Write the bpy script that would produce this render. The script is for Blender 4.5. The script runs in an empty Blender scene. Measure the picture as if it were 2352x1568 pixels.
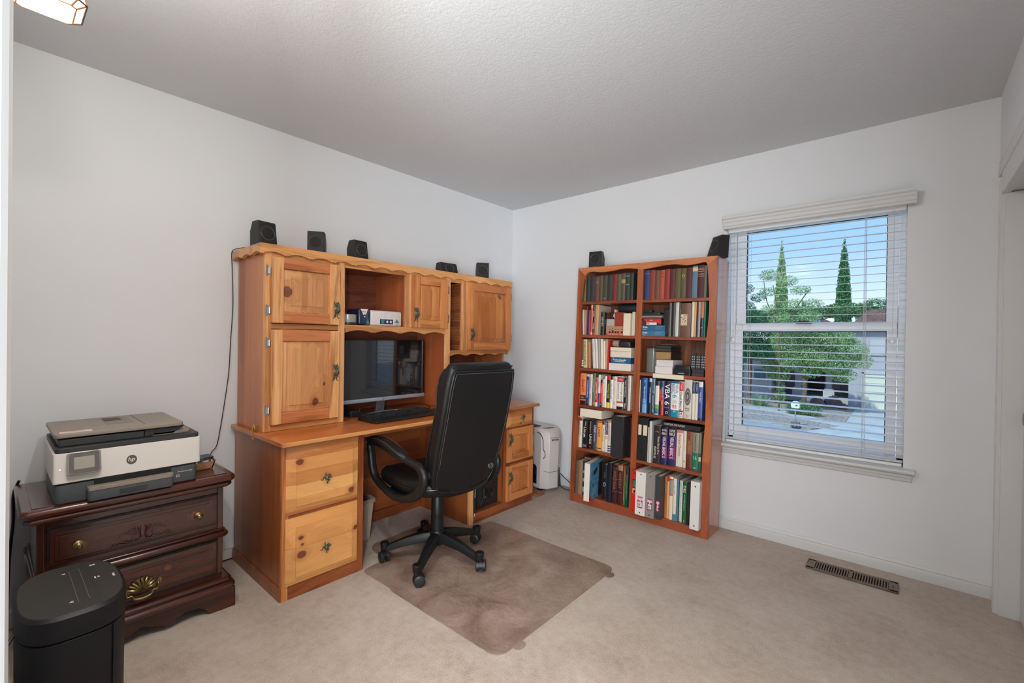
import bpy, bmesh, math, random
from mathutils import Vector, Matrix, Euler
from math import sin, cos, pi, radians, sqrt, atan2
random.seed(7)
S = bpy.context.scene
COL = S.collection

def lin(c):
    o = []
    for v in c[:3]:
        v = v / 255.0
        o.append(v / 12.92 if v <= .04045 else ((v + .055) / 1.055) ** 2.4)
    return (o[0], o[1], o[2], 1.0)

# ---------------------------------------------------------------- camera
F_PX = 1045.74
YAW, PITCH, ROLL = radians(41.105), radians(-.2793), radians(.7779)
CAM = Vector((2.816, -3.2164, 1.2326))
fwd = Vector((-sin(YAW) * cos(PITCH), cos(YAW) * cos(PITCH), sin(PITCH)))
rt0 = Vector((cos(YAW), sin(YAW), 0)); up0 = rt0.cross(fwd)
rt = cos(ROLL) * rt0 + sin(ROLL) * up0
up = -sin(ROLL) * rt0 + cos(ROLL) * up0
cd = bpy.data.cameras.new('camera'); cam = bpy.data.objects.new('camera', cd); COL.objects.link(cam)
cd.sensor_width = 36; cd.lens = F_PX / 2352 * 36; cd.clip_start = .02; cd.clip_end = 300
mw = Matrix.Identity(4)
for i in range(3):
    mw[i][0] = rt[i]; mw[i][1] = up[i]; mw[i][2] = -fwd[i]; mw[i][3] = CAM[i]
cam.matrix_world = mw
S.camera = cam

# ---------------------------------------------------------------- view, world, sun
S.view_settings.view_transform = 'Standard'; S.view_settings.look = 'None'
S.view_settings.exposure = 0.10; S.view_settings.gamma = 1.0; S.view_settings.use_curve_mapping = False
S.cycles.max_bounces = 8; S.cycles.diffuse_bounces = 5; S.cycles.transparent_max_bounces = 24
S.cycles.sample_clamp_indirect = 4.0; S.cycles.caustics_reflective = False; S.cycles.caustics_refractive = False
S.cycles.use_denoising = True
W = bpy.data.worlds.new('sky'); S.world = W; W.use_nodes = True
wn = W.node_tree; wn.nodes.clear()
wo = wn.nodes.new('ShaderNodeOutputWorld'); bg = wn.nodes.new('ShaderNodeBackground')
tc = wn.nodes.new('ShaderNodeTexCoord'); sx = wn.nodes.new('ShaderNodeSeparateXYZ'); cr = wn.nodes.new('ShaderNodeValToRGB')
wn.links.new(tc.outputs['Generated'], sx.inputs[0]); wn.links.new(sx.outputs['Z'], cr.inputs[0])
e = cr.color_ramp.elements
e[0].position = 0.0; e[0].color = lin((246, 240, 244)); e[1].position = .55; e[1].color = lin((110, 160, 236))
for p, c in ((.05, (246, 240, 246)), (.10, (214, 224, 248)), (.17, (176, 202, 248)), (.28, (152, 188, 248))):
    k = e.new(p); k.color = lin(c)
wn.links.new(cr.outputs[0], bg.inputs[0]); bg.inputs[1].default_value = 1.22
wn.links.new(bg.outputs[0], wo.inputs[0])

def lamp(name, kind, loc, energy, color=(1, 1, 1), size=.1, rot=None, **kw):
    d = bpy.data.lights.new(name, kind); d.energy = energy; d.color = color
    if kind == 'POINT' or kind == 'SPOT': d.shadow_soft_size = size
    elif kind == 'SUN': d.angle = size
    else: d.size = size
    for a, b in kw.items(): setattr(d, a, b)
    o = bpy.data.objects.new(name, d); COL.objects.link(o); o.location = loc
    if rot: o.rotation_euler = rot
    return o
lamp('sun', 'SUN', (0, 20, 20), 3.4, (1, .96, .9), radians(1), Euler((radians(38), radians(-12), 0)))
LAMP_W = 39.0                      # each bulb of the ceiling light
HALL_W = 15.0                      # added fill lamp in the unseen hall behind the camera
lamp('hall_fill_area', 'AREA', (3.42, -4.05, 1.05), 104.0, (.89, .95, 1), .6, Euler((radians(90), 0, radians(38))), shape='RECTANGLE', size_y=1.2)  # added area fill in the unseen hall, lights the far corner

# ---------------------------------------------------------------- mesh builder
class MB:
    def __init__(s): s.v = []; s.f = []; s.m = []; s.s = []
    def add(s, vs, fs, m=0, smooth=False, M=None):
        b = len(s.v)
        for v in vs:
            v = Vector(v)
            s.v.append(M @ v if M else v)
        for f in fs: s.f.append([b + i for i in f]); s.m.append(m); s.s.append(smooth)
    def box(s, x0, x1, y0, y1, z0, z1, m=0, M=None):
        if x0 > x1: x0, x1 = x1, x0
        if y0 > y1: y0, y1 = y1, y0
        if z0 > z1: z0, z1 = z1, z0
        vs = [(x, y, z) for x in (x0, x1) for y in (y0, y1) for z in (z0, z1)]
        s.add(vs, [(0, 1, 3, 2), (4, 6, 7, 5), (0, 4, 5, 1), (2, 3, 7, 6), (0, 2, 6, 4), (1, 5, 7, 3)], m, False, M)
    def prism(s, poly, ax, a, b, m=0, M=None, smooth=False):
        """poly: 2D points in the two other axes (order xyz minus ax), extruded a..b along ax"""
        def P(p, t):
            return {'x': (t, p[0], p[1]), 'y': (p[0], t, p[1]), 'z': (p[0], p[1], t)}[ax]
        n = len(poly)
        vs = [P(p, a) for p in poly] + [P(p, b) for p in poly]
        fs = [tuple(range(n))[::-1], tuple(range(n, 2 * n))]
        s.add(vs, fs, m, False, M)
        s.add(vs, [(i, (i + 1) % n, n + (i + 1) % n, n + i) for i in range(n)], m, smooth, M)
    def rings(s, rs, m=0, cap=True, smooth=True, M=None, closed=False):
        n = len(rs[0]); vs = [p for r in rs for p in r]; fs = []
        k = len(rs)
        for j in range(k if closed else k - 1):
            for i in range(n):
                a = j * n + i; b = j * n + (i + 1) % n; c = ((j + 1) % k) * n + (i + 1) % n; d = ((j + 1) % k) * n + i
                fs.append((a, b, c, d))
        s.add(vs, fs, m, smooth, M)
        if cap and not closed:
            s.add(rs[0], [tuple(range(n))[::-1]], m, False, M); s.add(rs[-1], [tuple(range(n))], m, False, M)
    def tube(s, pts, r, n=8, m=0, M=None, ry=None, closed=False, cap=True, up=None):
        pts = [Vector(p) for p in pts]; rs = []
        K = len(pts); N = None
        for i, p in enumerate(pts):
            if closed: t = pts[(i + 1) % K] - pts[i - 1]
            else: t = pts[min(i + 1, K - 1)] - pts[max(i - 1, 0)]
            t.normalize()
            if up is not None: N = Vector(up) - t * t.dot(Vector(up)); N.normalize()
            elif N is None:
                N = Vector((0, 0, 1)) if abs(t.z) < .9 else Vector((1, 0, 0)); N = (N - t * t.dot(N)).normalized()
            else: N = (N - t * t.dot(N)).normalized()
            Bn = t.cross(N)
            ra = r[i] if isinstance(r, (list, tuple)) else r
            rb = ra if ry is None else (ry[i] if isinstance(ry, (list, tuple)) else ry)
            rs.append([p + N * ra * cos(2 * pi * k / n) + Bn * rb * sin(2 * pi * k / n) for k in range(n)])
        s.rings(rs, m, cap, True, M, closed)
    def lathe(s, prof, n=24, m=0, M=None, ax='z'):
        rs = []
        for r, h in prof:
            ring = []
            for k in range(n):
                a = 2 * pi * k / n; c, d = r * cos(a), r * sin(a)
                ring.append({'z': (c, d, h), 'x': (h, c, d), 'y': (d, h, c)}[ax])
            rs.append(ring)
        s.rings(rs, m, True, True, M)
    def ell(s, c, r, m=0, n=12, k=8, M=None):
        rs = []
        for j in range(k + 1):
            t = pi * j / k; w = max(sin(t), .02)
            rs.append([(c[0] + r[0] * w * cos(2 * pi * i / n), c[1] + r[1] * w * sin(2 * pi * i / n), c[2] - r[2] * cos(t)) for i in range(n)])
        s.rings(rs, m, True, True, M)
    def rbox(s, x0, x1, y0, y1, z0, z1, r, m=0, n=5, ax='z', M=None, er=0):
        """box with corners rounded in the plane across ax; er rounds the end edges too"""
        def rr(a0, a1, b0, b1, r):
            o = []
            for cx, cy, t0 in ((a1 - r, b1 - r, 0), (a0 + r, b1 - r, pi / 2), (a0 + r, b0 + r, pi), (a1 - r, b0 + r, 1.5 * pi)):
                for i in range(n + 1):
                    t = t0 + pi / 2 * i / n; o.append((cx + r * cos(t), cy + r * sin(t)))
            return o
        q = {'x': (y0, y1, z0, z1, x0, x1), 'y': (x0, x1, z0, z1, y0, y1), 'z': (x0, x1, y0, y1, z0, z1)}[ax]
        P = {'x': lambda p, t: (t, p[0], p[1]), 'y': lambda p, t: (p[0], t, p[1]), 'z': lambda p, t: (p[0], p[1], t)}[ax]
        rs = []
        st = [(0, q[4])] if not er else []
        if er:
            for i in range(4):
                a = pi / 2 * i / 3; st.append((er * (1 - sin(a)), q[4] + er * (1 - cos(a))))
            for i in range(4):
                a = pi / 2 * (3 - i) / 3; st.append((er * (1 - sin(a)), q[5] - er * (1 - cos(a))))
        else: st.append((0, q[5]))
        for ins, t in st:
            rs.append([P(p, t) for p in rr(q[0] + ins, q[1] - ins, q[2] + ins, q[3] - ins, max(r - ins * .5, .0005))])
        s.rings(rs, m, True, True, M)
    def text(s, string, O, R, U, wid=None, hei=None, m=0, bold=0, depth=.0003, keep=True, M=None):
        """text centred at O, reading along R with up U, fitted into wid x hei"""
        vs, fs, w, h = text_geo(string, bold)
        if w < 1e-6: return
        sx = wid / w if wid else 1e9; sy = hei / h if hei else 1e9
        if keep and wid and hei: sx = min(sx, sy * 1.15); sy = min(sy, sx * 1.6)
        elif keep: sx = sy = min(sx, sy)
        O = Vector(O); R = Vector(R).normalized(); U = Vector(U).normalized(); N = R.cross(U)
        s.add([O + R * (a * sx) + U * (b * sy) + N * depth for a, b in vs], fs, m, False, M)
    def build(s, name, mats, parent=None, bevel=0, seg=2, auto=35, loc=None, label=None):
        me = bpy.data.meshes.new(name)
        me.from_pydata([tuple(v) for v in s.v], [], s.f)
        if not isinstance(mats, (list, tuple)): mats = [mats]
        for a in mats: me.materials.append(a)
        for p, a, b in zip(me.polygons, s.m, s.s): p.material_index = a; p.use_smooth = b
        bm = bmesh.new(); bm.from_mesh(me); bmesh.ops.remove_doubles(bm, verts=bm.verts, dist=1e-6)
        if all(len(f.verts) > 2 for f in bm.faces) and len(bm.faces) < 40000: bmesh.ops.recalc_face_normals(bm, faces=bm.faces)
        bm.to_mesh(me); bm.free()
        me.update()
        try: me.set_sharp_from_angle(angle=radians(auto))
        except Exception: pass
        o = bpy.data.objects.new(name, me); COL.objects.link(o)
        if parent: o.parent = parent
        if loc: o.location = loc
        if bevel:
            md = o.modifiers.new('bevel', 'BEVEL'); md.width = bevel; md.segments = seg; md.limit_method = 'ANGLE'; md.angle_limit = radians(40)
        if label: o['label'] = label
        return o

_tx = {}
def text_geo(string, bold=0):
    k = (string, bold)
    if k in _tx: return _tx[k]
    c = bpy.data.curves.new('t', 'FONT'); c.body = string; c.align_x = 'LEFT'; c.resolution_u = 2; c.offset = bold
    o = bpy.data.objects.new('t', c); COL.objects.link(o)
    bpy.context.view_layer.update()
    me = bpy.data.meshes.new_from_object(o.evaluated_get(bpy.context.evaluated_depsgraph_get()))
    vs = [(v.co.x, v.co.y) for v in me.vertices]; fs = [tuple(p.vertices) for p in me.polygons]
    bpy.data.objects.remove(o); bpy.data.curves.remove(c); bpy.data.meshes.remove(me)
    if not vs: _tx[k] = ([], [], 0, 0); return _tx[k]
    x0 = min(v[0] for v in vs); x1 = max(v[0] for v in vs); y0 = min(v[1] for v in vs); y1 = max(v[1] for v in vs)
    cx, cy = (x0 + x1) / 2, (y0 + y1) / 2
    _tx[k] = ([(a - cx, b - cy) for a, b in vs], fs, x1 - x0, max(y1 - y0, 1e-6))
    return _tx[k]

def thing(name, label, cat, loc=(0, 0, 0), rz=0, group=None, rot=None):
    o = bpy.data.objects.new(name, None); COL.objects.link(o); o.empty_display_size = .05
    o.location = loc; o.rotation_euler = rot if rot else (0, 0, rz); o['label'] = label; o['category'] = cat
    if group: o['group'] = group
    return o
def tag(o, label, cat, group=None, kind=None):
    o['label'] = label; o['category'] = cat
    if group: o['group'] = group
    if kind: o['kind'] = kind
    return o
def struct(o): o['kind'] = 'structure'; return o
def dup(root, loc=None, rot=None, label=None, group=None, parent=None):
    r = root.copy(); COL.objects.link(r)
    if parent is not None: r.parent = parent
    if loc is not None: r.location = loc
    if rot is not None: r.rotation_euler = rot
    if label: r['label'] = label
    if group: r['group'] = group
    for ch in list(root.children):
        c = ch.copy(); COL.objects.link(c); c.parent = r
        for g in ch.children:
            d = g.copy(); COL.objects.link(d); d.parent = c
    return r
def interp(pts, t):
    """piecewise-linear table lookup"""
    if t <= pts[0][0]: return pts[0][1]
    for (a, va), (b, vb) in zip(pts, pts[1:]):
        if t <= b: return va + (vb - va) * (t - a) / (b - a)
    return pts[-1][1]
def smooth_path(pts, n=6, closed=False):
    P = [Vector(p) for p in pts]; K = len(P); out = []
    rng = range(K) if closed else range(K - 1)
    for i in rng:
        p0 = P[(i - 1) % K] if closed or i > 0 else P[0]; p1 = P[i]; p2 = P[(i + 1) % K]
        p3 = P[(i + 2) % K] if closed or i + 2 < K else P[-1]
        for j in range(n):
            t = j / n
            out.append(.5 * ((2 * p1) + (-p0 + p2) * t + (2 * p0 - 5 * p1 + 4 * p2 - p3) * t * t + (-p0 + 3 * p1 - 3 * p2 + p3) * t ** 3))
    if not closed: out.append(P[-1])
    return out

# ---------------------------------------------------------------- materials
def newmat(name):
    m = bpy.data.materials.new(name); m.use_nodes = True
    return m, m.node_tree, m.node_tree.nodes['Principled BSDF']
_mc = {}
def plain(col, rough=.5, metal=0, name='plain', coat=0, spec=None, gain=1.0):
    k = (tuple(col), rough, metal, coat, spec, gain)
    if k in _mc: return _mc[k]
    m, t, b = newmat(name)
    c = lin(col); b.inputs['Base Color'].default_value = tuple(min(.92, v * gain) for v in c[:3]) + (1,)
    b.inputs['Roughness'].default_value = rough; b.inputs['Metallic'].default_value = metal
    b.inputs['Coat Weight'].default_value = coat
    if spec is not None: b.inputs['Specular IOR Level'].default_value = spec
    _mc[k] = m
    return m
def N(t, kind, **kw):
    n = t.nodes.new(kind)
    for a, b in kw.items(): setattr(n, a, b)
    return n
def mathn(t, op, a, b=None, clamp=False):
    n = t.nodes.new('ShaderNodeMath'); n.operation = op; n.use_clamp = clamp
    for i, v in enumerate((a, b)):
        if v is None: continue
        if isinstance(v, (int, float)): n.inputs[i].default_value = v
        else: t.links.new(v, n.inputs[i])
    return n.outputs[0]
def noise(t, vec, scale, detail=3, rough=.5, dist=0):
    n = t.nodes.new('ShaderNodeTexNoise'); n.inputs['Scale'].default_value = scale; n.inputs['Detail'].default_value = detail
    n.inputs['Roughness'].default_value = rough; n.inputs['Distortion'].default_value = dist
    if vec is not None: t.links.new(vec, n.inputs['Vector'])
    return n
def ramp(t, fac, stops):
    n = t.nodes.new('ShaderNodeValToRGB'); e = n.color_ramp.elements
    e[0].position = stops[0][0]; e[0].color = stops[0][1]; e[1].position = stops[-1][0]; e[1].color = stops[-1][1]
    for p, c in stops[1:-1]:
        k = e.new(p); k.color = c
    t.links.new(fac, n.inputs[0]); return n
def mixc(t, fac, a, b, mode='MIX'):
    n = t.nodes.new('ShaderNodeMix'); n.data_type = 'RGBA'; n.blend_type = mode
    for i, v in ((0, fac), (6, a), (7, b)):
        if isinstance(v, (int, float)): n.inputs[i].default_value = v
        elif isinstance(v, tuple): n.inputs[i].default_value = v
        else: t.links.new(v, n.inputs[i])
    return n.outputs[2]
def bump(t, b, h, strength=.2, dist=.002):
    n = t.nodes.new('ShaderNodeBump'); n.inputs['Strength'].default_value = strength; n.inputs['Distance'].default_value = dist
    t.links.new(h, n.inputs['Height']); t.links.new(n.outputs[0], b.inputs['Normal'])

WOODG = 1.12
def wood(name, c0, c1, c2, grain='z', plank=None, pw=.09, rough=.36, knots=(), gain=1.0, contrast=1.0, coat=.12, plane='yz', seed=0.0, rings=6.0, pmix=.55):
    """grain: axis the fibres run along; plank: axis across which boards change tone; knots: (a, b, radius) in the face plane"""
    m, t, b = newmat(name)
    tcn = N(t, 'ShaderNodeTexCoord'); sep = N(t, 'ShaderNodeSeparateXYZ'); t.links.new(tcn.outputs['Object'], sep.inputs[0])
    P = dict(x=sep.outputs[0], y=sep.outputs[1], z=sep.outputs[2])
    mp = N(t, 'ShaderNodeMapping'); t.links.new(tcn.outputs['Object'], mp.inputs[0])
    mp.inputs['Location'].default_value = (seed, seed * 1.7, seed * .6)
    sc = [11.0, 11.0, 11.0]; sc['xyz'.index(grain)] = .9
    mp.inputs['Scale'].default_value = sc
    vec = mp.outputs[0]
    kd = None; kmask = None; kring = None
    ia, ib = plane[0], plane[1]
    for (ka, kb, kr) in knots:
        da = mathn(t, 'SUBTRACT', P[ia], ka); db = mathn(t, 'SUBTRACT', P[ib], kb)
        if grain == ib: db = mathn(t, 'MULTIPLY', db, .8)
        else: da = mathn(t, 'MULTIPLY', da, .8)
        d = mathn(t, 'SQRT', mathn(t, 'ADD', mathn(t, 'MULTIPLY', da, da), mathn(t, 'MULTIPLY', db, db)))
        q = mathn(t, 'DIVIDE', d, kr)
        kd = q if kd is None else mathn(t, 'MINIMUM', kd, q)
    wn_ = noise(t, vec, 1.0, 4, .6, .8)
    if kd is not None:
        # fibres swirl round a knot
        f = mathn(t, 'POWER', 2.718, mathn(t, 'MULTIPLY', kd, -.55))
        ad = N(t, 'ShaderNodeVectorMath', operation='ADD'); t.links.new(vec, ad.inputs[0])
        cmb = N(t, 'ShaderNodeCombineXYZ'); g3 = mathn(t, 'MULTIPLY', f, 1.3)
        for i in range(3):
            t.links.new(g3, cmb.inputs[i])
        t.links.new(cmb.outputs[0], ad.inputs[1]); t.links.new(ad.outputs[0], wn_.inputs['Vector'])
    rg = mathn(t, 'FRACT', mathn(t, 'MULTIPLY', wn_.outputs['Fac'], rings))
    rg = mathn(t, 'ABSOLUTE', mathn(t, 'SUBTRACT', rg, .5))
    fine = noise(t, vec, 9.0, 2, .6)
    fac = mathn(t, 'ADD', mathn(t, 'MULTIPLY', wn_.outputs['Fac'], .75), mathn(t, 'ADD', mathn(t, 'MULTIPLY', rg, .22 * contrast), mathn(t, 'MULTIPLY', fine.outputs['Fac'], .18)))
    r = ramp(t, fac, [(.36, lin(c0)), (.55, lin(c1)), (.74, lin(c2))])
    col = r.outputs[0]
    if plank:
        fl = mathn(t, 'FLOOR', mathn(t, 'DIVIDE', mathn(t, 'ADD', P[plank], seed), pw))
        wh = N(t, 'ShaderNodeTexWhiteNoise', noise_dimensions='1D'); t.links.new(fl, wh.inputs['W'])
        tone = ramp(t, wh.outputs['Value'], [(0, lin(c0)), (.4, lin(c1)), (1, lin(c2))])
        col = mixc(t, pmix, col, tone.outputs[0])
        fr = mathn(t, 'FRACT', mathn(t, 'DIVIDE', mathn(t, 'ADD', P[plank], seed), pw))
        ln = mathn(t, 'LESS_THAN', fr, .02)
        col = mixc(t, mathn(t, 'MULTIPLY', ln, .3), col, lin((90, 45, 22)))
    if kd is not None:
        halo = mathn(t, 'SUBTRACT', 1.0, mathn(t, 'SMOOTH_MIN', mathn(t, 'MULTIPLY', kd, .5), 1.0), True)
        col = mixc(t, mathn(t, 'MULTIPLY', halo, .85), col, lin((150, 78, 44)))
        core = mathn(t, 'LESS_THAN', mathn(t, 'ADD', kd, mathn(t, 'MULTIPLY', fine.outputs['Fac'], .25)), 1.0)
        col = mixc(t, mathn(t, 'MULTIPLY', core, .8), col, lin((92, 42, 26)))
    gain *= WOODG
    if gain != 1.0: col = mixc(t, 1.0, col, (gain, gain, gain, 1), 'MULTIPLY')
    t.links.new(col, b.inputs['Base Color'])
    b.inputs['Roughness'].default_value = rough; b.inputs['Coat Weight'].default_value = coat; b.inputs['Coat Roughness'].default_value = .25
    bump(t, b, fine.outputs['Fac'], .08, .001)
    return m
# ---------------------------------------------------------------- room materials
def wallpaint():
    m, t, b = newmat('wall_paint')
    tcn = N(t, 'ShaderNodeTexCoord')
    n = noise(t, tcn.outputs['Object'], 90, 3); n2 = noise(t, tcn.outputs['Object'], 22, 2)
    b.inputs['Base Color'].default_value = (.78, .795, .815, 1); b.inputs['Roughness'].default_value = .62
    bump(t, b, mathn(t, 'ADD', n.outputs['Fac'], n2.outputs['Fac']), .12, .002)
    return m
def ceilpaint():
    m, t, b = newmat('ceiling_knockdown')
    tcn = N(t, 'ShaderNodeTexCoord')
    n = noise(t, tcn.outputs['Object'], 62, 4, .6, .8)
    r = ramp(t, n.outputs['Fac'], [(.42, (0, 0, 0, 1)), (.56, (1, 1, 1, 1))])
    b.inputs['Base Color'].default_value = (.65, .665, .685, 1); b.inputs['Roughness'].default_value = .8
    bump(t, b, r.outputs[0], .3, .002)
    return m
def carpet():
    m, t, b = newmat('carpet')
    tcn = N(t, 'ShaderNodeTexCoord'); v = tcn.outputs['Object']
    n = noise(t, v, 260, 2, .7); n2 = noise(t, v, 3.2, 4, .6); n3 = noise(t, v, 26, 3, .6)
    f = mathn(t, 'ADD', mathn(t, 'MULTIPLY', n.outputs['Fac'], .5), mathn(t, 'ADD', mathn(t, 'MULTIPLY', n2.outputs['Fac'], .3), mathn(t, 'MULTIPLY', n3.outputs['Fac'], .25)))
    r = ramp(t, f, [(.36, lin((146, 124, 106))), (.52, lin((184, 166, 150))), (.7, lin((206, 192, 180)))])
    t.links.new(r.outputs[0], b.inputs['Base Color']); b.inputs['Roughness'].default_value = .95
    b.inputs['Sheen Weight'].default_value = .25
    bump(t, b, mathn(t, 'ADD', n.outputs['Fac'], mathn(t, 'MULTIPLY', n3.outputs['Fac'], .8)), .7, .006)
    return m
WALL = wallpaint(); CEIL = ceilpaint(); CARPET = carpet()
TRIM = plain((214, 214, 213), .38)
VINYL = plain((250, 250, 249), .3)
BLACK = plain((22, 22, 24), .45); MATTE = plain((30, 30, 31), .6); CHROME = plain((200, 200, 198), .18, 1)
BRASS = plain((214, 178, 92), .28, 1); ANTB = plain((146, 126, 86), .34, 1); CORD = plain((14, 14, 15), .5)

RW, RL, RH = 3.137, -3.22, 2.44      # room width, south wall, height
WX0, WX1, WZ0, WZ1 = 1.898, 2.800, .552, 2.00   # window opening
# floor and ceiling (they run on into the hall behind the doorway)
f = MB(); f.box(-.14, 3.9, -5.2, .14, -.12, 0); struct(f.build('floor', CARPET))
f = MB(); f.box(-.14, 3.9, -5.2, .14, RH, RH + .1); struct(f.build('ceiling', CEIL))
f = MB(); f.box(-.13, 0, -3.34, .13, 0, RH); struct(f.build('wall_left', WALL))
f = MB()
f.box(0, WX0, 0, .15, 0, RH); f.box(WX1, RW, 0, .15, 0, RH); f.box(WX0, WX1, 0, .15, 0, WZ0); f.box(WX0, WX1, 0, .15, WZ1, RH)
struct(f.build('wall_back', WALL))
# right wall with the wide closet opening
CY0, CY1, CZ = -.163, -2.30, 1.945
f = MB(); f.box(RW, RW + .11, .0, CY0, 0, RH); f.box(RW, RW + .11, CY0, CY1, CZ, RH); f.box(RW, RW + .11, CY1, -3.34, 0, RH)
f.box(RW + .11, 3.85, .15, .0, 0, RH); f.box(3.80, 3.9, 0, -3.34, 0, RH); f.box(RW + .11, 3.9, -3.22, -3.34, 0, RH)
struct(f.build('wall_right', WALL))
# south wall with the doorway the photograph is taken from; hall behind
f = MB(); f.box(0, 2.36, -3.22, -3.34, 0, RH); f.box(2.36, RW, -3.22, -3.34, 2.06, RH); struct(f.build('wall_front', WALL))
f = MB(); f.box(-.14, 0, -3.34, -5.2, 0, RH); f.box(3.8, 3.9, -3.34, -5.2, 0, RH); f.box(-.14, 3.9, -5.1, -5.2, 0, RH); struct(f.build('wall_hall', WALL))

def casing_prof(w, d):      # cross-section: across, out of the wall
    return [(0, 0), (0, d * .55), (w * .06, d * .8), (w * .18, d * .62), (w * .3, d * .7), (w * .72, d * .95), (w * .9, d), (w, d * .8), (w, 0)]
# doorway casing beside the camera
f = MB(); f.prism([(2.36 - a, -3.22 + b) for a, b in casing_prof(.06, .0138)], 'z', 0, 2.1)
f.box(2.345, 2.362, -3.219, -3.35, 0, 2.06); struct(f.build('trim_1', TRIM, auto=25))
# baseboards
prof = [(0, 0), (.013, 0), (.013, .045), (.009, .056), (.011, .062), (.006, .074), (.0, .078)]
f = MB(); f.prism([(-a, b) for a, b in prof], 'x', 0.0, RW - .0); struct(f.build('baseboard_back', TRIM))
f = MB(); f.prism([(a, b) for a, b in prof], 'y', -3.22, -.013); struct(f.build('baseboard_left', TRIM))
# closet casing, header fascia, jamb, sliding doors
f = MB()
f.prism([(RW - b, -.103 - a) for a, b in casing_prof(.06, .016)], 'z', 0, 2.0, smooth=False)
f.prism([(RW - b, 2.098 - a) for a, b in casing_prof(.07, .016)], 'y', -.085, -2.37)
f.box(RW - .010, RW + .018, -.163, -2.30, 1.93, 2.03)
struct(f.build('trim_2', TRIM, auto=25))
f = MB(); f.box(RW + .0005, RW + .1, -.1625, -.178, 0, 1.93); f.box(RW, RW + .11, -.17, -2.3, 1.936, 1.95); struct(f.build('trim_3', TRIM))
d = MB(); d.box(3.205, 3.235, -.18, -1.30, .012, 1.925); d = d.build('door_1', TRIM, bevel=.002); struct(d)
h = MB(); h.lathe([(.0, -.004), (.026, -.004), (.028, -.001), (.026, .0), (.022, .004), (.0, .004)], 20, ax='x'); h.build('finger_pull', plain((130, 130, 128), .3, 1), d, loc=(3.204, -.215, .91))
d = MB(); d.box(3.24, 3.245 + .025, -1.22, -2.30, .012, 1.925); d = d.build('door_2', TRIM, bevel=.002); struct(d)

# ---------------------------------------------------------------- window
def glassmat():
    m, t, b = newmat('window_glass')
    t.nodes.remove(b)
    out = t.nodes['Material Output']
    tr = N(t, 'ShaderNodeBsdfTransparent'); tr.inputs[0].default_value = (.74, .93, .97, 1)
    gl = N(t, 'ShaderNodeBsdfGlossy'); gl.inputs['Roughness'].default_value = .12
    mx = N(t, 'ShaderNodeMixShader'); mx.inputs[0].default_value = .006
    t.links.new(tr.outputs[0], mx.inputs[1]); t.links.new(gl.outputs[0], mx.inputs[2]); t.links.new(mx.outputs[0], out.inputs[0])
    return m
GLASS = glassmat()
GSK = plain((20, 70, 84), .5)
win = MB()
# outer vinyl frame
y0, y1 = .088, .148
win.box(WX0, 1.928, y0, y1, WZ0, WZ1); win.box(2.768, WX1, y0, y1, WZ0, WZ1); win.box(WX0, WX1, y0, y1, WZ0, .606); win.box(WX0, WX1, y0, y1, 1.985, WZ1)
win = struct(win.build('window_1', VINYL, bevel=.002))
def sash(name, x0, x1, z0, z1, gx0, gx1, gz0, gz1, ya, yb):
    s = MB()
    s.box(x0, gx0, ya, yb, z0, z1); s.box(gx1, x1, ya, yb, z0, z1); s.box(gx0, gx1, ya, yb, z0, gz0); s.box(gx0, gx1, ya, yb, gz1, z1)
    o = s.build(name, VINYL, win, bevel=.002)
    q = MB(); c = .006
    for a in ((gx0, gx0 + c, gz0, gz1), (gx1 - c, gx1, gz0, gz1), (gx0, gx1, gz0, gz0 + c), (gx0, gx1, gz1 - c, gz1)):
        q.box(a[0], a[1], (ya + yb) / 2 - .004, (ya + yb) / 2 + .008, a[2], a[3])
    q.build('gasket', GSK, o)
    g = MB(); yy = (ya + yb) / 2 + .002; g.add([(gx0, yy, gz0), (gx1, yy, gz0), (gx1, yy, gz1), (gx0, yy, gz1)], [(0, 1, 2, 3)]); g.build('pane', GLASS, o)
    return o
sash('upper_sash', 1.93, 2.766, 1.31, 1.984, 1.985, 2.718, 1.357, 1.967, .118, .144)
lo = sash('lower_sash', 1.932, 2.764, .612, 1.352, 1.977, 2.722, .677, 1.307, .086, .112)
h = MB(); h.box(2.285, 2.365, .062, .086, 1.352, 1.362); h.rbox(2.30, 2.35, .066, .088, 1.362, 1.372, .004); h.box(2.27, 2.33, .07, .078, 1.364, 1.370)
h.build('sash_lock', plain((44, 50, 52), .5), lo, bevel=.001)
h = MB(); h.prism([(2.30, .640), (2.385, .634), (2.375, .644), (2.305, .650)], 'y', .070, .086); h.build('lift_rail', VINYL, lo, bevel=.002)
# stool and apron, valance
f = MB(); f.prism([(.088, .548), (-.045, .548), (-.054, .552), (-.058, .560), (-.054, .569), (-.045, .573), (.088, .573)], 'x', 1.872, 2.846, smooth=True)
f.prism([(0, .548), (-.024, .548), (-.016, .538), (-.018, .528), (-.013, .52), (-.013, .508), (-.008, .503), (0, .503)], 'x', 1.885, 2.834)
struct(f.build('trim_4', TRIM, bevel=.0008))
val = thing('window_blind', 'white horizontal slat blind with moulded valance covering the window', 'blind', (2.349, .03, 2.0))
def vb(mb, name, mat, **k): return mb.build(name, mat, val, loc=(-2.349, -.03, -2.0), **k)
f = MB()
pf = [(-.060, 1.968), (-.066, 1.972), (-.066, 1.982), (-.072, 1.988), (-.072, 2.005), (-.078, 2.012), (-.078, 2.024), (-.088, 2.032), (-.088, 2.045), (-.060, 2.045)]
f.prism(pf, 'x', 1.890, 2.836)
f.box(1.890, 1.898, -.060, 0, 1.968, 2.045); f.box(2.828, 2.836, -.060, 0, 1.968, 2.045)
vb(f, 'valance', TRIM)
f = MB(); f.box(1.902, 2.796, .000, .055, 1.955, 1.998); vb(f, 'headrail', VINYL)
SLAT = plain((240, 242, 242), .4)
n = 31
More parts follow.
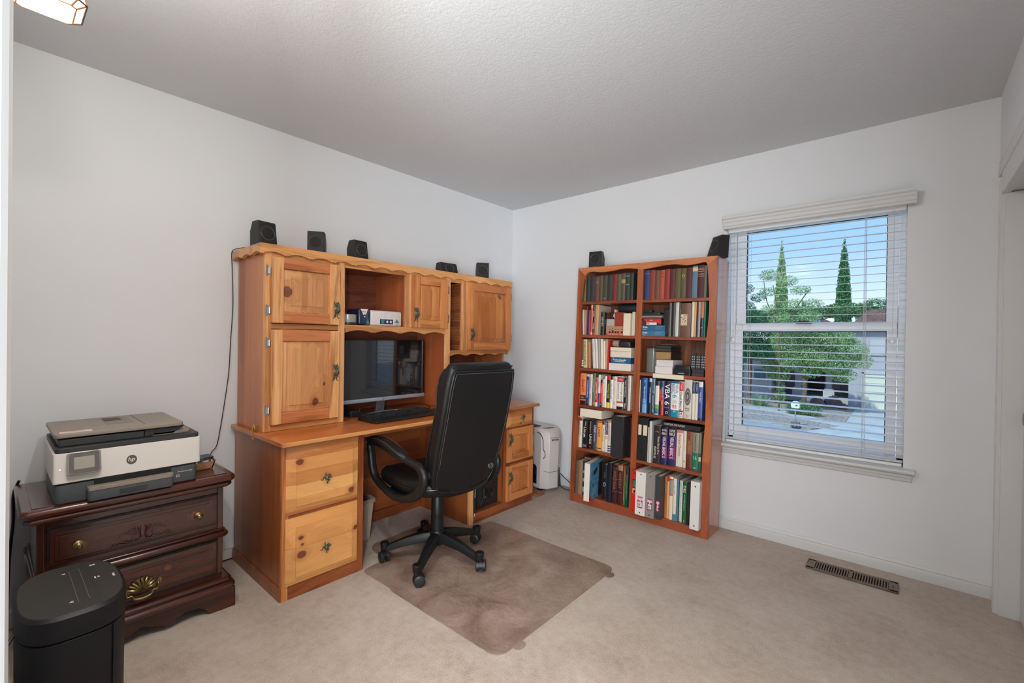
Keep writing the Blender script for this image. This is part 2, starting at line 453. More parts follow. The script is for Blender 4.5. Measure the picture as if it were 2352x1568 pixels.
for i in range(n):
    z = 1.935 - i * .0445
    s = MB(); a = radians(4 if i < 26 else 2)
    s.rbox(1.903, 2.795, -.0215, .0215, -.0013, .0013, .0012, ax='x', n=2)
    Mx = Matrix.Translation((0, .027, z)) @ Matrix.Rotation(a, 4, 'X')
    s.v = [Mx @ v for v in s.v]
    vb(s, 'slat', SLAT)
f = MB(); f.rbox(1.905, 2.793, .006, .052, .574, .590, .004, ax='x'); vb(f, 'bottom_rail', SLAT)
lad = plain((206, 208, 208), .7)
for x in (2.03, 2.62):
    f = MB()
    for yy in (.004, .052): f.tube([(x, yy, 1.96), (x, yy, .585)], .0009, 5)
    f.tube([(x + .006, .028, 1.96), (x + .006, .028, .585)], .0009, 5)
    vb(f, 'ladder_cord', lad)
f = MB(); f.tube(smooth_path([(2.63, -.006, 1.96), (2.632, -.006, 1.3), (2.634, -.006, .70), (2.628, -.008, .64), (2.612, -.014, .60)], 4), .0011, 5); vb(f, 'pull_cord', lad)
for x in (1.945, 2.747):
    f = MB(); f.lathe([(0, -.02), (.010, -.018), (.013, -.006), (.010, .004), (0, .008)], 14); f.tube([(0, 0, .005), (0, 0, .03)], .0015, 6)
    f.build('cord_tassel', VINYL, val, loc=(x - 2.349, -.042, 1.255 - 2.0))
    f = MB(); f.tube([(x, -.012, 1.96), (x, -.012, 1.28)], .001, 5); vb(f, 'lift_cord', lad)

# floor register
reg = thing('floor_register', 'brown metal floor vent set in the carpet below the window', 'vent', (2.597, -.207, 0))
RB = plain((118, 98, 84), .45, .2)
f = MB(); X, Y = .193, .060
f.box(-X, X, -Y, -Y + .014, .002, .010); f.box(-X, X, Y - .014, Y, .002, .010)
f.box(-X, -X + .036, -Y, Y, .002, .010); f.box(X - .036, X, -Y, Y, .002, .010); f.box(-.009, .009, -Y, Y, .002, .010)
f.build('frame', RB, reg, bevel=.0015)
for sgn in (-1, 1):
    for i in range(13):
        x = sgn * (.016 + i * .0113)
        l = MB(); l.box(x - .0028, x + .0028, -Y + .012, Y - .012, .0015, .0085, M=Matrix.Translation((x, 0, .005)) @ Matrix.Rotation(radians(18), 4, 'Y') @ Matrix.Translation((-x, 0, -.005)))
        l.build('louvre', RB, reg)
l = MB(); l.box(.172, .177, -.012, .010, .010, .013); l.build('lever', plain((40, 34, 30), .5), reg)
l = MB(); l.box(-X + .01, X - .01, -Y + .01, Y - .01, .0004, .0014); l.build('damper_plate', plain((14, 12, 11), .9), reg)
# ---------------------------------------------------------------- pine office furniture
PY = ((158, 100, 60), (212, 154, 100), (234, 184, 130)); PR = ((144, 78, 42), (186, 114, 68), (212, 142, 90))
PD = ((106, 50, 24), (142, 76, 38), (168, 98, 52)); PO = ((152, 86, 44), (194, 124, 70), (218, 154, 94))
YV = wood('pine_yellow_upright', *PY, grain='z', seed=.3)
YH = wood('pine_yellow_level', *PY, grain='y', seed=1.3)
RV = wood('pine_red_upright', *PR, grain='z', seed=2.1)
RH_ = wood('pine_red_level', *PR, grain='y', seed=3.7)
OV = wood('pine_orange_upright', *PO, grain='z', seed=4.2); OH = wood('pine_orange_level', *PO, grain='y', seed=5.5)
SIDE = wood('pine_side_boards', (134, 74, 38), (178, 106, 58), (196, 124, 72), grain='z', plank='x', pw=.085, plane='xz', seed=6.0)
DSIDE = wood('desk_side_boards', *PD, grain='z', plank='x', pw=.14, plane='xz', seed=7.0, rough=.3)
DV = wood('desk_red_upright', *PD, grain='z', seed=8.0, rough=.3); DH = wood('desk_red_level', *PD, grain='y', seed=9.0, rough=.3)
TOP = wood('desktop_boards', (132, 64, 28), (172, 94, 44), (194, 118, 60), grain='y', plank='x', pw=.17, plane='xy', seed=1.0, rough=.22)
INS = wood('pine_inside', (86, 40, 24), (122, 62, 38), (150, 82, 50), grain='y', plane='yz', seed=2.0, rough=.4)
EDGE = wood('pine_front_edge', (150, 92, 50), (192, 134, 80), (216, 164, 104), grain='y', seed=3.0)
VERD = plain((74, 88, 72), .4, .35); VERD2 = plain((46, 72, 56), .5, .6)

def frog(mb, z=0, mode='leap'):
    """small patinated frog; local frame: x out of the door, y across, z up"""
    if mode == 'leap':      # a pull arched away from the door
        body = smooth_path([(0, 0, .030), (.012, 0, .026), (.026, 0, .008), (.022, 0, -.008), (.010, -.004, -.020), (.006, -.006, -.034), (0, -.006, -.042)], 4)
        K = len(body); rr = [interp([(0, .005), (.18, .006), (.34, .0105), (.5, .010), (.62, .005), (.8, .0035), (1, .004)], i / (K - 1)) for i in range(K)]
        mb.tube(body, rr, 8, 0, ry=[r * 1.05 for r in rr])
        mb.ell((.008, 0, .034), (.009, .009, .010), 0, 10, 6)
        for s in (-1, 1):
            mb.ell((.012, s * .006, .043), (.0035, .0035, .0035), 0, 6, 4)
            mb.tube(smooth_path([(.016, s * .006, .020), (.012, s * .016, .028), (.003, s * .012, .046), (.0, s * .015, .050)], 3), .0026, 6)
            mb.tube(smooth_path([(.022, s * .007, -.006), (.020, s * .016, .0), (.010, s * .010, -.020), (.0, s * .010, -.040), (.0, s * .014, -.046)], 3), .0028, 6)
            for q in (-1, 0, 1): mb.ell((.002, s * .015 + q * .004, -.049), (.002, .0016, .004), 0, 6, 4)
    else:                   # a knob: the frog seen from above, leaning up to the right
        Rm = Matrix.Rotation(radians(-35), 4, 'X')
        b = MB()
        b.tube([(0, 0, 0), (.018, 0, 0)], .005, 8)
        b.ell((.020, 0, 0), (.009, .011, .016), 0, 10, 6); b.ell((.022, 0, .017), (.008, .009, .009), 0, 10, 6)
        for s in (-1, 1):
            b.ell((.028, s * .006, .021), (.003, .003, .003), 0, 6, 4)
            b.tube(smooth_path([(.019, s * .008, .008), (.016, s * .020, .012), (.016, s * .022, .024)], 3), .0026, 6)
            b.tube(smooth_path([(.018, s * .009, -.008), (.018, s * .021, -.004), (.016, s * .015, -.020), (.016, s * .024, -.026)], 3), .003, 6)
        mb.add([Rm @ v for v in b.v], b.f, 0, True)

def cup_hinge(mb):          # scalloped leaf on the frame and a barrel by the door; x out, y across
    mb.prism([(-.006, -.030), (0, -.026), (.004, -.016), (.003, 0), (.004, .016), (0, .026), (-.006, .030), (-.010, .020), (-.009, 0), (-.010, -.020)], 'x', 0, .002)
    mb.tube([(.006, .008, -.016), (.006, .008, .016)], .0045, 8)
    mb.box(0, .006, .003, .013, -.014, .014)
def panel_door(parent, x, y0, y1, z0, z1, t=.018, st=.055, rail=.055, hy=None, hz=None, hinges=(), hs=1, mats=None, knots=(), ins=.032, name='door', kmat=None):
    ms, mr, mp = mats or (YV, RH_, YV)
    if knots or kmat: mp = wood('pine_panel', *(kmat or PY), grain='z', plank='y', pw=.075, seed=y0, knots=knots)
    m = MB()
    m.box(x, x + t, y0, y0 + st, z0, z1, 0); m.box(x, x + t, y1 - st, y1, z0, z1, 0)
    m.box(x, x + t - .0006, y0 + st, y1 - st, z0, z0 + rail, 1); m.box(x, x + t - .0006, y0 + st, y1 - st, z1 - rail, z1, 1)
    m.box(x, x + .004, y0 + st, y1 - st, z0 + rail, z1 - rail, 0)
    d = m.build(name, [ms, mr], parent, bevel=.002)
    p = MB(); a0, a1, b0, b1 = y0 + st + .001, y1 - st - .001, z0 + rail + .001, z1 - rail - .001
    raised(p, x + .001, x + .003, x + t + .001, a0, a1, b0, b1, ins); p.build('raised_panel', mp, d)
    if hy is not None:
        h = MB(); frog(h); h.v = [v * .92 for v in h.v]; h.build('handle', VERD, d, loc=(x + t, hy, hz), label='green patinated frog pull')
    for hzz in hinges:
        g = MB(); cup_hinge(g)
        if hs < 0: g.v = [Vector((v.x, -v.y, v.z)) for v in g.v]
        g.build('hinge', CHROME, d, loc=(x + .0005, (y0 - .014) if hs > 0 else (y1 + .014), hzz))
    return d
def raised(mb, xb, xo, xi, y0, y1, z0, z1, ins, m=0, st_=.0035):
    o = [(y0, z0), (y1, z0), (y1, z1), (y0, z1)]; i = [(y0 + ins, z0 + ins), (y1 - ins, z0 + ins), (y1 - ins, z1 - ins), (y0 + ins, z1 - ins)]
    vs = [(xb, a, b) for a, b in o] + [(xo, a, b) for a, b in o] + [(xi - st_, a, b) for a, b in i] + [(xi, a, b) for a, b in i]
    fs = []
    for k in range(3):
        for j in range(4):
            fs.append((k * 4 + j, k * 4 + (j + 1) % 4, (k + 1) * 4 + (j + 1) % 4, (k + 1) * 4 + j))
    fs.append((12, 13, 14, 15)); fs.append((3, 2, 1, 0)); mb.add(vs, fs, m)
def drawer_front(parent, x, y0, y1, z0, z1, knots=(), name='drawer', ins=.040, kz=None, pal=None, t=.022, pw=.075):
    m = MB(); raised(m, x, x + .005, x + t + .004, y0, y1, z0, z1, ins)
    mat = wood('pine_drawer', *(pal or ((152, 84, 44), (208, 142, 80), (236, 180, 112))), grain='y', plank='z', pw=pw, knots=knots, seed=z0 * 3 + 1, pmix=.75)
    d = m.build(name, mat, parent)
    h = MB(); frog(h, mode='knob'); h.v = [v * .82 for v in h.v]; h.build('knob', VERD, d, loc=(x + t + .002, (y0 + y1) / 2, kz if kz else (z0 + z1) / 2), label='green patinated frog knob')
    return d
def scallop(y0, y1, zt, zb, n, depth, cusp=.005):
    """board outline with repeated arches and little cusps along its lower edge"""
    pts = [(y1, zt), (y0, zt)]
    w = (y1 - y0) / n
    for k in range(n):
        a = y0 + k * w
        for j in range(9):
            t = j / 8
            pts.append((a + w * (.03 + .94 * t), zb + depth * max(0, sin(pi * t)) ** .9))
        if k < n - 1:
            pts += [(a + w * .985, zb + cusp), (a + w, zb + cusp * 1.4), (a + w * 1.015, zb + cusp)]
    return pts
def strips(mb, pts, zt, ax, a, b, m=0):
    """extrude an outline that is a function graph (top edge straight) as quads strips"""
    low = sorted(pts[2:], key=lambda p: p[0])
    out = []
    for p in low:
        if out and p[0] - out[-1][0] < 1e-5: continue
        out.append(p)
    for p, q in zip(out, out[1:]):
        mb.prism([(p[0], p[1]), (q[0], q[1]), (q[0], zt), (p[0], zt)], ax, a, b, m)

# ---- desk
DY0, DY1 = -2.328, -.466
desk = thing('computer_desk', 'pine computer desk with two pedestals, frog knobs and a kneehole, under the hutch', 'desk', (0, 0, 0))
m = MB()
m.rbox(.022, .690, DY0 - .019, DY1 + .019, .725, .747, .004, ax='y', n=3)
m.build('desktop', [TOP], desk, bevel=.002)
m = MB(); m.box(.684, .6925, DY0 - .018, DY1 + .018, .7265, .7455); m.build('desktop_edge', [EDGE], desk, bevel=.003)
# left pedestal carcass
m = MB()
m.box(.03, .628, DY0, DY0 + .018, 0, .7245, 0)
m.box(.022, .640, DY0 - .006, DY0, 0, .060, 0)
m.build('side_panel', [DSIDE], desk)
m = MB(); m.box(.03, .628, -1.930, -1.912, 0, .7245, 0); m.build('side_panel', [DSIDE], desk)
m = MB(); m.box(.628, .646, DY0, DY0 + .030, 0, .7245, 0); m.box(.628, .646, -1.944, -1.912, 0, .7245, 1); m.box(.628, .6455, DY0 + .03, -1.944, .700, .7245, 2); m.box(.628, .6455, DY0 + .03, -1.944, .0, .067, 2); m.box(.628, .6455, DY0 + .03, -1.944, .37, .40, 2)
m.build('face_frame', [OV, DV, DH], desk, bevel=.001)
drawer_front(desk, .646, -2.313, -1.949, .397, .716, knots=((-2.258, .644, .016), (-1.995, .452, .015)), kz=.545, pw=.062)
drawer_front(desk, .646, -2.313, -1.949, .067, .381, knots=((-2.250, .285, .011), (-2.243, .252, .007), (-2.246, .205, .020), (-1.962, .245, .013)), kz=.205, pw=.16, name='drawer')
# kneehole back with its skirting
m = MB(); m.box(.10, .115, -1.912, -1.135, 0, .7245, 0); m.build('back_panel', wood('kneehole_back', *PD, grain='y', plank='z', pw=.2, seed=3.3), desk)
m = MB(); m.box(.1155, .135, -1.911, -1.136, 0, .065); m.build('skirting', DH, desk, bevel=.002)
m = MB(); m.box(.60, .628, -1.911, -1.136, .700, .7245); m.build('apron', DH, desk)
# right pedestal
m = MB()
DIB = wood('desk_inner_boards', *PD, grain='z', plank='x', pw=.16, plane='xz', seed=5.1)
for q in ((.10, -1.135, -1.117, 0), (.0685, -.798, -.782, .065), (.0685, -.484, -.466, 0)):
    m = MB(); m.box(q[0], .628, q[1], q[2], q[3], .7245, 0); m.build('side_panel', [DIB], desk)
m = MB(); m.box(.05, .068, -1.117, -.466, 0, .7245, 0); m.build('back_panel', DIB, desk)
m = MB(); m.box(.0685, .628, -1.1165, -.4845, .050, .064, 0); m.build('bottom_shelf', DH, desk)
m = MB()
m.box(.628, .646, -1.135, -1.098, 0, .7245, 0); m.box(.628, .646, -.803, -.782, .065, .7245, 1); m.box(.628, .646, -.484, -.466, .0, .7245, 1)
m.box(.628, .6455, -1.098, -.484, 0, .0645, 2); m.box(.628, .6455, -1.098, -.484, .717, .7245, 2); m.box(.628, .6455, -1.098, -.803, .560, .580, 2)
m.box(.628, .6455, -.782, -.484, .578, .590, 2); m.box(.628, .6455, -.782, -.484, .322, .344, 2)
m.build('face_frame', [YV, DV, DH], desk, bevel=.001)
drawer_front(desk, .646, -.783, -.487, .592, .716, knots=((-.64, .615, .008),), ins=.032, kz=.659, pal=PO)
drawer_front(desk, .646, -1.100, -.806, .592, .716, ins=.032, kz=.659, pal=PO)
panel_door(desk, .646, -.782, -.487, .346, .583, hy=-.757, hz=.508, hinges=(.40, .53), hs=-1, mats=(OV, OH, OV), st=.05, rail=.05, ins=.028, kmat=PO)
panel_door(desk, .646, -.782, -.487, .066, .320, hy=-.755, hz=.232, hinges=(.11, .27), hs=-1, mats=(OV, OH, OV), st=.05, rail=.05, ins=.028, knots=((-.530, .215, .010),), kmat=PO)

# ---- hutch
HY0, HY1, HX, HB, HT = -2.316, -.452, .385, .7478, 1.668
hut = thing('desk_hutch', 'knotty pine hutch with scalloped crown, four cabinet doors and open bays, standing on the desk', 'hutch', (0, 0, 0))
m = MB()
m.box(.02, HX - .018, HY0, HY0 + .018, HB, HT, 0)
m.build('side_panel', SIDE, hut)
m = MB(); m.box(.02, HX - .018, HY1 - .018, HY1, 1.12, HT, 0); m.build('side_panel', SIDE, hut)
m = MB(); m.box(.02, .345, -.506, -.486, HB, 1.12, 0); m.build('side_panel', SIDE, hut)
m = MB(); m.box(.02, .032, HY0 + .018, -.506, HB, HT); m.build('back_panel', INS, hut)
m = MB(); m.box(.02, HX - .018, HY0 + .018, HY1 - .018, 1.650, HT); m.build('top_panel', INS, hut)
# dividers, shelves
DVM = wood('divider_boards', (118, 52, 28), (160, 82, 46), (190, 112, 66), grain='z', plank='x', pw=.11, plane='xz', seed=8.8)
for (a, b, c, d_, mt) in ((-1.905, -1.888, HB, 1.65, DVM), (-1.462, -1.446, 1.302, 1.65, DVM), (-1.112, -1.096, HB, 1.65, DVM)):
    m = MB(); m.box(.032, HX - .018, a, b, c, d_); m.build('divider', mt, hut)
m = MB()
# angled look of the dividers' front boards comes from the face frame
m.box(.032, HX - .018, -1.888, -1.112, 1.286, 1.302); m.build('shelf', TOP, hut)
m = MB(); m.box(.032, HX - .018, -1.096, -.470, 1.132, 1.148); m.build('shelf', TOP, hut)
m = MB(); m.box(.032, HX - .018, HY0 + .018, -1.905, 1.272, 1.288); m.build('shelf', TOP, hut)
# face frame
m = MB(); X0, X1 = HX - .018, HX
for a, b, c, d_, k in ((HY0, HY0 + .034, HB, HT, 0), (-1.924, -1.886, HB, HT, 0), (-1.472, -1.420, 1.303, HT, 0), (-1.132, -1.092, HB, HT, 0), (-.979, -.922, 1.148, HT, 0), (-.470, HY1, 1.120, HT, 0)):
    m.box(X0, X1, a, b, c, d_, k)
for a, b, c, d_ in ((HY0 + .034, -1.924, 1.270, 1.297), (HY0 + .034, -1.924, HB, .778), (-1.886, -1.132, 1.283, 1.303), (-1.886, -1.472, 1.628, HT), (HY0 + .034, -1.924, 1.636, HT), (-1.42, -1.132, 1.636, HT), (-1.092, -.979, 1.628, HT), (-.922, -.470, 1.640, HT), (-1.092, -.470, 1.128, 1.148)):
    m.box(X0, X1 - .0005, a, b, c, d_, 1)
m.build('face_frame', [YV, EDGE], hut, bevel=.0012)
# scalloped valances under the shelves
m = MB(); strips(m, scallop(-1.886, -1.132, 1.284, 1.258, 4, .016), 1.284, 'x', X0, X1 - .001); m.build('scalloped_rail', EDGE, hut)
m = MB(); strips(m, scallop(-1.092, -.475, 1.129, 1.108, 4, .013), 1.129, 'x', X0, X1 - .001); m.build('scalloped_rail', EDGE, hut)
# crown: scalloped board on front and left side
m = MB(); strips(m, scallop(HY0 - .028, HY1 + .002, 1.694, 1.6425, 15, .014), 1.694, 'x', HX + .0005, HX + .018)
strips(m, [(0, 0), (0, 0)] + scallop(.010, HX + .0185, 1.694, 1.6425, 3, .014)[2:], 1.694, 'y', HY0 - .028, HY0 - .010, 0)
m.box(.02, HX + .0005, HY0 - .010, HY0, 1.655, 1.69, 0)
m.build('crown_moulding', wood('crown_board', (164, 104, 58), (206, 146, 90), (228, 172, 112), grain='y', seed=6.6), hut, bevel=.001)
m = MB(); m.box(.012, HX + .0005, HY0 - .0105, HY1 + .002, 1.669, 1.6935); m.build('hutch_top', EDGE, hut)
# doors
panel_door(hut, HX, -2.288, -1.925, 1.300, 1.634, hy=-1.948, hz=1.382, hinges=(1.362, 1.562), knots=((-2.212, 1.462, .026),), st=.058, rail=.056, ins=.036)
panel_door(hut, HX, -2.288, -1.925, .782, 1.266, hy=-1.950, hz=1.035, hinges=(.857, 1.198), knots=((-2.06, .882, .020), (-2.01, .975, .009)), st=.056, rail=.058, ins=.034)
panel_door(hut, HX, -1.427, -1.130, 1.299, 1.637, hy=-1.402, hz=1.385, hinges=(1.369, 1.571), hs=-1, mats=(OV, OH, YV), st=.064, rail=.052, ins=.030, kmat=PO)
panel_door(hut, HX, -.928, -.464, 1.149, 1.642, hy=-.900, hz=1.263, hinges=(1.24, 1.57), hs=-1, mats=(OV, RH_, YV), st=.055, rail=.056, ins=.034, knots=((-.600, 1.560, .016), (-.545, 1.20, .009)), kmat=PO)
# roll-out tambour in the narrow bay
m = MB()
for k in range(28):
    z = 1.160 + k * .0168
    m.tube([(.034, -.981, z), (.362, -.981, z)], .0066, 8)
m.build('slotted_rack', wood('slotted_rack', (96, 52, 30), (142, 86, 54), (170, 112, 74), grain='x', seed=4.4), hut)
m = MB(); m.box(.033, HX - .0185, -.979, -.960, 1.149, 1.630); m.build('divider', DVM, hut)
# brass latch clipping hutch to desktop on the left side
m = MB(); SXL = 1.6
m.prism([(-.009, .012), (-.004, .034), (0, .040), (.004, .034), (.009, .012), (.006, .004), (-.006, .004)], 'y', -.003, 0)
m.prism([(-.006, -.012), (-.007, -.030), (0, -.042), (.007, -.030), (.006, -.012)], 'y', -.006, -.003)
m.tube([(0, -.006, .024), (0, -.008, -.024)], .004, 8); m.tube([(-.006, -.005, .008), (.006, -.005, .008)], .003, 6)
m.v = [Vector((v.x * SXL, v.y, v.z)) for v in m.v]; m.build('latch', BRASS, hut, loc=(.325, HY0 - .0005 - .02, .745), label='brass toggle latch')
m = MB(); m.box(.3215, .3285, HY0 - .021, HY0 - .0, .758, .775); m.build('latch_plate', BRASS, hut)
BOOKS=[
(1,0,0.0289,0.0614,0.1887,0.02,0.13,(108,108,58),'olive green cloth book, first from the left on the top left shelf',[],[('SEA', 0.78, 0.84, 0.7, (60, 60, 35))],{}),
(1,0,0.0623,0.0958,0.1877,0.02,0.13,(44,56,50),'dark teal cloth book right of the olive one, top left shelf',[],[],{}),
(1,0,0.0966,0.137,0.1916,0.02,0.13,(50,50,54),'wide slate grey cloth book, third from left on the top left shelf',[],[],{}),
(1,0,0.1384,0.1733,0.189,0.02,0.13,(112,72,58),'rose brown cloth book with pale title, fourth on the top left shelf',[],[('TALES', 0.74, 0.82, 0.7, (215, 180, 150))],{}),
(1,0,0.1741,0.2062,0.193,0.02,0.13,(98,80,56),'tan brown cloth book, fifth on the top left shelf',[],[],{}),
(1,0,0.2071,0.243,0.1927,0.02,0.13,(72,74,52),'dark olive cloth book with small mark at its foot, top left shelf',[],[('O', 0.08, 0.14, 0.35, (190, 185, 160))],{}),
(1,0,0.2438,0.2833,0.1921,0.02,0.13,(50,58,50),'dark green cloth book left of the red one, top left shelf',[],[],{}),
(1,0,0.2849,0.3211,0.1963,0.02,0.13,(136,34,42),'crimson red book between green cloth books, top left shelf',[],[('HISTORY', 0.74, 0.9, 0.5, (90, 20, 26))],{}),
(1,0,0.3219,0.3549,0.1946,0.02,0.13,(92,92,64),'grey olive cloth book right of the red one, top left shelf',[],[],{}),
(1,0,0.3562,0.3887,0.1967,0.02,0.13,(90,88,66),'olive cloth book with a tan paper label, top left shelf',[(0.64, 0.78, (160, 132, 80))],[],{}),
(1,0,0.3899,0.4242,0.1962,0.02,0.13,(56,56,54),'charcoal book with two pale lines across its spine, top left shelf',[],[('MEMOIRS', 0.55, 0.62, 0.8, (170, 165, 150), 1), ('WORKS', 0.87, 0.92, 0.8, (170, 165, 150), 1)],{}),
(1,0,0.4254,0.452,0.1959,0.02,0.13,(48,58,52),'dark green cloth book against the middle post, top left shelf',[],[],{}),
(1,1,0.5077,0.5318,0.1842,0.02,0.13,(66,30,30),'dark maroon book beside the middle post, top right shelf',[],[],{}),
(1,1,0.5333,0.573,0.2051,0.02,0.13,(48,62,112),'navy blue cloth book with gold title, top right shelf',[],[('THE WORKS', 0.82, 0.95, 0.8, (150, 150, 150), 1)],{}),
(1,1,0.5741,0.6111,0.2041,0.02,0.13,(150,62,46),'brick red cloth book right of the navy one, top right shelf',[],[],{}),
(1,1,0.6123,0.6444,0.1995,0.02,0.13,(122,78,58),'worn brown leather book between red books, top right shelf',[],[],{}),
(1,1,0.6458,0.6779,0.2,0.02,0.13,(184,88,58),'bright orange cloth book, top right shelf',[],[('SAGA', 0.72, 0.82, 0.75, (110, 45, 30), 1), ('TALE', 0.86, 0.92, 0.75, (110, 45, 30), 1)],{}),
(1,1,0.6789,0.7154,0.2018,0.02,0.13,(160,48,44),'scarlet cloth book right of the orange one, top right shelf',[],[],{}),
(1,1,0.7162,0.7514,0.2008,0.02,0.13,(98,38,38),'dark red cloth book left of two olive books, top right shelf',[],[],{}),
(1,1,0.7531,0.7893,0.2016,0.02,0.13,(104,92,56),'olive brown cloth book, left one of the two olive books, top right shelf',[],[],{}),
(1,1,0.791,0.8255,0.2006,0.02,0.13,(98,90,54),'olive book with gold medallion on its spine, top right shelf',[(0.67, 0.675, (170, 160, 90))],[('O', 0.7, 0.8, 0.55, (190, 180, 100), 1)],{}),
(1,1,0.8268,0.8629,0.2031,0.02,0.13,(92,38,42),'wine red cloth book left of the light blue one, top right shelf',[],[],{}),
(1,1,0.8648,0.8982,0.21,0.02,0.13,(104,136,160),'light blue book with torn paper at its top, top right shelf',[(0.83, 0.95, (214, 180, 146))],[],{}),
(1,1,0.8994,0.9388,0.214,0.02,0.13,(84,30,40),'dark burgundy book with gold bars on its spine, top right shelf',[(0.66, 0.67, (214, 190, 130)), (0.72, 0.73, (214, 190, 130)), (0.8, 0.81, (214, 190, 130)), (0.86, 0.87, (214, 190, 130)), (0.9, 0.905, (214, 190, 130))],[],{}),
(1,1,0.9399,0.9565,0.2073,0.02,0.13,(120,118,104),'thin grey book at the right end of the top right shelf',[],[],{}),
(2,0,0.0096,0.0348,0.1641,0.02,0.12,(226,214,196),'thin white book leaning at the left end of the second left shelf',[],[],{'lean': -0.055}),
(2,0,0.0421,0.0575,0.1935,0.02,0.13,(224,206,180),'cream paged book leaning beside the thin white one, second left shelf',[],[],{'lean': -0.06}),
(2,0,0.0582,0.0616,0.2197,0.05,0.15,(150,36,34),'red book behind the cream paged one, second left shelf',[],[],{}),
(2,0,0.0829,0.1074,0.1885,0.02,0.15,(62,44,76),'purple book left of the orange-red one, second left shelf',[],[],{}),
(2,0,0.1098,0.1293,0.2303,0.02,0.15,(206,62,50),'tall orange-red book with yellow ends, second left shelf',[(0.9, 1, (190, 150, 80)), (0, 0.1, (200, 160, 90))],[],{}),
(2,0,0.1307,0.1485,0.2298,0.02,0.15,(34,30,32),'tall black book with white title and red foot, second left shelf',[(0, 0.08, (150, 40, 36))],[('SNIPES', 0.55, 0.85, 0.5, (225, 218, 206)), ('VOLUME', 0.2, 0.4, 0.5, (225, 218, 206))],{}),
(2,0,0.15,0.1787,0.2279,0.02,0.19,(196,140,90),'tall tan book with cream cover showing, second left shelf',[],[],{'side': (216, 204, 180)}),
(2,0,0.2157,0.2426,0.1689,-0.005,0.15,(32,30,28),'black coin guide book reading COINS, second left shelf',[],[('COINS', 0.38, 0.8, 0.55, (230, 226, 214), 1, 'stack')],{}),
(2,1,0.7186,0.7368,0.2406,0.02,0.15,(92,88,82),'grey vinyl folder left of the black one, second right shelf',[],[],{}),
(2,1,0.7392,0.7618,0.2324,0.02,0.15,(36,36,38),'black ring folder, second right shelf',[],[],{}),
(2,1,0.7631,0.7854,0.2391,0.02,0.15,(196,192,186),'white pamphlet file right of the black ring folder, second right shelf',[],[],{}),
(2,1,0.7883,0.7983,0.1851,0.02,0.15,(90,84,78),'short grey booklet left of the brown album, second right shelf',[],[],{}),
(2,1,0.8043,0.8685,0.2198,0.01,0.15,(104,70,54),'thick brown album with a picture label on its spine, second right shelf',[],[],{'pic': 1}),
(2,1,0.8693,0.8854,0.233,0.02,0.15,(214,204,186),'tall cream magazine right of the brown album, second right shelf',[],[],{}),
(2,1,0.8861,0.8994,0.2426,0.02,0.15,(206,150,88),'tan orange magazine, second right shelf',[],[],{}),
(2,1,0.9015,0.9106,0.2421,0.02,0.15,(34,34,40),'thin black magazine, second right shelf',[],[],{}),
(2,1,0.912,0.9246,0.2428,0.02,0.15,(160,154,150),'pale grey magazine between dark ones, second right shelf',[],[],{}),
(2,1,0.9267,0.9468,0.24,0.02,0.15,(190,104,58),'orange book with navy lower half, second right shelf',[(0, 0.54, (32, 38, 66))],[('L', 0.22, 0.3, 0.5, (225, 218, 206))],{}),
(2,1,0.9484,0.9573,0.2281,0.02,0.15,(38,108,90),'thin teal green book at the right end of the second right shelf',[],[],{}),
(3,0,0.0418,0.0632,0.218,0.02,0.14,(58,40,70),'purple book with three white squares, third left shelf',[(0.05, 0.1, (225, 218, 206)), (0.13, 0.18, (225, 218, 206)), (0.21, 0.26, (225, 218, 206))],[('VIRTUAL', 0.45, 0.85, 0.4, (170, 150, 170))],{'lean': -0.04}),
(3,0,0.0663,0.0968,0.2165,0.02,0.14,(206,192,150),'cream and black book with jagged title, third left shelf',[],[('WARLOCK DARTS', 0.1, 0.95, 0.5, (28, 28, 30)), ('EXOTIC', 0.5, 0.95, 0.4, (170, 50, 40), -0.5)],{'lean': -0.045}),
(3,0,0.1031,0.1274,0.1996,0.02,0.14,(184,118,62),'orange brown book, third left shelf',[],[],{'lean': -0.05}),
(3,0,0.1321,0.1388,0.2052,0.02,0.14,(90,74,64),'very thin brown book, third left shelf',[],[],{'lean': -0.05}),
(3,0,0.1482,0.1702,0.2226,0.02,0.14,(206,198,190),'off-white manual, leftmost of the white leaning manuals',[],[('APPLICATIONS', 0.45, 0.95, 0.3, (150, 130, 125))],{'lean': -0.09}),
(3,0,0.173,0.1938,0.224,0.02,0.14,(214,204,200),'off-white manual, second of the white leaning manuals',[],[('USER MANUAL', 0.5, 0.95, 0.3, (150, 130, 125))],{'lean': -0.09}),
(3,0,0.2041,0.2126,0.2279,0.02,0.14,(190,186,176),'thin grey white manual right of the two leaning manuals',[],[],{'lean': -0.08}),
(3,0,0.2155,0.2323,0.2241,0.02,0.14,(220,212,196),'white manual with grey foot, third left shelf',[],[],{'lean': -0.05}),
(3,0,0.2335,0.252,0.2114,0.02,0.14,(222,206,176),'cream manual shorter than its neighbours, third left shelf',[],[],{'lean': -0.035}),
(3,0,0.2528,0.2666,0.2229,0.02,0.14,(196,156,132),'pinkish tan manual left of the red book, third left shelf',[],[],{}),
(3,0,0.2687,0.2796,0.2151,0.02,0.14,(188,46,38),'red book beside the stack of white boxes, third left shelf',[],[],{}),
(4,0,0.0411,0.0501,0.2298,0.012,0.17,(200,60,42),'thin red book at the left end of the fourth left shelf',[],[],{}),
(4,0,0.052,0.0998,0.2371,0.012,0.17,(226,132,80),'orange spreadsheet manual with black foot, fourth left shelf',[(0, 0.3, (34, 26, 24)), (0.13, 0.17, (200, 120, 100))],[('Excel 97', 0.4, 0.8, 0.5, (70, 50, 40)), ('BIBLE', 0.2, 0.26, 0.6, (190, 150, 120), 1)],{}),
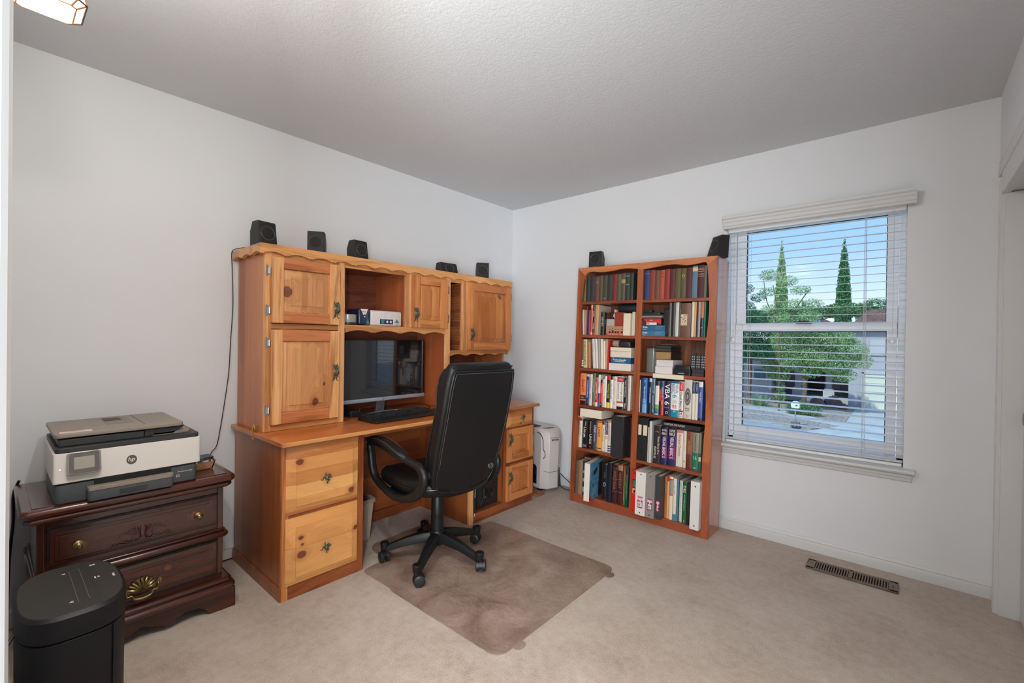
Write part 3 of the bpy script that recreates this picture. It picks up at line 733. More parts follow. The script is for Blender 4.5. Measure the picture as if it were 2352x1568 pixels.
(4,0,0.1029,0.1272,0.2328,0.012,0.17,(32,58,120),'dark blue programming book with white title, fourth left shelf',[(0.93, 1, (200, 200, 190)), (0, 0.05, (30, 30, 34))],[('Writing Excel Macros', 0.22, 0.86, 0.5, (226, 226, 226))],{}),
(4,0,0.1293,0.1538,0.2348,0.012,0.17,(214,208,192),'white book with red and black title, fourth left shelf',[],[('Windows and', 0.5, 0.95, 0.35, (120, 80, 80)), ('UNIX', 0.12, 0.45, 0.45, (150, 30, 50))],{}),
(4,0,0.1551,0.1789,0.2442,0.012,0.17,(92,106,76),'green book with white title, fourth left shelf',[(0.05, 0.1, (190, 90, 70))],[('The Home Page Guide', 0.3, 0.97, 0.4, (210, 214, 200))],{}),
(4,0,0.181,0.2035,0.2158,0.012,0.17,(206,44,54),'red book with white foot and tan top, fourth left shelf',[(0, 0.14, (226, 220, 210)), (0.9, 1, (150, 110, 80))],[('Learn HTML now', 0.18, 0.88, 0.5, (240, 220, 215))],{}),
(4,0,0.2044,0.2215,0.2368,0.012,0.17,(222,218,210),'white book with purple foot, fourth left shelf',[(0, 0.42, (76, 58, 110))],[('Windows', 0.5, 0.9, 0.4, (28, 28, 30))],{}),
(4,0,0.2234,0.2438,0.2005,0.012,0.17,(214,42,38),'red book with black ends, fourth left shelf',[(0, 0.16, (28, 28, 30)), (0.88, 1, (40, 40, 44))],[('Culture', 0.45, 0.84, 0.55, (250, 190, 180)), ('97', 0.05, 0.13, 0.5, (225, 218, 206), 1)],{}),
(4,0,0.2451,0.2571,0.2081,0.012,0.17,(218,212,200),'narrow white book right of the red and black one, fourth left shelf',[],[('Internet', 0.2, 0.5, 0.4, (28, 28, 30))],{}),
(4,0,0.2581,0.275,0.2306,0.012,0.17,(232,228,218),'plain white paperback, fourth left shelf',[],[],{}),
(4,0,0.2763,0.304,0.2377,0.012,0.17,(34,30,28),'black book with yellow foot and red top, fourth left shelf',[(0, 0.17, (232, 200, 60)), (0.86, 1, (190, 40, 40))],[('FrontPage 2000', 0.2, 0.84, 0.5, (226, 206, 60))],{}),
(4,0,0.3056,0.3267,0.2316,0.012,0.17,(228,224,210),'white book with coloured title and black top, fourth left shelf',[(0.9, 1, (28, 28, 30))],[('TCL VISUALIZE', 0.2, 0.88, 0.5, (60, 100, 80))],{}),
(4,0,0.328,0.3578,0.2337,0.012,0.17,(218,208,194),'pale cream software manual with red marks, fourth left shelf',[],[('Netscape', 0.35, 0.75, 0.35, (170, 150, 140)), ('*', 0.85, 0.95, 0.7, (190, 130, 110), 1), ('red', 0.13, 0.25, 0.4, (190, 50, 60))],{}),
(4,0,0.3605,0.4103,0.237,0.012,0.17,(232,226,214),'wide white web manual with red top and black foot',[(0, 0.09, (28, 28, 30)), (0.19, 0.24, (176, 84, 50)), (0.83, 0.98, (176, 40, 62))],[('FrontPage 2000', 0.24, 0.81, 0.36, (28, 28, 30), 0.24), ("Developer's Guide", 0.3, 0.81, 0.26, (60, 50, 50), -0.26), ('SAMS', 0.86, 0.95, 0.7, (220, 180, 180), 1)],{}),
(4,0,0.4141,0.4399,0.2284,0.012,0.17,(34,32,32),'black book with white lettering near the middle post, fourth left shelf',[],[('Teach Your Internet', 0.4, 0.95, 0.35, (225, 218, 206)), ('Wave', 0.05, 0.22, 0.5, (225, 218, 206))],{}),
(4,0,0.4447,0.4668,0.2483,0.012,0.17,(214,198,184),'cream book against the middle post, fourth left shelf',[],[('JAVASCRIPT', 0.55, 0.97, 0.4, (190, 120, 110))],{}),
(5,0,0.0295,0.0512,0.2364,0.0139,0.16,(34,32,34),'black book with yellow foot at the left end of the fifth left shelf',[(0, 0.4, (222, 190, 70)), (0.95, 1, (200, 140, 60))],[('PCs', 0.66, 0.78, 0.5, (225, 218, 206))],{}),
(5,0,0.0528,0.0764,0.2366,0.0151,0.16,(226,218,204),'white book with a red oval at its top, fifth left shelf',[(0.85, 0.96, (190, 40, 40))],[('The New Office', 0.3, 0.84, 0.4, (130, 110, 110))],{}),
(5,0,0.0772,0.1231,0.216,0.0244,0.16,(26,26,28),'thick black book with large white title, fifth left shelf',[],[('Using', 0.78, 0.93, 0.3, (225, 218, 206), 0.1), ('Linux', 0.32, 0.78, 0.5, (225, 218, 206)), ('oo', 0.03, 0.12, 0.7, (170, 170, 170), 1)],{}),
(5,0,0.1239,0.1629,0.2165,0.0343,0.16,(30,28,30),'thinner black book with two line title left of the blue grey one, fifth left shelf',[],[('Introduction to', 0.56, 0.95, 0.32, (220, 180, 150)), ('UNIX', 0.13, 0.54, 0.5, (225, 218, 206)), ('a', 0.04, 0.1, 0.4, (200, 50, 40))],{}),
(5,0,0.1703,0.1993,0.2186,0.0257,0.16,(66,78,92),'blue grey book between the black and orange ones, fifth left shelf',[(0.85, 1, (34, 44, 64))],[('UNIX', 0.58, 0.84, 0.6, (225, 218, 206)), ('Communications', 0.28, 0.56, 0.4, (210, 210, 215))],{}),
(5,0,0.2001,0.2386,0.2202,0.0287,0.16,(232,160,78),'orange book with brown lettering, fifth left shelf',[(0.06, 0.09, (40, 34, 30)), (0.94, 0.98, (170, 60, 30))],[('UNIX', 0.4, 0.85, 0.5, (110, 60, 20))],{}),
(5,0,0.2394,0.2592,0.2235,0.0358,0.16,(218,208,184),'cream book with dark plum top right of the orange one, fifth left shelf',[(0.88, 1, (90, 40, 70))],[('SCO OpenServer', 0.22, 0.86, 0.55, (28, 28, 30))],{}),
(5,0,0.2612,0.2865,0.2301,0.0357,0.16,(228,222,208),'white book with navy title block, fifth left shelf',[(0.55, 1, (36, 40, 96)), (0.4, 0.5, (220, 190, 120))],[('UnixWare', 0.56, 0.97, 0.55, (225, 218, 206))],{}),
(5,0,0.2909,0.3132,0.2315,0.0316,0.16,(226,214,204),'white book with red title and blue stripes, fifth left shelf',[(0.04, 0.08, (40, 60, 110)), (0.11, 0.15, (40, 60, 110)), (0.18, 0.22, (40, 60, 110)), (0.94, 1, (210, 140, 70))],[('Programming UNIX', 0.3, 0.92, 0.5, (170, 40, 50))],{}),
(5,0,0.4636,0.489,0.2765,0.03,0.16,(66,36,38),'dark maroon book between the thick black binder and middle post',[],[],{}),
(6,0,0.0429,0.0674,0.245,0.0,0.18,(96,84,72),'grey brown worn book at the left end of the bottom left shelf',[],[],{}),
(6,0,0.0696,0.1051,0.2545,0.0,0.2,(150,122,88),'tan leather bound book, bottom left shelf',[],[],{}),
(6,0,0.1095,0.1326,0.2584,-0.002,0.18,(50,56,92),'dark blue and white patterned book, bottom left shelf',[(0.1, 0.25, (170, 170, 180)), (0.4, 0.5, (160, 160, 175)), (0.65, 0.72, (150, 150, 170))],[],{}),
(6,0,0.2553,0.2873,0.2535,0.0465,0.2,(30,30,34),'black hardback with a small silver emblem, bottom left shelf',[],[('O', 0.36, 0.48, 0.7, (190, 190, 195), 1), ('ATLAS', 0.62, 0.78, 0.5, (110, 110, 115))],{}),
(6,0,0.3104,0.3444,0.2814,0.0085,0.22,(22,26,40),'taller navy black hardback, bottom left shelf',[],[],{}),
(6,0,0.3452,0.3871,0.2776,0.0183,0.2,(62,28,32),'left maroon gilt volume on the bottom left shelf',[(0.9, 0.91, (140, 100, 70)), (0.62, 0.63, (140, 100, 70)), (0.3, 0.31, (140, 100, 70))],[('WORLD BOOK', 0.35, 0.85, 0.5, (150, 110, 80))],{}),
(6,0,0.3879,0.4265,0.2836,0.0233,0.2,(66,28,32),'right maroon gilt volume with torn top, bottom left shelf',[(0.85, 0.99, (170, 120, 90)), (0.62, 0.63, (140, 100, 70)), (0.3, 0.31, (140, 100, 70))],[('HISTORY', 0.4, 0.8, 0.5, (150, 110, 80))],{}),
(6,0,0.4273,0.4339,0.2792,0.0346,0.2,(196,110,60),'thin red and yellow booklet, bottom left shelf',[(0, 0.1, (220, 60, 50)), (0.9, 1, (200, 50, 50))],[],{}),
(6,0,0.4432,0.4518,0.2845,0.0189,0.2,(40,116,66),'thin bright green booklet, bottom left shelf',[],[],{}),
(6,0,0.458,0.4752,0.2855,0.0094,0.2,(32,56,48),'dark green volume beside the red binder, bottom left shelf',[],[('ENCYCLOPEDIA AMERICAS', 0.1, 0.9, 0.5, (130, 150, 130))],{}),
(4,1,0.5161,0.5275,0.2351,0.012,0.17,(62,50,76),'dark purple book beside the middle post, fourth right shelf',[],[],{}),
(4,1,0.5291,0.5395,0.2254,0.012,0.17,(214,206,190),'thin white book between dark spines, fourth right shelf',[],[],{}),
(4,1,0.5406,0.5545,0.2405,0.012,0.17,(44,48,70),'dark indigo book left of the bright blue one, fourth right shelf',[],[],{}),
(4,1,0.5564,0.5876,0.2412,0.012,0.2,(38,92,168),'bright blue health book with white title, fourth right shelf',[(0, 0.25, (120, 170, 210)), (0.25, 0.4, (80, 130, 190))],[('Take Care of Yourself', 0.28, 0.76, 0.35, (235, 240, 245)), ('o', 0.86, 0.95, 0.35, (150, 200, 235), 1)],{}),
(4,1,0.6034,0.6218,0.2424,0.012,0.17,(36,34,36),'black coin grading book with cream top, fourth right shelf',[(0.9, 1, (214, 200, 170))],[('COIN GRADING', 0.2, 0.86, 0.5, (225, 218, 206))],{}),
(4,1,0.6231,0.6444,0.2503,0.012,0.17,(48,66,84),'dark teal book with grey blue top, fourth right shelf',[(0.56, 0.95, (96, 130, 150))],[('BATTLE', 0.6, 0.9, 0.5, (40, 60, 80)), ('VISUALBASIC.NET', 0.05, 0.52, 0.45, (170, 200, 215))],{}),
(4,1,0.6481,0.6742,0.2255,0.012,0.17,(222,218,208),'white book with black top and green to blue foot, fourth right shelf',[(0.87, 1, (28, 28, 30)), (0.18, 0.3, (110, 170, 60)), (0.08, 0.18, (50, 130, 130)), (0.03, 0.08, (40, 90, 160))],[],{}),
(4,1,0.6752,0.6879,0.2231,0.012,0.17,(36,30,32),'black book with red middle, fourth right shelf',[(0.42, 0.78, (196, 60, 44))],[],{}),
(4,1,0.6891,0.7081,0.2308,0.012,0.17,(208,62,50),'red book with blue upper half, fourth right shelf',[(0.55, 1, (40, 90, 140))],[('OFFICE 97', 0.5, 0.85, 0.5, (225, 218, 206)), ('Using', 0.3, 0.46, 0.5, (225, 218, 206))],{}),
(4,1,0.7095,0.7548,0.2336,0.012,0.17,(30,28,62),'navy book with very large white lettering, fourth right shelf',[],[('VBA 6', 0.3, 0.93, 0.75, (240, 240, 240)), ('O', 0.06, 0.14, 0.4, (225, 218, 206), 1), ('DEVELOPER', 0.22, 0.27, 0.7, (150, 150, 180), 1)],{}),
(4,1,0.7567,0.8104,0.2359,0.012,0.17,(228,228,222),'widest white book, with teal lettering and teal foot, fourth right shelf',[(0, 0.2, (24, 136, 164)), (0.94, 1, (26, 90, 130))],[('VISUAL', 0.66, 0.92, 0.34, (20, 110, 150), 0.24), ('BASIC', 0.66, 0.92, 0.4, (20, 90, 140), -0.22), ('6', 0.5, 0.66, 0.6, (20, 140, 170)), ('FROM THE', 0.42, 0.47, 0.5, (28, 28, 30), 1), ('GROUND UP', 0.37, 0.42, 0.55, (28, 28, 30), 1), ('ne', 0.24, 0.34, 0.5, (210, 50, 40), 1), ('Que', 0.13, 0.19, 0.3, (225, 218, 206), 1)],{}),
(4,1,0.8121,0.8393,0.2375,0.012,0.17,(226,218,208),'white book with a red panel at its top and a red 24 at its foot',[(0.74, 0.98, (196, 32, 48)), (0.17, 0.2, (28, 28, 30))],[('Teach', 0.78, 0.95, 0.45, (240, 200, 200)), ('Visual Basic 6', 0.21, 0.72, 0.55, (50, 40, 44)), ('24', 0.08, 0.16, 0.75, (190, 40, 50), 1), ('hours', 0.02, 0.08, 0.6, (28, 28, 30), 1)],{}),
(4,1,0.8431,0.8925,0.2549,0.012,0.17,(206,196,184),'wide cream book with a grey photo on its spine, fourth right shelf',[],[('BARNES', 0.24, 0.28, 0.55, (28, 28, 30), 1), ('WALKER', 0.19, 0.23, 0.55, (28, 28, 30), 1), ('A', 0.05, 0.1, 0.25, (200, 40, 40), 1)],{'pic': 2}),
(4,1,0.8958,0.9136,0.2461,0.012,0.17,(222,214,198),'left cream book with navy title block, fourth right shelf',[(0.68, 0.98, (40, 60, 90))],[('PHYSICS', 0.72, 0.94, 0.4, (160, 180, 200))],{}),
(4,1,0.9148,0.9327,0.2478,0.012,0.17,(220,212,196),'right cream book with navy title block, fourth right shelf',[(0.68, 0.98, (36, 54, 84))],[('ALGEBRA', 0.72, 0.94, 0.4, (160, 180, 200))],{}),
(4,1,0.9359,0.9616,0.2479,0.012,0.17,(66,84,158),'blue book with white top at the right end of the fourth right shelf',[(0.86, 1, (226, 222, 210)), (0, 0.06, (30, 30, 50))],[('Visual Basic', 0.35, 0.84, 0.35, (210, 216, 240))],{}),
(5,1,0.6138,0.6218,0.237,-0.0041,0.16,(190,184,170),'thin cream pamphlet right of the black binders, fifth right shelf',[],[],{}),
(5,1,0.6245,0.6426,0.2811,-0.008,0.22,(196,196,188),'tall white book with a green strip on top, fifth right shelf',[],[],{'top': (30, 120, 76)}),
(5,1,0.6434,0.6923,0.2497,0.0211,0.2,(44,38,42),'dark photo software book with white title, fifth right shelf',[],[('Paint Shop Pro', 0.22, 0.74, 0.34, (225, 218, 206), 0.22), ('PHOTO X2', 0.12, 0.44, 0.3, (225, 218, 206), -0.22), ('f', 0.78, 0.92, 0.5, (170, 110, 90))],{}),
(5,1,0.6931,0.7356,0.245,0.0311,0.2,(58,34,88),'left one of the two purple books reading SUPER BIBLE, fifth right shelf',[(0, 0.15, (34, 44, 92)), (0.15, 0.5, (112, 32, 92)), (0.78, 1, (34, 26, 48))],[('SUPER', 0.89, 0.97, 0.8, (225, 218, 206), 1), ('BIBLE', 0.8, 0.88, 0.8, (225, 218, 206), 1), ('VISUAL BASIC 5', 0.18, 0.76, 0.5, (240, 236, 240), 0.05)],{}),
(5,1,0.7364,0.7886,0.2461,0.0465,0.2,(66,34,96),'right one of the two purple books reading SUPER BIBLE, fifth right shelf',[(0, 0.15, (34, 44, 92)), (0.15, 0.5, (122, 32, 96)), (0.78, 1, (34, 26, 48))],[('SUPER', 0.89, 0.97, 0.75, (225, 218, 206), 1), ('BIBLE', 0.8, 0.88, 0.75, (225, 218, 206), 1), ('VISUAL BASIC 5', 0.18, 0.76, 0.48, (240, 236, 240), 0.0)],{}),
(5,1,0.7909,0.8335,0.2417,0.05,0.15,(224,212,198),'white chemistry book with red title, fifth right shelf',[(0.92, 1, (206, 120, 110))],[('Biological Chemistry', 0.28, 0.88, 0.5, (176, 50, 44))],{}),
(5,1,0.8353,0.8557,0.2405,0.05,0.15,(216,206,190),'narrow cream book right of the chemistry book, fifth right shelf',[],[('Elementary Chemistry', 0.35, 0.9, 0.3, (150, 140, 130)), ('A', 0.14, 0.22, 0.5, (28, 28, 30), 1)],{}),
(5,1,0.8579,0.8957,0.2402,0.0492,0.15,(132,74,50),'brown algebra textbook with darker foot, fifth right shelf',[(0, 0.38, (110, 48, 38))],[('Basic', 0.8, 0.9, 0.25, (30, 24, 20)), ('ALGEBRA', 0.42, 0.76, 0.5, (170, 130, 90))],{}),
(5,1,0.8971,0.9353,0.2411,0.05,0.15,(142,136,116),'grey textbook with bright green foot, fifth right shelf',[(0, 0.46, (26, 116, 84))],[('Chemical Process', 0.5, 0.96, 0.3, (50, 50, 40)), ('12', 0.28, 0.36, 0.5, (225, 218, 206), 1), ('RH', 0.03, 0.07, 0.4, (225, 218, 206), 1)],{}),
(5,1,0.9369,0.9515,0.244,0.05,0.15,(120,124,104),'grey and teal textbook at the right end of the fifth right shelf',[(0, 0.46, (44, 92, 90)), (0.24, 0.36, (216, 190, 160))],[],{}),
(6,1,0.7302,0.7523,0.276,0.0129,0.2,(176,108,66),'orange brown softcover manual right of the dark grey binder',[],[('DESIGN TECHNIQUES', 0.1, 0.9, 0.4, (90, 50, 30))],{}),
(6,1,0.7531,0.7653,0.2798,0.0206,0.2,(226,170,120),'peach paperback with red spine end, bottom right shelf',[(0.88, 1, (190, 50, 40))],[],{}),
(6,1,0.769,0.7931,0.2828,0.0146,0.2,(226,208,180),'cream book with a grey title block, bottom right shelf',[(0.58, 0.92, (150, 144, 130)), (0.56, 0.58, (190, 50, 40)), (0.92, 0.95, (190, 50, 40))],[],{}),
(6,1,0.7961,0.8173,0.2773,0.012,0.2,(224,216,200),'white book with teal foot, bottom right shelf',[(0, 0.16, (70, 130, 146))],[('Best Practices', 0.5, 0.95, 0.3, (60, 60, 60))],{}),
(6,1,0.819,0.8311,0.2783,0.012,0.2,(76,120,136),'thin blue teal book left of the spiral notebook',[],[],{}),
(6,1,0.8484,0.855,0.2708,0.0171,0.2,(222,216,202),'thin white booklet left of the green book, bottom right shelf',[],[],{}),
(6,1,0.8558,0.8819,0.2637,0.0196,0.2,(22,92,50),'bright green book with white lettering near the slim white binder, bottom right shelf',[],[('DB2', 0.72, 0.95, 0.6, (225, 218, 206)), ('for the COBOL programmer', 0.3, 0.7, 0.35, (190, 220, 200)), ('J', 0.03, 0.09, 0.5, (225, 218, 206), 1)],{}),
(6,1,0.8889,0.896,0.2766,0.0032,0.2,(30,30,32),'thin black folder right of the green book, left of its twin',[],[],{}),
(6,1,0.8976,0.9057,0.28,0.0018,0.2,(36,36,38),'thin black folder left of the slim white binder',[],[],{}),
]
# ---------------------------------------------------------------- bookcase
BKO = Vector((.858, -.275, 0)); BKR = Euler((radians(-1.4), radians(.8), 0))
BKM = Matrix.Translation(BKO) @ BKR.to_matrix().to_4x4()
BV = wood('bookcase_upright', (118, 56, 32), (154, 80, 46), (184, 108, 66), grain='z', plane='xz', seed=1.1, gain=1.0)
BT = wood('bookcase_top_rail', (144, 78, 42), (184, 110, 64), (204, 132, 82), grain='x', plane='xz', seed=2.2)
BSH = wood('bookcase_shelf', (106, 48, 32), (138, 68, 44), (158, 86, 58), grain='x', plane='xz', seed=3.2)
BSD = wood('bookcase_side', (128, 66, 42), (166, 96, 66), (186, 120, 86), grain='z', plank='y', pw=.08, plane='yz', seed=4.2, rough=.2, coat=.6)
BBK = wood('bookcase_back', (84, 48, 30), (120, 74, 50), (146, 96, 66), grain='z', plane='xz', seed=5.2)
bk = thing('bookcase', 'tall reddish pine bookcase crammed with books, against the wall left of the window', 'bookcase', BKO, rot=BKR)
BW, BHt, BD = 1.027, 1.787, .228
SHZ = {1: 1.528, 2: 1.276, 3: 1.024, 4: .745, 5: .417, 6: .067}
m = MB(); m.box(0, .019, .019, BD, 0, BHt); m.build('side_panel', BSD, bk); m = MB(); m.box(BW - .019, BW, .019, BD, 0, BHt); m.build('side_panel', BSD, bk)
m = MB(); m.box(.019, BW - .019, BD - .008, BD, .04, BHt - .01); m.build('back_panel', BBK, bk)
m = MB(); m.box(.019, BW - .019, .019, BD - .008, BHt - .019, BHt); m.build('top_panel', BSD, bk, bevel=.001)
m = MB(); m.box(.504, .522, .019, BD - .008, .067, BHt - .019); m.build('divider', BV, bk)
for r, z in SHZ.items():
    for a, b in ((.019, .504), (.522, BW - .019)):
        m = MB(); m.box(a, b, .0185, BD - .0085, z - .019, z); m.build('shelf', BSH, bk)
# front frame: wavy stiles, arched top rail, mid post, shelf lippings, plinth
def stile(sgn):
    prof = [(0, .038), (.30, .043), (.45, .050), (.6, .046), (.75, .040), (.92, .043), (1.05, .052), (1.2, .056), (1.3, .050), (1.42, .042), (1.52, .044), (1.62, .052), (1.69, .058), (1.735, .062), (1.787, .062)]
    pts = smooth_path([(w, z, 0) for z, w in prof], 3)
    mm = MB(); out = [(p.x, p.y) for p in pts]
    for p, q in zip(out, out[1:]):
        a, b = (p[0], q[0])
        x = lambda w: w if sgn > 0 else BW - w
        mm.prism([(x(0), p[1]), (x(a), p[1]), (x(b), q[1]), (x(0), q[1])], 'y', 0, .0188)
    return mm
for s in (1, -1): stile(s).build('stile', BV, bk)
m = MB(); low = smooth_path([(.060, 1.700, 0), (.066, 1.728, 0), (.085, 1.747, 0), (.13, 1.753, 0), (.21, 1.744, 0), (.30, 1.748, 0), (.38, 1.757, 0), (.47, 1.750, 0), (.513, 1.740, 0), (.557, 1.742, 0), (.65, 1.752, 0), (.75, 1.757, 0), (.83, 1.744, 0), (.90, 1.748, 0), (.945, 1.755, 0), (.962, 1.742, 0), (.967, 1.700, 0)], 4)
for p, q in zip(low, low[1:]):
    if q.x - p.x > 1e-5: m.prism([(p.x, p.y), (q.x, q.y), (q.x, BHt), (p.x, BHt)], 'y', -.0004, .0184)
m.prism([(0, BHt), (.062, 1.73), (.062, BHt)], 'y', -.0004, .0184); m.prism([(BW, BHt), (BW - .062, BHt), (BW - .062, 1.73)], 'y', -.0004, .0184)
m.build('top_rail', BT, bk)
m = MB(); m.box(.492, .535, .0005, .0184, .066, 1.742); m.build('middle_post', BV, bk, bevel=.001)
for r, z in SHZ.items():
    if r == 6: continue
    for a, b in ((.036, .492), (.535, BW - .036)):
        m = MB(); m.box(a, b, .001, .0182, z - .0205, z); m.build('shelf_edge', BSH, bk, bevel=.001)
m = MB(); m.box(.036, BW - .036, .0008, .0183, 0, .0665); m.build('plinth', wood('bookcase_plinth', (112, 52, 32), (146, 74, 46), (170, 96, 62), grain='x', plane='xz', seed=7.3), bk, bevel=.001)

# ---- books and binders
def pap(): return plain((222, 210, 186), .8)
def bookmesh(w, h, dep, col, bands, texts, opt, gloss=.45):
    """local frame: x across the spine 0..w, y into the shelf, z up"""
    mats = [plain(col, gloss, gain=BG), plain((218, 204, 178), .85)]; ix = {}
    def mi(c):
        c = tuple(c)
        if c not in ix: ix[c] = len(mats); mats.append(plain(c, gloss, gain=BG))
        return ix[c]
    m = MB(); t = min(.0022, w * .18); rnd = w > .016
    hard = opt.get('hard', rnd)
    # cover boards and pages
    m.box(0, t, .004, dep, 0, h, 0); m.box(w - t, w, .004, dep, 0, h, 0)
    if opt.get('side'): m.box(w, w + .0004, .004, dep, .002, h - .002, mi(opt['side']))
    ins = .003 if hard else .0006
    m.box(t, w - t, .006, dep - .004, ins, h - ins, mi(opt['top']) if opt.get('top') else 1)
    # spine, gently rounded, cut into coloured bands
    cuts = sorted(set([0.0, 1.0] + [v for b in bands for v in (max(0, b[0]), min(1, b[1]))]))
    K = 6 if rnd else 2; bul = .004 if rnd else .001
    def sp(u): return (u * w, .004 - bul * (1 - (2 * u - 1) ** 2))
    for a, b in zip(cuts, cuts[1:]):
        c = 0; mid = (a + b) / 2
        for bd in bands:
            if bd[0] <= mid <= bd[1]: c = mi(bd[2])
        for k in range(K):
            p, q = sp(k / K), sp((k + 1) / K)
            m.add([(p[0], p[1], a * h), (q[0], q[1], a * h), (q[0], q[1], b * h), (p[0], p[1], b * h)], [(0, 1, 2, 3)], c, rnd)
    m.add([(sp(k / K)[0], sp(k / K)[1], h) for k in range(K + 1)] + [(0, .006, h), (w, .006, h)][::-1], [tuple(range(K + 3))], 0)
    for tx in texts:
        s, a, b, wf, c = tx[:5]; horiz = len(tx) > 5 and tx[5] == 1; off = tx[5] if len(tx) > 5 and tx[5] != 1 else 0
        zc = (a + b) / 2 * h; L = (b - a) * h; xc = w / 2 + off * w; yy = .004 - bul * (1 - (2 * xc / w - 1) ** 2) - .0004
        if len(tx) > 6:      # letters stacked
            for i, ch in enumerate(s):
                m.text(ch, (xc, yy, b * h - L * (i + .5) / len(s)), (1, 0, 0), (0, 0, 1), w * wf, L / len(s) * .8, mi(c), .01)
        elif horiz: m.text(s, (xc, yy, zc), (1, 0, 0), (0, 0, 1), w * wf, L, mi(c), .01)
        else: m.text(s, (xc, yy, zc), (0, 0, -1), (1, 0, 0), L, w * wf, mi(c), .01)
    pc = opt.get('pic')
    if pc == 1:              # album label: coloured scrap picture and corner ties
        m.box(w * .02, w * .66, -.0012, .001, h * .34, h * .67, mi((206, 180, 150)))
        rg = random.Random(3)
        for i in range(26):
            cx, cz, rr_ = w * rg.uniform(.07, .60), h * rg.uniform(.36, .64), w * rg.uniform(.03, .07)
            cc = mi(rg.choice([(96, 116, 160), (60, 70, 60), (150, 60, 50), (226, 214, 190), (70, 90, 60), (190, 160, 110)]))
            m.add([(cx + rr_ * cos(q), -.0015 - i * .00001, cz + rr_ * sin(q)) for q in [k * pi / 3 for k in range(6)]], [tuple(range(6))], cc)
        for zz in (.27, .74):
            for q in (-1, 1): m.tube([(w * .88 - .006 * q, .001, h * zz - .006), (w * .88 + .006 * q, .001, h * zz + .006)], .0009, 4, mi((150, 110, 80)))
    if pc == 2:              # grey oval photograph
        n = 20; cx, cz = w * .5, h * .56
        for rr_, c, dy in ((1, (90, 84, 80), 0), (.8, (140, 134, 128), .0002), (.55, (74, 70, 68), .0004), (.3, (160, 152, 144), .0006)):
            m.add([(cx + w * .40 * rr_ * cos(2 * pi * k / n), -.0012 - dy, cz + h * .22 * rr_ * sin(2 * pi * k / n)) for k in range(n)], [tuple(range(n))], mi(c))
    return m, mats
BG = 1.1
def place(o, u, d, w, lean=0):
    o.matrix_world = BKM @ Matrix.Translation((u, d, w)) @ Matrix.Rotation(lean, 4, 'Y')
GN = {(1, 0): 'cloth books on the top left shelf', (1, 1): 'cloth books on the top right shelf', (2, 0): 'books on the second left shelf', (2, 1): 'books and folders on the second right shelf',
      (3, 0): 'books and manuals on the third left shelf', (4, 0): 'computer books on the fourth left shelf', (4, 1): 'computer books on the fourth right shelf',
      (5, 0): 'computer books on the fifth left shelf', (5, 1): 'textbooks on the fifth right shelf', (6, 0): 'large books on the bottom left shelf', (6, 1): 'softcovers on the bottom right shelf'}
lastx = {(6, 1): .7400}
for (r, c, u0, u1, h, d, dep, col, lab, bands, texts, opt) in BOOKS:
    lo_, hi_ = ((.0205, .5025) if c == 0 else (.5235, 1.0065))
    if opt.get('lean', 0) < 0 and (r, c) not in lastx: lo_ += h * -opt['lean'] + .001
    u0 = max(u0, lo_, lastx.get((r, c), 0)); u1 = min(max(u1, u0 + .006), hi_)
    lastx[(r, c)] = u1 + .0004
    nxt = SHZ[r - 1] - .0215 - SHZ[r] if r > 1 else .215
    h = min(h, nxt - .002)
    dep = min(dep, BD - .010 - d) if d > -.03 else dep
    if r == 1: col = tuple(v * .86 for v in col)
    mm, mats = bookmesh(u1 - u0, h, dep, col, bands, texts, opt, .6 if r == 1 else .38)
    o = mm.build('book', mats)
    cat = 'book'
    if 'folder' in lab: o.name = 'folder'; cat = 'folder'
    elif 'manual' in lab and r == 3: o.name = 'manual'; cat = 'manual'
    elif 'album' in lab: o.name = 'photo_album'; cat = 'album'
    elif 'magazine' in lab: o.name = 'magazine'; cat = 'magazine'
    tag(o, lab, cat, GN[(r, c)])
    ln = opt.get('lean', 0)
    place(o, u0, d, SHZ[r] + .0003 + (abs((u1 - u0) * sin(ln)) if ln > 0 else 0), ln)
def pagebox(mb, x0, x1, y0, y1, z0, z1, cover, page, t=.002, m0=0, m1=1):
    mb.box(x0, x1, y0, y1, z0, z0 + t, m0); mb.box(x0, x1, y0, y1, z1 - t, z1, m0); mb.box(x0 + .002, x1 - .002, y0 + .0, y1 - .003, z0 + t, z1 - t, m1)
def shelfobj(mb, name, mats, label, cat, r, u, d, z=0, group=None, bevel=0, rot=0):
    o = mb.build(name, mats, bevel=bevel); tag(o, label, cat, group); o.matrix_world = BKM @ Matrix.Translation((u, d, SHZ[r] + .0003 + z)) @ Matrix.Rotation(rot, 4, 'Z'); return o
P_ = lambda *c, r=.5: plain(c, r, gain=BG)
# horizontal books lying on the rows
m = MB(); pagebox(m, 0, .212, 0, .17, 0, .031, None, None); shelfobj(m, 'book', [P_(190, 180, 160), P_(224, 214, 192, r=.85)], 'cream paged book lying flat on top of the fourth right shelf row', 'book', 4, .632, -.004, .2485, bevel=.001)
m = MB(); pagebox(m, 0, .188, 0, .19, 0, .062, None, None); shelfobj(m, 'book', [P_(200, 190, 170), P_(228, 218, 198, r=.85)], 'thick cream phone directory lying flat across the fifth left shelf books', 'book', 5, .064, .0, .2385, bevel=.001)
m = MB(); pagebox(m, 0, .255, 0, .12, 0, .028, None, None); m.text('CHARTING THE FUTURE', (.085, 0, .016), (1, 0, 0), (0, 0, 1), .14, .012, 2, .01)
m.text('CHARTING THE FUTURE', (.085, -.0001, .016), (1, 0, 0), (0, 0, 1), .14, .012, 2, .01)
m.box(0, .255, -.0002, .002, 0, .028, 0)
shelfobj(m, 'book', [P_(34, 32, 34), P_(60, 56, 54), P_(220, 216, 210)], 'black book reading CHARTING THE FUTURE lying flat on the fifth right shelf', 'book', 5, .690, .045, .2545)
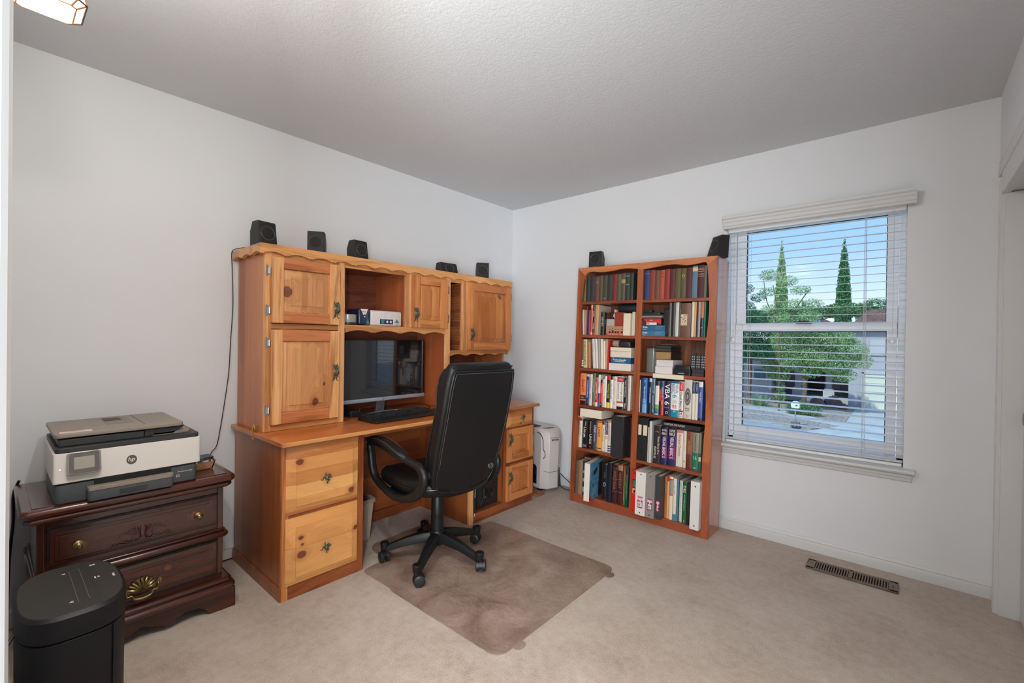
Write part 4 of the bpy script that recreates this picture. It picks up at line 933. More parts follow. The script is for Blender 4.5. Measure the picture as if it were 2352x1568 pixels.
# thick binders
def binder(name, w, h, dep, col, label, r, u, d, holes=((.06), (.94)), lab=None, spine_mat=None, group='ring binders on the bottom right shelf', cat='binder', lean=0, hole=True, z=0):
    root = thing(name, label, cat, group=group); root.matrix_world = BKM @ Matrix.Translation((u, d, SHZ[r] + .0003 + z))
    cm = plain(col, .38, gain=BG)
    m = MB()
    m.rbox(0, w, 0, .0026, 0, h, .004, ax='y', n=3); m.box(0, .0026, .0026, dep, 0, h); m.box(w - .0026, w, .0026, dep, 0, h); m.build('cover', cm, root, bevel=.0008)
    m = MB(); m.box(.004, w - .004, .02, dep - .004, .006, h - .006); m.build('pages', plain((226, 220, 206), .85), root)
    if hole:
        for hz in holes:
            m = MB(); m.lathe([(.0, -.0006), (.0042, -.0006), (.0046, .0002), (.0, .0002)], 14, ax='y'); m.build('rivet', plain((30, 28, 28), .4), root, loc=(w / 2, 0, hz * h))
    if lab: lab(root, w, h)
    return root
def price_label(num, top):
    def f(root, w, h):
        m = MB(); a, b = w * .24, w * .76; z0, z1 = h * .17, h * .42
        m.rbox(a, b, -.0007, 0, z0, z1, .003, 0, ax='y', n=2); m.box(a + .004, b - .004, -.0010, -.0006, z0 + .008, z0 + (z1 - z0) * .55, 1)
        m.box(a, b, -.0009, -.0006, z1 - .020, z1 - .004, 2)
        for i in range(9): m.box(a + .007 + i * .0016, a + .0078 + i * .0016, -.0013, -.0010, z0 + .014, z0 + (z1 - z0) * .42, 3)
        m.text(num, (w / 2, -.0012, z1 - .030), (1, 0, 0), (0, 0, 1), .02, .026, 2, .03)
        m.text('VALUE', (w / 2, -.0012, z1 + .004), (1, 0, 0), (0, 0, 1), (b - a), .008, 0, .02)
        m.build('label', [P_(164, 36, 84), P_(228, 222, 216), P_(222, 190, 204), P_(40, 36, 40)], root)
    return f
def red_label(root, w, h):
    m = MB(); m.box(w * .22, w * .86, -.0007, 0, h * .60, h * .80, 0); m.box(w * .30, w * .80, -.0010, -.0006, h * .62, h * .77, 1); m.box(w * .25, w * .82, -.0007, 0, h * .47, h * .58, 2); m.box(w * .48, w * .82, -.001, -.0006, h * .48, h * .55, 0)
    m.text('V', (w * .55, -.0011, h * .70), (1, 0, 0), (0, 0, 1), w * .3, .03, 0, .01); m.build('label', [P_(30, 34, 32), P_(70, 110, 92), P_(200, 170, 150)], root)
binder('ring_binder', .0305, .288, .27, (196, 34, 28), 'red ring binder standing beside the middle post on the bottom shelf', 6, .5368, -.058, lab=red_label, z=0)
binder('ring_binder', .070, .290, .28, (224, 218, 210), 'wide white ring binder right of the red binder, marked 2', 6, .5690, -.064, lab=price_label('2', 0))
binder('ring_binder', .060, .290, .28, (138, 132, 126), 'light grey ring binder between the white and dark grey binders', 6, .6406, -.060, lab=price_label('1', 0))
binder('ring_binder', .038, .286, .27, (62, 62, 64), 'dark grey ring binder right of the light grey binder', 6, .7012, -.045, lab=price_label('1', 0))
binder('ring_binder', .056, .300, .26, (222, 218, 214), 'slim white ring binder at the right end of the bottom shelf', 6, .9270, -.040, holes=(.08, .90))
def strip_labels(root, w, h):
    m = MB(); m.rbox(w * .14, w * .84, -.0008, 0, h * .60, h * .84, .001, 0, ax='y', n=2); m.build('label', P_(224, 204, 180), root)
binder('ring_binder', .033, .292, .20, (34, 34, 35), 'narrower black binder with a paper label, leftmost on the fifth right shelf', 5, .5375, .002, lab=strip_labels, hole=False, group='black binders on the fifth right shelf')
binder('ring_binder', .041, .292, .20, (36, 36, 37), 'wider black binder with a paper label, second on the fifth right shelf', 5, .5715, .002, lab=strip_labels, hole=False, group='black binders on the fifth right shelf')
def clearskin(root, w, h):
    m = MB(); m.box(.004, w - .004, -.0006, 0, .006, h - .012); m.build('clear_sleeve', plain((52, 52, 54), .12, coat=1, gain=1.2), root)
binder('ring_binder', .092, .290, .25, (38, 38, 40), 'very thick black binder in shiny plastic jutting from the fifth left shelf', 5, .370, -.062, hole=False, lab=clearskin, group='black binders on the fifth left shelf')
# white book with blue painted cover jutting out of the bottom left shelf
m = MB(); m.box(0, .004, 0, .24, 0, .272, 0); m.box(.038, .042, 0, .24, 0, .272, 2); m.box(.004, .038, .002, .236, .004, .268, 1); m.box(0, .042, -.002, .002, 0, .272, 0)
n = 16; m.add([(.0424, .10 + .032 * cos(2 * pi * k / n), .20 + .020 * sin(2 * pi * k / n) + .014 * cos(2 * pi * k / n)) for k in range(n)], [tuple(range(n))], 3)
m.prism([(.0, .0), (.07, .0), (.0, .045)], 'x', .0422, .0426, 4); m.box(.0422, .0425, .17, .236, .0, .25, 3)
def bluepaint():
    mm, t, b = newmat('blue_painted_cover'); tcn = N(t, 'ShaderNodeTexCoord'); nn = noise(t, tcn.outputs['Object'], 14, 4, .6, 1.5)
    r = ramp(t, nn.outputs['Fac'], [(.3, lin((50, 110, 150))), (.5, lin((96, 160, 196))), (.7, lin((150, 190, 214)))]); t.links.new(r.outputs[0], b.inputs['Base Color']); b.inputs['Roughness'].default_value = .3; return mm
o = m.build('book', [P_(228, 222, 212), P_(220, 210, 190), bluepaint(), P_(36, 40, 44), P_(190, 50, 40)])
tag(o, 'white spined book with blue painted cover jutting from the bottom left shelf', 'book'); o.matrix_world = BKM @ Matrix.Translation((.186, -.098, SHZ[6] + .0003)) @ Matrix.Rotation(radians(8), 4, 'Z') 
# leather volumes lying on the bottom left row
m = MB(); pagebox(m, 0, .060, 0, .16, 0, .022, None, None); shelfobj(m, 'book', [P_(74, 46, 36), P_(120, 90, 66)], 'small brown book lying flat above the blue and white book', 'book', 6, .100, .03, .262)
# spiral notebook
m = MB(); w, h = .0145, .270
m.box(.002, w, .012, .20, .002, h, 0)
for i in range(26): m.tube([(w * .5 + .0072 * cos(q), .010 + .0072 * sin(q), .008 + i * .0102) for q in [k * 2 * pi / 8 for k in range(8)]], .0007, 4, 1, closed=True)
shelfobj(m, 'spiral_notebook', [P_(206, 206, 200), P_(90, 94, 98)], 'spiral bound notebook left of the green book on the bottom shelf', 'notebook', 6, .8328, .014)
# --- second left shelf: boxes, jar, bag
def boxy(name, w, dp, h, cols, label, cat, r, u, d, z=0, extra=None, bevel=.001, group=None, rot=0, rough=.5):
    m = MB(); m.box(0, w, 0, dp, 0, h, 0)
    if extra: extra(m, w, h)
    return shelfobj(m, name, [P_(*c, r=rough) for c in cols], label, cat, r, u, d, z, group, bevel, rot)
def figs(m, w, h):
    m.box(.002, w - .002, -.0006, .001, .004, .018, 1); m.text('Smart Business / Sales', (w * .5, -.0009, .011), (1, 0, 0), (0, 0, 1), w * .8, .009, 2, .01)
    for i, x in enumerate((.2, .36, .5, .64, .84)):
        q = x * w; z = .034 + (.006 if i == 1 else 0)
        m.prism([(q - .009, .018), (q + .009, .018), (q + .006, z - .002), (q - .006, z - .002)], 'y', -.0008, .001, 3)
        m.add([(q + .0045 * cos(k * pi / 5), -.0010, z + .004 + .0055 * sin(k * pi / 5)) for k in range(10)], [tuple(range(10))], 4)
        m.add([(q + .0055 * cos(k * pi / 5), -.0012, z + .009 + .003 * sin(k * pi / 5)) for k in range(10)], [tuple(range(10))], 5)
boxy('card_box', .153, .12, .067, [(176, 128, 92), (186, 56, 46), (226, 200, 180), (50, 36, 36), (206, 150, 120), (60, 34, 30)], 'small cardboard box printed with cartoon-like heads and red strip, second left shelf', 'box', 2, .2475, .022, extra=figs)
def seam(m, w, h): m.box(0, w, -.0004, .0006, h * .66, h * .672, 1)
boxy('wooden_box', .086, .10, .100, [(142, 52, 32), (100, 34, 22)], 'plain reddish brown box stacked on the printed cardboard box', 'box', 2, .310, .030, .0682, extra=seam)
boxy('card_box', .068, .09, .052, [(176, 170, 164)], 'pale grey box on the printed box, left of the reddish one', 'box', 2, .2408, .035, .0682)
m = MB(); m.box(0, .018, 0, .08, 0, .052, 0); m.box(.003, .018, -.0006, .001, .004, .016, 1); m.box(.003, .018, -.0006, .001, .022, .046, 1)
shelfobj(m, 'matchbox', [P_(176, 42, 36), P_(40, 32, 32)], 'small red and black box on the pale grey box', 'box', 2, .2410, .04, .1212)
m = MB(); m.rbox(0, .026, 0, .05, 0, .045, .003, 0, ax='z', n=3); shelfobj(m, 'ink_bottle', [P_(34, 32, 34)], 'small black bottle between the red box and the folded leaflet', 'bottle', 2, .2605, .045, .1212)
m = MB(); m.prism([(0, .02), (.012, .072), (.024, .068), (.022, .010), (.016, 0)], 'y', 0, .03, 0); m.text('A', (.012, -.0004, .045), (.3, 0, .9), (-.9, 0, .3), .02, .016, 1, .02); shelfobj(m, 'folded_leaflet', [P_(206, 190, 170), P_(50, 46, 46)], 'folded cream leaflet leaning on the reddish brown box', 'leaflet', 2, .2868, .05, .1212)
m = MB(); pagebox(m, 0, .055, 0, .15, 0, .158, None, None, .002); m.box(0, .050, -.001, .001, 0, .158, 0); shelfobj(m, 'book', [P_(222, 208, 186), P_(222, 208, 186, r=.85)], 'thick cream paged book standing fore-edge out, second left shelf', 'book', 2, .398, .0, bevel=.001)
m = MB(); m.box(0, .022, 0, .15, 0, .170, 0); shelfobj(m, 'book', [P_(206, 192, 168)], 'narrow cream book beside the middle post, second left shelf', 'book', 2, .4545, .02, bevel=.001)
m = MB(); m.lathe([(0, 0), (.026, .002), (.031, .012), (.031, .15), (.026, .162), (0, .164)], 20, ax='x'); shelfobj(m, 'camera_case', [P_(26, 32, 42, r=.6)], 'dark blue cylindrical case lying on the boxes of the second left shelf', 'case', 2, .318, .085, .2005)
# --- second right shelf: stacks and bag
def dl(m, w, h):
    m.text('D-Link', (w * .18, -.0006, h * .66), (1, 0, 0), (0, 0, 1), w * .2, h * .34, 1, .03); m.text('Wireless', (w * .15, -.0006, h * .24), (1, 0, 0), (0, 0, 1), w * .13, h * .14, 1, .02)
    for i in range(4): m.box(w * .6, w * (.94 - .05 * i), -.0006, .0004, h * (.80 - .16 * i), h * (.84 - .16 * i), 2)
boxy('router_box', .172, .15, .036, [(52, 110, 142), (226, 230, 232), (130, 170, 190)], 'blue electronics box at the bottom of the second right shelf stack', 'box', 2, .5245, .0195, extra=dl, group='stack beside the middle post on the second right shelf')
boxy('router_box', .172, .15, .038, [(36, 92, 126), (226, 230, 232), (120, 160, 180)], 'deeper blue electronics box lying on the other blue box', 'box', 2, .5245, .0195, .0365, extra=dl, group='stack beside the middle post on the second right shelf')
def rb(m, w, h):
    m.prism([(.0, h), (w, h), (w, .004), (w * .78, h * .45), (w * .2, h * .45)], 'y', -.0008, .001, 1); m.box(w * .2, w * .76, -.0012, 0, .003, h * .42, 2)
    for i in range(8): m.box(w * (.22 + i * .02), w * (.23 + i * .02), -.0016, -.0011, .006, h * .36, 3)
    m.text('3M', (w * .45, -.0012, h * .75), (1, 0, 0), (0, 0, 1), .03, h * .2, 4, .01)
boxy('media_box', .131, .12, .046, [(60, 32, 34), (196, 46, 42), (222, 212, 206), (40, 36, 36), (240, 180, 160)], 'red and black box with white barcode strip on the blue boxes', 'box', 2, .536, .021, .0750, extra=rb)
for i, (dz, wv, c, lb) in enumerate(((.1215, .150, (96, 90, 86), 'lower grey disc case on the red box'), (.1300, .146, (150, 146, 140), 'middle pale disc case on the red box'), (.1385, .150, (70, 68, 66), 'upper grey disc case on the red box'))):
    m = MB(); m.box(0, wv, 0, .12, 0, .0080, 0); m.box(.002, wv - .002, -.0004, 0, .0035, .0045, 1); shelfobj(m, 'disc_case', [P_(*c, r=.2), P_(20, 20, 20)], lb, 'disc case', 2, .530 + .004 * i, .002, dz, 'disc cases on the red box', .0006)
m = MB(); m.rbox(0, .125, 0, .1, 0, .016, .01, ax='z', er=.003); m.tube(smooth_path([(.05, .02, .014), (.09, .02, .018), (.128, .01, .006)], 4), .0022, 6); m.rbox(.005, .06, .01, .07, .016, .034, .006, ax='z', er=.004); shelfobj(m, 'gadget', [P_(34, 34, 36, r=.3)], 'black gadget with cord on top of the disc cases', 'gadget', 2, .536, .01, .1469)
m = MB(); m.rbox(0, .044, 0, .15, 0, .188, .010, ax='x', er=.006); m.rbox(.004, .040, -.004, 0, .02, .12, .004, ax='y', er=.001)
shelfobj(m, 'camera_bag', [P_(30, 32, 38, r=.7)], 'black fabric bag standing right of the blue boxes', 'bag', 2, .6985 - .0245, .04)
# --- third left shelf stack
G3 = 'boxes stacked on the third left shelf'
boxy('white_box', .172, .15, .051, [(224, 214, 206), (180, 170, 160)], 'white box at the bottom of the third left shelf stack', 'box', 3, .2985, -.008, group=G3, bevel=.0015)
def pcb(m, w, h):
    m.text('Pocket Scientific', (w * .45, -.0006, h * .60), (1, 0, 0), (0, 0, 1), w * .78, h * .25, 1, .03); m.text('Computer PC-6', (w * .45, -.0006, h * .30), (1, 0, 0), (0, 0, 1), w * .75, h * .25, 1, .03); m.text('TANDY', (w * .14, -.0006, h * .87), (1, 0, 0), (0, 0, 1), w * .14, h * .11, 1, .02)
boxy('computer_box', .153, .15, .0415, [(32, 88, 124), (226, 228, 230)], 'blue box with white lettering between white boxes, third left shelf', 'box', 3, .3105, .0, .0517, extra=pcb, group=G3)
boxy('white_box', .163, .15, .044, [(222, 208, 186), (190, 170, 150)], 'cream box directly above the blue one, third left shelf', 'box', 3, .3015, .0, .0937, group=G3, bevel=.004)
boxy('white_box', .165, .15, .028, [(224, 212, 192), (190, 170, 150)], 'flat cream box topping the stack, third left shelf', 'box', 3, .2995, .0, .1382, group=G3, bevel=.004)
m = MB(); m.lathe([(0, 0), (.024, .002), (.027, .02), (.026, .05), (0, .052)], 18, ax='x'); shelfobj(m, 'mug', [P_(166, 148, 132)], 'beige cup lying on the flat cream box, third left shelf', 'cup', 3, .290, .07, .1665 + .0275)
m = MB(); m.rbox(0, .092, 0, .09, 0, .048, .012, ax='y', er=.008); m.tube(smooth_path([(.07, -.002, .04), (.09, -.008, .02), (.082, -.004, .004)], 4), .001, 5, 1); shelfobj(m, 'pouch', [P_(44, 36, 44, r=.35), P_(150, 140, 140)], 'dark purple pouch lying on the flat cream box, third left shelf', 'pouch', 3, .346, .04, .1665)
# --- third right shelf
m = MB(); n = 28; m.lathe([(.046, 0), (.047, .002), (.047, .158), (.045, .158), (.045, .004), (0, .004), (0, 0)], n); m.lathe([(0, .158), (.048, .158), (.048, .168), (0, .169)], n)
def clearplastic():
    mm, t, b = newmat('clear_plastic'); out = t.nodes['Material Output']
    tr = N(t, 'ShaderNodeBsdfTransparent'); tr.inputs[0].default_value = (.82, .84, .80, 1); b.inputs['Base Color'].default_value = lin((170, 172, 164)); b.inputs['Roughness'].default_value = .12
    mx = N(t, 'ShaderNodeMixShader'); mx.inputs[0].default_value = .32; t.links.new(tr.outputs[0], mx.inputs[1]); t.links.new(b.outputs[0], mx.inputs[2]); t.links.new(mx.outputs[0], out.inputs[0]); return mm
CLR = clearplastic()
o = m.build('plastic_canister', CLR); tag(o, 'clear plastic canister standing beside the middle post, third right shelf', 'container'); o.matrix_world = BKM @ Matrix.Translation((.592, .085, SHZ[3] + .0003))
for u, d, h, c, lb in ((.5245, .12, .155, (70, 66, 62), 'dark box standing behind the clear canister'),):
    boxy('card_box', .030, .08, h, [c, (180, 170, 150)], lb, 'box', 3, u, d)
boxy('white_box', .118, .13, .049, [(218, 210, 206), (180, 170, 160)], 'white box at the bottom beside the clear canister, third right shelf', 'box', 3, .642, .01, group='boxes under the old books', bevel=.0015)
boxy('white_box', .118, .15, .045, [(216, 208, 204), (180, 170, 160)], 'white box directly under the tan paged book, third right shelf', 'box', 3, .644, .02, .0497, group='boxes under the old books', bevel=.0015, rot=-.06)
def oldbook(z, h, u, w, label, pg, cv):
    m = MB(); m.box(0, w, 0, .15, 0, .003, 0); m.box(0, w, 0, .15, h - .003, h, 0); m.box(w - .004, w, 0, .15, 0, h, 0); m.box(.003, w - .004, .003, .147, .003, h - .003, 1)
    shelfobj(m, 'book', [P_(*cv), P_(*pg, r=.8)], label, 'book', 3, u, .012, z, 'old books stacked on the third right shelf', .001, rot=-.06)
oldbook(.0954, .054, .640, .112, 'thick black covered book with tan page edges on the white boxes', (158, 124, 82), (50, 40, 36))
oldbook(.1500, .022, .630, .118, 'dark book directly on the tan paged book', (66, 62, 58), (34, 32, 32))
oldbook(.1726, .018, .638, .112, 'thin dark book at the top of the old book stack', (60, 56, 54), (34, 30, 34))
m = MB(); m.lathe([(0, 0), (.05, .001), (.062, .006), (.05, .012), (0, .015)], 24); o = shelfobj(m, 'dish', [P_(150, 130, 114, r=.3)], 'shallow brown dish on top of the old books, third right shelf', 'dish', 3, .700, .09, .1910)
m = MB(); m.rbox(0, .112, 0, .12, 0, .040, .003, ax='z', n=2); m.rbox(.004, .108, -.003, .0, .004, .036, .003, 0, ax='y', n=2); m.box(.034, .074, -.0035, -.0029, .010, .015, 1); m.rbox(.002, .105, .01, .11, .040, .062, .004, ax='z', n=2); m.prism([(0, .054), (.02, .054), (.10, .061), (.02, .066)], 'y', .004, .09, 0)
shelfobj(m, 'cassette_drive', [P_(26, 27, 32, r=.3), P_(160, 160, 160)], 'black electronic device with small white lettering, third right shelf', 'device', 3, .766, .012, bevel=.001)
boxy('storage_case', .075, .13, .022, [(64, 54, 62), (20, 20, 24)], 'dark plum case lying at the bottom right of the third right shelf', 'case', 3, .888, .012, group='dark cases under the keypads', bevel=.001, rough=.25)
boxy('storage_case', .075, .13, .022, [(54, 48, 58), (20, 20, 24)], 'upper dark case supporting the keypads, third right shelf', 'case', 3, .888, .012, .0225, group='dark cases under the keypads', bevel=.001, rough=.25)
for i, (u, hh, lb) in enumerate(((.8785, .098, 'leftmost of the three upright keypads, third right shelf'), (.9080, .092, 'middle one of the three upright keypads, third right shelf'), (.9375, .088, 'rightmost of the three upright keypads, beside the side frame'))):
    m = MB(); m.rbox(0, .028, 0, .020, 0, hh, .003, 0, ax='y', n=3)
    rg = random.Random(i)
    for a in range(5):
        for b in range(2): m.rbox(.004 + b * .012, .012 + b * .012, -.0016, 0, .010 + a * .016, .020 + a * .016, .001, 1, ax='y', n=2); m.text(rg.choice(['7', '8', '+', '4', '0', 'C', '=', 'x']), (.008 + b * .012, -.0019, .015 + a * .016), (1, 0, 0), (0, 0, 1), .006, .007, 2, .03)
    shelfobj(m, 'calculator', [P_(44, 44, 46), P_(66, 66, 68), P_(226, 226, 226)], lb, 'calculator', 3, u, .02 + .004 * i, .0455, 'keypads on the third right shelf')

# ---------------------------------------------------------------- small black speakers
SPK = plain((34, 32, 30), .5); SPF = plain((26, 26, 27), .65); RING = plain((62, 60, 57), .4)
def speaker(nm, w, h, d, sh, label, loc, rz, rx=0, group=None):
    """front faces local -y; sh = how far the top leans back"""
    root = thing('speaker', label, 'speaker', loc, rz, group)
    if rx: root.rotation_euler = (rx, 0, rz)
    m = MB()
    vs = []
    def R_(z): return [(-w / 2, z), (w / 2, z)]
    # side profile: upright box with chamfered back-top
    pr = [(0, 0), (sh, h), (sh + d * .55, h), (d, h * .62), (d * .96, 0)]
    m.prism([(p[0], p[1]) for p in pr], 'x', -w / 2, w / 2, 0)
    m.build('cabinet', SPK, root, bevel=.004, seg=3)
    a = atan2(sh, h); L = sqrt(h * h + sh * sh)
    T = Matrix.Rotation(-a, 4, 'X')
    def put(mb): mb.v = [T @ v for v in mb.v]; return mb
    g = MB(); g.rbox(-w / 2 + .002, w / 2 - .002, -.003, .001, .003, L - .003, .006, ax='y', n=4, er=.001); put(g).build('front_panel', SPF, root)
    cz = L * .54; r = min(w, h) * .36
    g = MB(); g.lathe([(r, -.0035), (r + .003, -.0055), (r + .0055, -.0035)], 28, ax='y'); g.v = [v + Vector((0, 0, cz)) for v in g.v]; put(g).build('driver_ring', RING, root)
    g = MB(); g.lathe([(r, -.0032), (r * .9, -.0042), (r * .5, -.0055), (0, -.006)], 28, ax='y'); g.v = [v + Vector((0, 0, cz)) for v in g.v]; put(g).build('grille', plain((30, 29, 29), .8), root)
    g = MB(); g.box(-w * .16, w * .16, -.0038, -.003, .009, .013); put(g).build('badge', plain((130, 128, 122), .4), root)
    return root
ZS = 1.6938; SG = 'satellite speakers along the hutch top'; rz0 = radians(90)
speaker('s', .094, .138, .100, .022, 'black speaker at the left front corner of the hutch top', (.290, -2.262, ZS), rz0 + radians(9), group=SG)
speaker('s', .090, .134, .095, .004, 'black speaker second from the left on the hutch top, with clear driver ring', (.285, -2.012, ZS), rz0 - radians(34), group=SG)
speaker('s', .092, .132, .096, .022, 'black speaker third from the left on the hutch top', (.290, -1.722, ZS), rz0 + radians(6), group=SG)
speaker('s', .140, .090, .095, .030, 'low wide black centre speaker, fourth on the hutch top', (.300, -1.020, ZS), rz0 - radians(6))
speaker('s', .096, .134, .095, .002, 'black speaker at the right end of the hutch top', (.300, -.690, ZS), rz0 - radians(38), group=SG)
bt = BKM @ Vector((0, 0, BHt))
speaker('s', .100, .132, .085, .010, 'black speaker on the left end of the bookcase top', BKM @ Vector((.110, .055, BHt + .0004)), radians(10), group='speakers on the bookcase')
speaker('s', .092, .146, .100, .050, 'black speaker turned sideways on the right end of the bookcase top', BKM @ Vector((.962, .062, BHt + .0006)), radians(-38), group='speakers on the bookcase')
# ---------------------------------------------------------------- things in the hutch
def drum(label, loc):
    root = thing('plastic_jar', label, 'jar', loc)
    m = MB(); m.lathe([(0, 0), (.049, 0), (.051, .003), (.051, .014), (.048, .016)], 32); m.build('base', plain((34, 40, 48), .35), root)
    m = MB(); m.lathe([(.0465, .016), (.0475, .018), (.0475, .060), (.044, .064), (0, .065)], 32); m.build('dome', plain((150, 146, 138), .16, coat=1), root)
drum('round spindle of discs in smoked plastic in the open hutch bay', (.325, -1.832, 1.3022))
m = MB(); m.prism([(-.15, 0), (.0, 0), (.004, .088), (-.14, .09)], 'y', -.055, .055, 0)
def stick(mb, tri, x, mt, txt=None):
    mb.prism([(a, b) for a, b in tri], 'x', x, x + .0006, mt)
root = thing('tissue_pack', 'navy and clear plastic pack of white tissues in the open hutch bay', 'tissues', (.330, -1.60, 1.3022), radians(1))
def crinkle():
    mm, t, b = newmat('wrapped_tissue'); tcn = N(t, 'ShaderNodeTexCoord'); v = tcn.outputs['Object']
    nn = noise(t, v, 45, 3, .6, 2.0); b.inputs['Base Color'].default_value = lin((226, 216, 214)); b.inputs['Roughness'].default_value = .2; b.inputs['Coat Weight'].default_value = .7
    bump(t, b, nn.outputs['Fac'], .9, .006); return mm
m = MB(); m.rbox(-.12, .02, -.100, .126, .001, .097, .012, ax='y', er=.006, n=4); m.build('tissues', crinkle(), root)
m = MB(); m.rbox(-.12, .021, -.180, -.099, .001, .101, .014, ax='y', er=.008, n=4); m.build('wrapper_end', plain((28, 40, 64), .2, coat=1), root)
m = MB(); X = .0212
m.prism([(-.170, .099), (-.120, .100), (-.140, .048)], 'x', X, X + .0005, 0); m.text('atlantic', (X + .0008, -.145, .084), (0, 1, 0), (0, 0, 1), .030, .007, 1, .01); m.prism([(-.150, .064), (-.138, .070), (-.134, .060), (-.142, .056)], 'x', X + .0004, X + .001, 1)
m.prism([(-.136, .004), (-.104, .004), (-.120, .050)], 'x', X, X + .0005, 2); m.prism([(-.129, .016), (-.111, .016), (-.120, .042)], 'x', X + .0004, X + .001, 3)
LBM = [plain((226, 214, 206), .4), plain((30, 44, 72), .4), plain((60, 84, 74), .4), plain((70, 130, 120), .4)]
m.build('wrapper_badge', LBM, root); m = MB(); X = .0205
m.box(X, X + .0006, -.035, .060, .014, .044, 1); m.prism([(-.030, .040), (.000, .040), (-.008, .017), (-.022, .017)], 'x', X + .0004, X + .001, 3)
for y_ in (.018, .044): m.prism([(y_ + .008 * cos(k * pi / 4), .029 + .008 * sin(k * pi / 4)) for k in range(8)], 'x', X + .0004, X + .001, 0)
m.prism([(.072, .024), (.108, .024), (.090, .048)], 'x', X, X + .0006, 3); m.text('2', (X + .001, .090, .013), (0, 1, 0), (0, 0, 1), .008, .012, 1, .02)
m.build('label', LBM, root)
# small dark printer/telephone in the lower right bay (its top shows above the chair)
root = thing('label_printer', 'black desktop device in the low right bay of the hutch behind the chair', 'device', (.22, -.80, .7475), radians(6))
m = MB(); m.rbox(-.10, .10, -.13, .13, 0, .20, .03, ax='z', er=.02); m.build('body', plain((24, 24, 26), .3), root)
m = MB(); m.tube(smooth_path([(-.07, -.10, .196), (-.06, -.10, .225), (-.02, -.02, .236), (.0, .07, .222), (.0, .10, .196)], 5), .006, 8); m.build('paper_guide', plain((20, 20, 22), .4), root)
# ---------------------------------------------------------------- monitor
mon = thing('computer_monitor', 'widescreen black monitor with silver chin standing on the desk', 'monitor', (.262, -1.55, .7475), radians(1.2))
def M_(mb, *a, **k): return mb.build(*a, parent=mon, **k)
m = MB(); m.rbox(-.022, .0, -.335, .335, .080, .470, .006, ax='x', er=.003); M_(m, 'casing', plain((20, 20, 22), .4))
def screenmat():
    mm, t, b = newmat('screen_glass'); b.inputs['Base Color'].default_value = (.008, .008, .009, 1); b.inputs['Roughness'].default_value = .06; b.inputs['Coat Weight'].default_value = 1; b.inputs['Coat Roughness'].default_value = .02; return mm
m = MB(); m.box(.0002, .0016, -.330, .330, .104, .466); M_(m, 'screen', screenmat())
m = MB(); m.rbox(.0, .006, -.3355, .3355, .080, .103, .002, ax='x', n=2, er=.001); sil = M_(m, 'chin', plain((186, 196, 206), .3, .7))
m = MB(); m.lathe([(0, .0062), (.0075, .0062), (.0075, .0066), (0, .0067)], 18, 0, ax='x'); m.v = [v + Vector((0, 0, .0915)) for v in m.v]
m.text('hp', (.0068, 0, .0915), (0, 1, .15), (0, -.15, 1), .008, .010, 1, .02); m.build('badge', [plain((90, 96, 102), .3), plain((220, 224, 228), .3)], sil)
m = MB(); m.prism([(-.020, .12), (-.010, .12), (-.030, .004), (-.050, .004)], 'y', -.030, .030); st = M_(m, 'stand_neck', plain((150, 150, 152), .35, .8), bevel=.002)
m = MB(); m.rbox(-.10, .06, -.12, .12, .0, .006, .02, ax='z'); M_(m, 'stand_foot', plain((120, 120, 122), .35, .8))
# cable clutter under the monitor
m = MB()
rg = random.Random(4)
m.rbox(.20, .29, -1.79, -1.72, .7475, .785, .008, 0, ax='z', er=.004)
o = m.build('power_adapter', plain((20, 20, 22), .5)); tag(o, 'black power brick on the desk under the left of the monitor', 'adapter')
m = MB(); p = [(.27, -1.86, .760)]
for i in range(14): p.append((.20 + rg.uniform(-.03, .10), -1.86 + i * .011 + rg.uniform(-.02, .02), .752 + rg.uniform(0, .05)))
m.tube(smooth_path(p, 4), .003, 6); o = m.build('monitor_cable', CORD); tag(o, 'tangled black cables on the desk behind the keyboard', 'cable')
# ---------------------------------------------------------------- keyboard
kb = thing('keyboard', 'black keyboard with thin silver arc on the desk in front of the monitor', 'keyboard', (.470, -1.560, .7475), radians(1.5))
m = MB(); KL = .480
m.add([], []); rs = []
for y, x0, x1 in ((-.245, -.070, .085), (-.235, -.090, .105), (0, -.098, .108), (.235, -.090, .105), (.245, -.070, .085)): rs.append([(x0, y, .002), (x1, y, .002), (x1, y, .013), (x1 - .012, y, .016), (x0 + .02, y, .027), (x0, y, .024)])
m.rings(rs, 0, True, False); m.build('body', plain((22, 22, 24), .45), kb, bevel=.002)
KC = plain((30, 31, 33), .35)
m = MB()
def key(y, x, wy=.0165, wx=.0165):
    z = .0285 - (x + .08) * .068
    m.prism([(y - wy / 2, 0), (y + wy / 2, 0), (y + wy / 2 - .0025, .007), (y - wy / 2 + .0025, .007)], 'x', x - wx / 2, x + wx / 2, 0, Matrix.Translation((0, 0, z - .001)))
for rI, x in enumerate((-.062, -.040, -.021, -.002, .017, .036)):
    for k in range(15):
        if rI == 5 and 3 < k < 10: continue
        key(-.226 + k * .0190, x)
    for k in range(3):
        if rI in (3,): continue
        key(.066 + k * .019, x)
    for k in range(4): key(.134 + k * .0190, x)
key(-.226 + 6.5 * .019, .036, .105)
m.build('keys', KC, kb)
m = MB(); m.tube(smooth_path([(-.085, -.215, .025), (-.096, -.13, .030), (-.098, -.04, .032), (-.092, .03, .031), (-.08, .04, .029)], 5), .0028, 8); m.build('trim_arc', plain((196, 196, 196), .2, 1), kb)
m = MB(); m.tube(smooth_path([(.39, -1.318, .756), (.34, -1.25, .752), (.30, -1.19, .751), (.22, -1.16, .751)], 5), .002, 6); o = m.build('keyboard_cable', CORD); tag(o, 'thin black keyboard cable running back to the hutch divider', 'cable')
